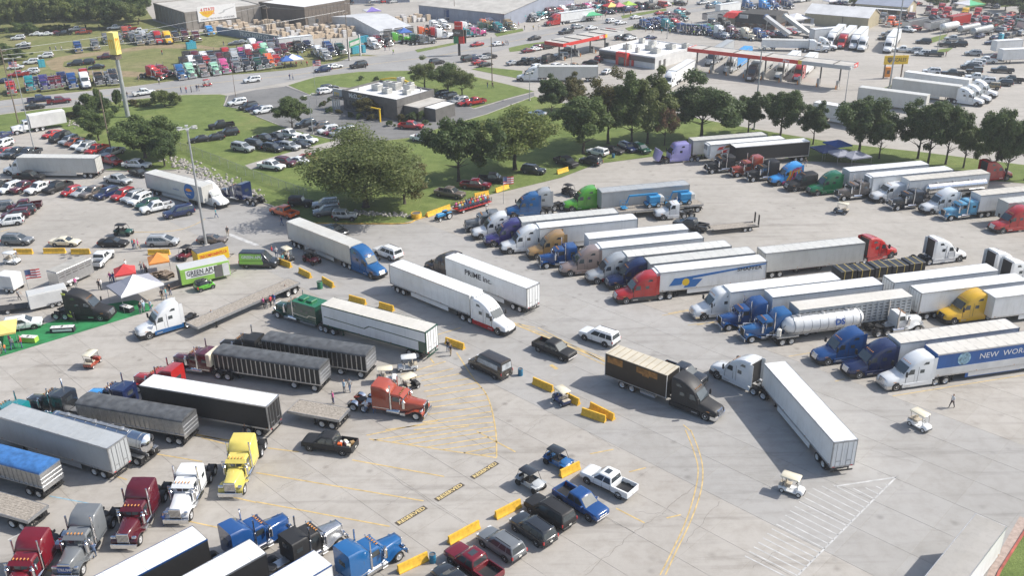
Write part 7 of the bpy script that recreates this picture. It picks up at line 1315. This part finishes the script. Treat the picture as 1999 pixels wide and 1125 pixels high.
for (u, v, h, c, lb) in ((1421, 143, -118, 'skyblue', 'pale blue trailer under the long canopy'), (1464, 158, -118, 'pearl', 'grey trailer behind the brown tractor under the canopy'), (1520, 154, -118, 'white', 'white trailer behind the pearl tractor under the canopy'), (1555, 158, -118, 'white', 'white trailer behind the red tractor under the canopy'), (1618, 92, -118, 'white', 'white trailer first in the line by the tan building'), (1640, 95, -118, 'white', 'white trailer second in the line by the tan building'), (1664, 97, -118, 'white', 'white trailer third in the line by the tan building'), (1731, 103, -118, 'white', 'white trailer nearest the yellow scales sign'), (1018, 157, 175, 'pearl', 'grey-white trailer leaving by the access road'), (1070, 50, 215, 'white', 'advert trailer with blue and orange pictures by the roadside'), (1385, 128, -118, 'silver', 'silver trailer at the first fuel lane')): behind(u, v, h, 4.9, 'van', c, lb)
O(0, 0, 1)
trl('van', (1873.7, 168.7), (1742, 152.5), -1, 'grey trailer with dark slash graphic in the right truck park', lod=1, skin='pearl'); trl('van', (1892, 156), (1768, 140), -1, 'white trailer farthest of three in the right truck park', lod=1); trl('van', (1810, 187), (1677, 170), -1, 'grey-white trailer nearest the oaks in the right truck park', lod=1, skin='pearl'); trl('van', (1720, 222), (1610, 203), -1, 'white trailer hidden behind the oaks', lod=1)
trl('vanplain', (1960, 97), (2080, 92), 1, 'white trailer at the right edge of the far park', lod=1); trl('vanplain', (1948, 80), (2010, 76), 1, 'white trailer behind the right edge one', lod=1, L=9)
ftrl('hopper', 'white', 1590, 99, -12, 'white dump trailer driving past the fuel canopy', tarp=skin('pearl'), rib=skin('white')); frow('pulling the white dump trailer', None, [('longr', 'white', 1612, 101, -12)], 0)
for i, (k, c, u, v, h) in enumerate((('tank', 'silver', 1870, 70, 215), ('tank', 'silver', 1895, 74, 215), ('pneumatic', 'white', 1835, 66, 215), ('hopper', 'silver', 1765, 60, 215), ('hopper', 'silver', 1808, 62, 215), ('van', 'red', 1850, 55, 215), ('van', 'white', 1545, 6, 215), ('van', 'skyblue', 1485, 8, 215), ('van', 'white', 1400, 30, 215), ('hopper', 'white', 1375, 44, 215), ('hopper', 'white', 1405, 46, 215), ('van', 'blue', 925, 35, 20), ('vanplain', 'white', 1640, 76, 20), ('hopper', 'grey', 1990, 60, 215), ('van', 'white', 610, 92, 30), ('van', 'pearl', 1270, 14, 215))): ftrl(k, c, u, v, h, f'{CWORD.get(c, c)} {"tanker" if k in ("tank", "pneumatic") else "hopper trailer" if k == "hopper" else "box trailer"} in the far show ground, {ordn(i)} listed from the tank group', L=11.5)
# raised dump beds beside the diner
for i, (u, v, c) in enumerate(((1515, 76, 'blue'), (1552, 74, 'silver'))):
    q = P(u, v); o = empty('dump_trailer', q, R(-38)); tag(o, ('blue framed' if i == 0 else 'silver')+' dump trailer with its bed raised steeply beside the diner', 'trailer', 'raised dump beds'); sl = 1
    build('bed', MB().prism([(-4.5, 6.4), (4.4, 1.5), (4.9, 2.3), (-4.0, 7.3)], -1.2, 1.2), M_hvac if i else M_galv, o); build('bed_lip', MB().prism([(-4.9, 6.4), (-4.5, 6.4), (-3.9, 7.5), (-4.4, 7.6)], -1.25, 1.25), paint(c), o); build('frame', MB().box(-6, 5.5, -.5, .5, .8, 1.1), M_frame, o); build('hoist', MB().tube([(-4, 0, 1.1), (-3.6, 0, 5.8)], .16, 8), M_galv, o)
    for x in (3.6, 4.9):
        for s in (1, -1): addw(o, x, s*1.25, .5, .5, 'rimw')
# ------------------------------------------------------------------ people
def person_mesh(pose):
    """one continuous skinned body; materials: 0 skin, 1 shirt, 2 trousers, 3 hair, 4 shoes"""
    st = dict(stand=(.10, .12, -.05, .05), walk=(.10, .14, -.28, .26), lean=(.12, .2, -.08, .1), sit=(.12, .15, 0, 0))[pose]
    V = []; E = []; Rr = []
    def v(p, r): V.append(p); Rr.append(r); return len(V)-1
    def chain(a, pts):
        for p, r in pts: b = v(p, r); E.append((a, b)); a = b
        return a
    sit = pose == 'sit'; hz = .95 if not sit else .5
    pel = v((0, 0, hz), (.15, .11)); ch = chain(pel, [((0, 0, hz+.18), (.14, .10)), ((.02, 0, hz+.40), (.17, .11)), ((.01, 0, hz+.53), (.10, .08)), ((.02, 0, hz+.60), (.055, .055))])
    chain(ch, [((.035, 0, hz+.68), (.085, .095)), ((.04, 0, hz+.76), (.095, .105)), ((.03, 0, hz+.84), (.06, .07))])
    for s in (1, -1):
        dx = st[2] if s > 0 else st[3]
        if sit: chain(pel, [((.05, s*.1, hz-.02), (.09, .09)), ((.45, s*.12, hz), (.07, .07)), ((.48, s*.12, .25), (.055, .055)), ((.48, s*.12, .06), (.045, .045)), ((.62, s*.13, .04), (.04, .03))])
        else: chain(pel, [((0, s*.1, hz-.08), (.10, .10)), ((dx*.5+.03, s*.11, .52), (.068, .07)), ((dx, s*.11, .12), (.05, .05)), ((dx+.02, s*.11, .045), (.05, .045)), ((dx+.16, s*.13, .04), (.045, .03))])
        a = v((.01, s*.19, hz+.47), (.065, .065)); E.append((pel+2, a)); f = .15 if pose in ('lean', 'sit') else 0.0; sw = -dx*.6
        chain(a, [((.0+sw*.4, s*.25, hz+.22), (.052, .052)), ((.12+f+sw, s*.24, hz+.02+f), (.04, .04)), ((.18+f*1.2+sw, s*.22, hz-.08+f), (.038, .03)), ((.23+f*1.2+sw, s*.21, hz-.15+f), (.025, .02))])
    m = bpy.data.meshes.new('person'); m.from_pydata(V, E, []); o = bpy.data.objects.new('person_build', m); link(o)
    md = o.modifiers.new('skin', 'SKIN'); 
    for i, q in enumerate(m.skin_vertices[0].data): q.radius = Rr[i]; q.use_root = (i == 0)
    sb_ = o.modifiers.new('sub', 'SUBSURF'); sb_.levels = 1; sb_.render_levels = 1
    dg = bpy.context.evaluated_depsgraph_get(); out = bpy.data.meshes.new_from_object(o.evaluated_get(dg)); bpy.data.objects.remove(o); out.name = 'person'; out.materials.clear()
    for k in range(5): out.materials.append(M_seat)
    for f in out.polygons:
        c = f.center; z = c.z-hz
        if z > .60: f.material_index = 3 if (z > .80 or (c.x < .0 and z > .68)) else 0
        elif z > .54: f.material_index = 0
        elif abs(c.y) > .19 and z < .24 and not sit: f.material_index = 0
        elif z > -.02 and (not sit or c.x < .2): f.material_index = 1
        elif c.z < .085: f.material_index = 4
        else: f.material_index = 2
    out.shade_smooth(); return out
PM = {k: person_mesh(k) for k in ('stand', 'walk', 'lean', 'sit')}
SK = [simple('skin_light', (.52, .33, .25), .6), simple('skin_mid', (.36, .22, .16), .6)]; HR = [simple('hair_brown', (.06, .04, .03), .7), simple('hair_grey', (.3, .29, .28), .7), simple('hair_blond', (.3, .2, .1), .7)]; SHOE = simple('shoe_dark', (.05, .045, .04), .7)
CL = dict(white=(.68, .68, .68), black=(.03, .03, .035), red=(.5, .04, .05), blue=(.05, .12, .4), navy=(.04, .05, .13), jeans=(.09, .14, .25), khaki=(.38, .3, .2), pink=(.6, .12, .3), teal=(.08, .36, .4), grey=(.25, .26, .27), green=(.06, .3, .12), orange=(.65, .2, .05), lightblue=(.35, .5, .62), lime=(.4, .6, .1), yellow=(.6, .45, .1))
def cloth(c): return simple('cloth_'+c, CL[c], .85, 0, .1, 3)
NP = [0]
def person(c, shirt, legs_, label, pose='stand', face=None, z=0.0, h=1.0):
    i = NP[0]; NP[0] += 1; q = G(c) if isinstance(c, tuple) else Vector(c); o = bpy.data.objects.new('person', PM[pose]); link(o); o.location = (q.x, q.y, q.z+z); o.rotation_euler.z = R(face if face is not None else (i*77) % 360); o.scale = (h,)*3
    for k, mt in enumerate((SK[i % 5 == 0], cloth(shirt), cloth(legs_), HR[i % 3], SHOE)): sl = o.material_slots[k]; sl.link = 'OBJECT'; sl.material = mt
    return tag(o, label, 'person', 'people')
O(0, 460, 4.6875)
person((180, 590), 'grey', 'black', 'person in grey striding past the dark utility trailer', 'walk', 0); person((160, 222), 'navy', 'khaki', 'person walking beside the golf cart at the left', 'walk', 20); person((1158, 315), 'white', 'black', 'person in white top standing left of the orange tent'); person((1222, 120), 'teal', 'jeans', 'person in teal shirt crossing by the queue'); person((1235, 118), 'red', 'jeans', 'person in red shirt crossing by the queue'); person((1268, 122), 'pink', 'khaki', 'person in pink shirt crossing by the queue', 'walk')
person((915, 500), 'black', 'black', 'person in black by the open hatch near the tents'); person((935, 495), 'white', 'grey', 'person in white by the tent shade'); person((1018, 430), 'pink', 'jeans', 'person in pink at the red tent', 'lean'); person((1045, 435), 'blue', 'jeans', 'person in blue at the red tent', 'lean'); person((1350, 370), 'black', 'black', 'person in black by the orange tent pole'); person((1300, 335), 'grey', 'jeans', 'seated looking person by the orange tent', 'lean'); person((1330, 340), 'red', 'grey', 'person in red beside the orange tent')
person((1490, 590), 'black', 'khaki', 'person in black under the striped tent edge'); person((1525, 580), 'teal', 'jeans', 'person in teal by the striped tent'); person((1290, 720), 'black', 'grey', 'person with dark hair at the striped tent table'); person((1325, 700), 'lightblue', 'grey', 'first person in pale blue at the striped tent'); person((1385, 690), 'lightblue', 'jeans', 'second person in pale blue at the striped tent'); person((1310, 680), 'white', 'jeans', 'person in white at the striped tent')
person((205, 1030), 'red', 'jeans', 'tall person in red check on the turf', 'stand', 200, h=1.05); person((120, 1040), 'grey', 'jeans', 'person in grey on the turf', 'walk'); person((55, 1075), 'orange', 'jeans', 'child in orange on the turf', h=.75); person((15, 1060), 'white', 'grey', 'person in white on the turf edge'); person((10, 1085), 'green', 'khaki', 'person in green at the left edge of the turf'); person((100, 1010), 'pink', 'black', 'person in pink by the yellow tent'); person((700, 480), 'pink', 'grey', 'person behind the black show tractor')
O(330, 440, 4.6875)
person((400, 880), 'lightblue', 'jeans', 'person in pale blue beside the empty flatbed', 'stand', 250); person((540, 98), 'black', 'khaki', 'person in black by the white stop line'); person((870, 760), 'pink', 'black', 'person in pink before the green show tractor'); person((895, 765), 'black', 'grey', 'person in black before the green show tractor'); person((935, 745), 'red', 'black', 'person in red before the green show tractor'); person((968, 725), 'blue', 'jeans', 'person in blue before the green show tractor')
person((1045, 355), 'teal', 'khaki', 'person in teal by the barrier and advert van'); person((1095, 335), 'white', 'khaki', 'person in white by the barrier and advert van'); person((985, 290), 'white', 'jeans', 'person in white behind the advert van'); person((945, 275), 'red', 'jeans', 'person in red on the motorbike', 'sit', 0, .35); person((15, 640), 'black', 'jeans', 'person at the open trailer door'); person((1070, 640), 'black', 'grey', 'person at the tail of the empty flatbed')
O(500, 560)
person((690, 830), 'lightblue', 'grey', 'person in pale blue near the orange bobtail'); person((735, 820), 'grey', 'jeans', 'person in grey near the orange bobtail', 'walk'); person((605, 915), 'pink', 'navy', 'person in pink behind the orange bobtail'); person((860, 990), 'white', 'jeans', 'person in white leaning on the orange bobtail', 'lean', 60); person((925, 990), 'grey', 'jeans', 'person in dark cap leaning on the orange bobtail', 'lean', 100); person((1498, 510), 'black', 'jeans', 'person in black, left of the two by the barrier'); person((1522, 540), 'black', 'khaki', 'person in shorts, right of the two by the barrier')
O(1500, 560); person((1430, 945), 'white', 'black', 'lone person with a backpack crossing the open lot', 'walk', 200)
O(500, 280); person((203, 640), 'navy', 'jeans', 'lone person behind the orange-red pickup', 'walk', 180)
O(0, 280); person((1690, 580), 'teal', 'jeans', 'person in teal before the blue oval rig', 'walk')
O(0, 840, 3.948); person((1270, 740), 'blue', 'jeans', 'person crouching before the white bobtail', 'lean', h=.8); person((735, 985), 'jeans', 'jeans', 'person in denim beside the grey bobtail', 'lean', 120); person((1900, 60), 'black', 'navy', 'person behind the yellow bobtail with a flag')
O(1500, 280); person((285, 175), 'black', 'jeans', 'person walking by the blue tents', 'walk'); 
O(0, 0, 1)
for i, (u, v, s_, l_) in enumerate([(354, 181, 'black', 'jeans'), (364, 181, 'red', 'jeans'), (374, 180, 'black', 'black'), (385, 177, 'navy', 'jeans'), (389, 177, 'black', 'grey'), (99, 100, 'navy', 'jeans'), (110, 99, 'grey', 'jeans'), (121, 99, 'white', 'jeans'), (249, 191, 'black', 'jeans'), (271, 158, 'navy', 'khaki'), (311, 164, 'white', 'black'), (437, 89, 'black', 'jeans'), (317, 107, 'red', 'jeans'), (566, 155, 'navy', 'jeans'), (572, 155, 'white', 'jeans'), (714, 134, 'black', 'black'), (681, 103, 'white', 'jeans'), (752, 98, 'red', 'jeans'), (760, 98, 'black', 'jeans'), (768, 106, 'lime', 'jeans'), (952, 171, 'black', 'jeans'), (962, 172, 'black', 'black'), (782, 160, 'black', 'black'), (795, 168, 'black', 'grey'), (981, 90, 'orange', 'jeans'), (988, 88, 'navy', 'jeans'), (992, 88, 'white', 'jeans'), (1024, 58, 'black', 'jeans'), (1041, 58, 'yellow', 'jeans'), (1052, 57, 'white', 'khaki'), (1251, 42, 'black', 'jeans'), (1256, 41, 'navy', 'jeans'), (1846, 110, 'red', 'black'), (1552, 105, 'black', 'jeans'), (1558, 104, 'black', 'jeans')]):
    person((u, v), s_, l_, f'distant person in {s_} top, {ordn(i)} counted across the far side', ('stand', 'walk')[i % 2])
rnd = random.Random(33); cls = list(CL)
crowd = [((1040, 30), (1130, 20), 22), ((1130, 28), (1260, 14), 26), ((1250, 16), (1340, 8), 14), ((1425, 16), (1440, 20), 5), ((1150, 36), (1230, 26), 12), ((690, 92), (770, 88), 9), ((480, 138), (600, 128), 12), ((960, 56), (1010, 50), 8), ((1940, 62), (1999, 52), 16), ((540, 120), (600, 108), 8), ((1260, 62), (1400, 68), 10)]
for ri, (a, b_, n_) in enumerate(crowd):
    for i in range(n_): person((a[0]+(b_[0]-a[0])*i/(n_-1)+rnd.uniform(-3, 3), a[1]+(b_[1]-a[1])*i/(n_-1)+rnd.uniform(-3, 3)), rnd.choice(cls), rnd.choice(('jeans', 'khaki', 'black', 'grey')), f'distant visitor, {ordn(i)} in the {ordn(ri)} far crowd', ('stand', 'walk', 'lean')[i % 3])
# ------------------------------------------------------------------ golf carts and buggies
O(0, 560); cart(CART, 'rust', (790, 590), (735, 640), -1, 'rust golf cart with cream roof on the open lot at left', roofp='cream'); 
O(500, 560); cart(CART, 'white', (1185, 650), 190, 0, 'white-roofed golf cart by the green trimmed trailer', roofp='white'); cart(CART, 'white', (1080, 755), (960, 765), -1, 'white golf cart with luggage behind the orange bobtail', roofp='cream'); cart(CART, 'black', (1200, 800), 40, 0, 'tan-roofed golf cart tucked behind the orange bobtail', roofp='cream')
O(1000, 560); cart(CART, 'navy', (318, 890), (385, 945), 1, 'navy golf cart with cream roof parked between yellow barriers', roofp='cream')
O(1500, 560); cart(CART, 'white', (1175, 1100), -60, 0, 'white golf cart driving alone at the right', roofp='cream')
O(1500, 840, 3.948); cart(CART, 'white', (228, 525), (90, 480), -1, 'white golf cart near the jackknifed trailer rear', roofp='cream')
O(1500, 280); cart(CART, 'darkgrey', (520, 545), (605, 560), 1, 'dark golf cart with cream roof before the upper row', roofp='cream')
O(330, 440, 4.6875); cart(CART, 'darkgrey', (1090, 310), -50, 0, 'cream-roofed golf cart by the barrier and advert van', roofp='cream'); cart(UTV, 'darkred', (1310, 370), (1225, 330), -1, 'dark red buggy beside the turning blue tractor', 'buggy', 'buggy', roofp='black'); cart(UTV, 'darkred', (155, 300), 250, 0, 'red side-by-side with black roof near the floodlight mast', 'buggy', 'buggy', roofp='black')
O(0, 460, 4.6875); cart(CART, 'white', (140, 270), (50, 265), -1, 'golf cart with white roof at the left edge', roofp='white')
O(0, 280); cart(UTV, 'darkgreen', (1000, 730), (895, 725), -1, 'camouflage green buggy above the queue of cars', 'buggy', 'buggy', roofp='black')
O(1000, 840, 3.948); cart(UTV, 'brightblue', (385, 330), (205, 240), -1, 'bright blue four-seat buggy by the barrier', 'buggy', 'buggy', roofp='darkgrey'); cart(UTV, 'silver', (165, 500), (-5, 400), -1, 'silver grey buggy left of the bright blue one', 'buggy', 'buggy', roofp='darkgrey')
O(1000, 280); cart(UTV, 'black', (455, 420), (375, 390), -1, 'black buggy with thick tyres beyond the main row', 'buggy', 'buggy', roofp='black')
O(0, 0, 1); cart(CART, 'red', (405, 168), 35, 0, 'red open cart with riders on the highway verge', roofp='red')
# ------------------------------------------------------------------ display area and oddments
def gtrailer(name, label, q0, q1, wd, z0, z1, side, mat, roofm, nose=0.0, cat='trailer'):
    A, Bq = G(q0, z1), G(q1, z1); h = math.atan2(A.y-Bq.y, A.x-Bq.x); L = (A-Bq).length; c, s = math.cos(h), math.sin(h); org = A-Vector((-s, c, 0))*side*wd/2; o = empty(name, (org.x, org.y, 0), h); tag(o, label, cat)
    build('wall', MB().rbox(-L, 0, -wd/2, wd/2, z0, z1-.02, .06), mat, o); build('roof', MB().rbox(-L+.05, -.05, -wd/2+.04, wd/2-.04, z1-.06, z1+.06, .05), roofm, o)
    for s_ in (1, -1):
        for x in (-L*.55, -L*.55-.9): addw(o, x, s_*(wd/2+.02), .38, .24, 'rimw')
        build('fender', MB().rbox(-L*.55-1.4, -L*.55+.5, s_*(wd/2-.02), s_*(wd/2+.22), .78, .84, .02), M_alu, o)
    build('hitch', MB().tube([(0, -.6, .5), (1.2, 0, .5), (0, .6, .5)], .05, 5), M_frame, o); return o, L
O(330, 440, 4.6875)
M_limew = simple('wrap_lime', (.30, .56, .10), .4, 0, .08, .6)
g, L = gtrailer('advert_trailer', 'lime green wrapped advert trailer with open rear and side door', (545, 320), (95, 415), 2.5, .5, 2.9, -1, M_limew, paint('pearl'))
fit(text('GREEN APU', 1.05, M_letb, g, (-L*.88, -1.27, 2.05), FR, bold=.02), L*.58); build('white_panel', MB().box(-L*.9, -L*.25, -1.262, -1.25, 1.3, 2.6), M_let, g); build('print_line', MB().box(-L*.8, -L*.35, -1.268, -1.262, 1.48, 1.62), M_letb, g); build('door_opening', MB().box(-2.3, -1.1, -1.27, -1.25, .6, 2.5), M_dkpanel, g); build('side_door', MB().box(-1.05, -.1, -1.29, -1.25, .6, 2.6), M_whitew, g); build('rear_opening', MB().box(-L-.01, -L+.02, -1.1, 1.1, .6, 2.7), M_dkpanel, g); build('rear_ramp', MB().hexa([(-L-2.2, -1.1, 0), (-L, -1.1, .5), (-L, 1.1, .5), (-L-2.2, 1.1, 0)], [(-L-2.2, -1.1, .06), (-L, -1.1, .56), (-L, 1.1, .56), (-L-2.2, 1.1, .06)]), M_wood, g)
van_ = [q for q in bpy.data.objects if q.get('label', '').startswith('dark grey advert van')][0]
build('wrap_panel', MB().box(-2.8, .9, -1.035, -1.022, .7, 1.25), M_limew, van_); build('wrap_panel_upper', MB().hexa([(-2.75, -1.02, 1.3), (.8, -1.02, 1.3), (.8, -1.0, 1.3), (-2.75, -1.0, 1.3)], [(-2.7, -.90, 2.35), (.7, -.90, 2.35), (.7, -.88, 2.35), (-2.7, -.88, 2.35)]), M_limew, van_); text('GREEN APU', .62, M_let, van_, (-2.4, -.985, 1.85), (R(83), 0, 0), bold=.02)
g, L = gtrailer('wrapped_truck', 'yellow wrapped vendor truck below the floodlight mast', (540, 190), (255, 265), 2.3, .6, 2.5, -1, M_yelp, simple('van_roof_grey', (.12, .12, .13), .6), cat='truck'); fit(text('TRECOMPONENTS.CA', .7, M_redp, g, (-L*.94, -1.16, 1.8), FR, bold=.015), L*.88)
O(0, 460, 4.6875)
g, L = gtrailer('stock_trailer', 'weathered aluminium slatted stock trailer behind the white pickup', (835, 205), (515, 345), 2.2, .5, 2.9, -1, M_alu, simple('stock_roof', (.38, .37, .34), .7, 0, .15, 1))
for k in range(5):
    for z in (1.9, 2.3): build('vent_slot', MB().box(-L+.3+k*L/5.3, -L+.3+(k+.75)*L/5.3, -1.112, -1.1, z, z+.13), M_dkpanel, g)
g, L = gtrailer('cargo_trailer', 'plain white enclosed cargo trailer beside the black show tractor', (250, 560), (610, 480), 2.2, .45, 2.5, 1, M_whitew, paint('pearl'))
g, L = gtrailer('camper', 'white rounded camper at the left edge', (-60, 370), (95, 385), 2.2, .5, 2.6, 1, M_whitew, M_whitew)
q = G((120, 690)); u = empty('utility_trailer', q, R(15)); tag(u, 'dark low utility trailer left of the white cargo trailer', 'trailer'); build('deck', MB().box(-2.6, 2, -.95, .95, .55, .65), M_frame, u); build('front_gate', MB().box(-2.6, -2.5, -.95, .95, .65, 1.4), M_frame, u); build('drawbar', MB().tube([(2, 0, .55), (3.4, 0, .5)], .06, 5), M_frame, u)
for s in (1, -1): addw(u, -.4, s*1.15, .35, .24, 'rimw')
def table(c, label, mat, rz=.3, lx=1.8):
    q = G(c); o = empty('display_table', q, rz); tag(o, label, 'table'); build('top', MB().rbox(-lx/2, lx/2, -.4, .4, .72, .77, .02), M_whitew, o); build('cloth', MB().hexa([(-lx/2-.03, -.44, .05), (lx/2+.03, -.44, .05), (lx/2+.03, .44, .05), (-lx/2-.03, .44, .05)], [(-lx/2-.02, -.42, .71), (lx/2+.02, -.42, .71), (lx/2+.02, .42, .71), (-lx/2-.02, .42, .71)]), mat, o)
    for i in range(3): build('brochure_stack', MB().box(-lx*.3+i*lx*.3-.12, -lx*.3+i*lx*.3+.1, -.2, .15, .77, .85), M_dkpanel if i % 2 else M_whitew, o)
    return o
t_ = table((580, 880), 'black draped display table with white banner on the turf', F['black'], .1, 3.0); build('table_banner', MB().box(-1.2, 1.3, -.455, -.44, .25, .55), M_let, t_)
table((270, 970), 'lime draped display table on the turf', F['lime'], -.15, 2.2); table((1165, 690), 'black covered table by the striped tent', F['black'], -.5, 2.0)
q = G((670, 790)); s = empty('feather_banner', q, R(-25)); tag(s, 'leaning black feather banner with yellow letters on the show tractor', 'banner'); build('panel', MB().hexa([(-.5, -.03, .2), (.5, -.03, .2), (.5, .03, .2), (-.5, .03, .2)], [(-2.3, 1.1, 3.9), (-1.3, 1.1, 3.9), (-1.3, 1.16, 3.9), (-2.3, 1.16, 3.9)]), M_sblack, s); 
for k in range(6): build('letter_block', MB().hexa([(-.75-.29*k, .03+.165*k, .62+.52*k), (.05-.29*k, .03+.165*k, .62+.52*k), (.05-.29*k, .02+.165*k, .62+.52*k), (-.75-.29*k, .02+.165*k, .62+.52*k)], [(-.9-.29*k, .1+.165*k, .95+.52*k), (-.1-.29*k, .1+.165*k, .95+.52*k), (-.1-.29*k, .0+.165*k, .95+.52*k), (-.9-.29*k, .0+.165*k, .95+.52*k)]), simple('letter_lime', (.55, .6, .1), .6), s)
def flag(c, h, label, stripes=True):
    q = G(c); o = empty('flag', q, R(20)); tag(o, label, 'flag', 'flags'); build('pole', MB().cyl((0, 0, 0), (0, 0, h), .04, n=6), M_pole, o); n = 7
    for k in range(n):
        z1 = h-.05-k*.2; build('stripe', MB().loft([[(x, .08*math.sin(x*3), z1-.2), (x, .08*math.sin(x*3), z1), (x, .08*math.sin(x*3)+.01, z1), (x, .08*math.sin(x*3)+.01, z1-.2)] for x in (0, .5, 1.0, 1.5, 2.0)]), F['red'] if k % 2 == 0 else F['white'], o)
    build('canton', MB().loft([[(x, .08*math.sin(x*3)-.012, h-.85), (x, .08*math.sin(x*3)-.012, h-.05), (x, .08*math.sin(x*3)+.022, h-.05), (x, .08*math.sin(x*3)+.022, h-.85)] for x in (0, .4, .8)]), F['navy'], o)
flag((280, 560), 4.2, 'american flag leaning over the white cargo trailer'); O(0, 0, 1); flag((619, 207), 11.5, 'american flag on the restaurant flagpole'); flag((32, 190), 9.5, 'american flag at the left roadside'); flag((983, 398), 5, 'small american flag by the hayride')
# picnic tables under the orange tent
O(0, 460, 4.6875)
for i, c in enumerate(((1400, 395), (1450, 380), (1500, 375), (1540, 390))):
    q = G(c); o = empty('picnic_table', q, R(20+i*15)); tag(o, f'brown folding table with chairs by the orange tent, {ordn(i)} from the left', 'table', 'vendor tables'); build('top', MB().box(-.8, .8, -.4, .4, .72, .77), M_wood, o)
    for s in (1, -1): build('bench', MB().box(-.8, .8, s*.6-.13, s*.6+.13, .42, .46), M_wood, o); build('leg', MB().box(s*.6-.04, s*.6+.04, -.7, .7, 0, .72), M_wood, o)
# hayride with small tractor
O(500, 280); q0, q1 = G((1560, 545)), G((1810, 470)); h = math.atan2(q0.y-q1.y, q0.x-q1.x); o = empty('hay_wagon', q0, h); tag(o, 'people-mover wagon with railings full of seated riders', 'wagon'); L = (q1-q0).length
build('deck', MB().box(-L, 0, -1.1, 1.1, .62, .74), M_redp, o)
for s in (1, -1):
    for z in (1.1, 1.45): build('rail', MB().box(-L, 0, s*1.08, s*1.12, z, z+.06), M_frame, o)
    for k in range(8): build('rail_post', MB().box(-L*k/7-.03, -L*k/7+.03, s*1.07, s*1.13, .74, 1.5), M_frame, o)
    build('bench', MB().box(-L+.2, -.2, s*.3, s*.75, 1.0, 1.08), M_wood, o)
    for x in (-1.0, -L+1.0): addw(o, x, s*1.0, .36, .25, 'rimw')
c_, s_ = math.cos(h), math.sin(h)
for i in range(12):
    for s in (1, -1):
        x, y = -.5-i*(L-.9)/11, s*.5; person(Vector((q0.x+x*c_-y*s_, q0.y+x*s_+y*c_, 0)), rnd.choice(cls), 'jeans', f'seated rider on the {"near" if s > 0 else "far"} bench of the hay wagon, {ordn(i)} from its front', 'sit', math.degrees(h)+90*s, .62)
q = G((1470, 590)); o = empty('farm_tractor', q, h); tag(o, 'small blue farm tractor pulling the hay wagon', 'tractor'); build('hood', MB().rbox(.2, 1.6, -.35, .35, .7, 1.25, .1), M_lift, o); build('seat_base', MB().rbox(-.9, .2, -.45, .45, .55, .95, .08), M_lift, o); build('seat', MB().rbox(-.8, -.4, -.25, .25, .95, 1.3, .06), M_black, o); build('steering_wheel', MB().lathe([(0, .2), (.03, .2)], (.0, 0, 1.35), (-.6, 0, .8), 12), M_black, o)
for s in (1, -1): addw(o, 1.3, s*.7, .35, .25, 'rimw'); addw(o, -.6, s*.85, .62, .35, 'rimw'); build('fender', MB().rbox(-1.1, -.1, s*.45, s*.85, 1.2, 1.28, .04), M_lift, o)
# litter bags in the pickup bed, driver on tractor
qp = [q for q in bpy.data.objects if q.get('label') == 'black pickup with packages in its open bed'][0]
for i, (x, y, m_, s_) in enumerate(((-1.3, .3, 'orange', .45), (-1.9, -.2, 'white', .4), (-2.3, .3, 'cream', .4), (-2.5, -.3, 'tan', .45), (-1.6, -.5, 'cream', .35), (-1.2, -.3, 'white', .3))):
    c_, sn = math.cos(qp.rotation_euler.z), math.sin(qp.rotation_euler.z); o = build('package', MB().rbox(-s_/2, s_/2, -s_/2, s_/2, .71, .71+s_*.9, .06), paint(m_)); o.location = (qp.location.x+x*c_-y*sn, qp.location.y+x*sn+y*c_, 0); o.rotation_euler.z = i*.7; tag(o, f'{m_} package in the black pickup bed, {ordn(i)} from the cab', 'package', 'packages')
# lettering becomes plain mesh
bpy.context.view_layer.update(); dg = bpy.context.evaluated_depsgraph_get()
for o in [q for q in bpy.data.objects if q.type == 'FONT']:
    m = bpy.data.meshes.new_from_object(o.evaluated_get(dg)); n = bpy.data.objects.new(o.name, m); link(n, o.parent); n.location = o.location; n.rotation_euler = o.rotation_euler; n.scale = o.scale
    nm = o.name; bpy.data.objects.remove(o); n.name = nm
# ------------------------------------------------------------------ haze
hm = bpy.data.materials.new('haze_air'); hm.use_nodes = True; ht = hm.node_tree; ht.nodes.clear(); ho = ht.nodes.new('ShaderNodeOutputMaterial'); hv = ht.nodes.new('ShaderNodeVolumePrincipled')
hv.inputs['Color'].default_value = (.93, .96, 1, 1); hv.inputs['Density'].default_value = .00026; hv.inputs['Anisotropy'].default_value = .2; ht.links.new(hv.outputs[0], ho.inputs['Volume'])
hz = build('haze', MB().box(-1450, 1450, -250, 2550, -1.1, 66), hm); tag(hz, 'thin pale summer haze over the whole truck stop', 'haze', kind='stuff')
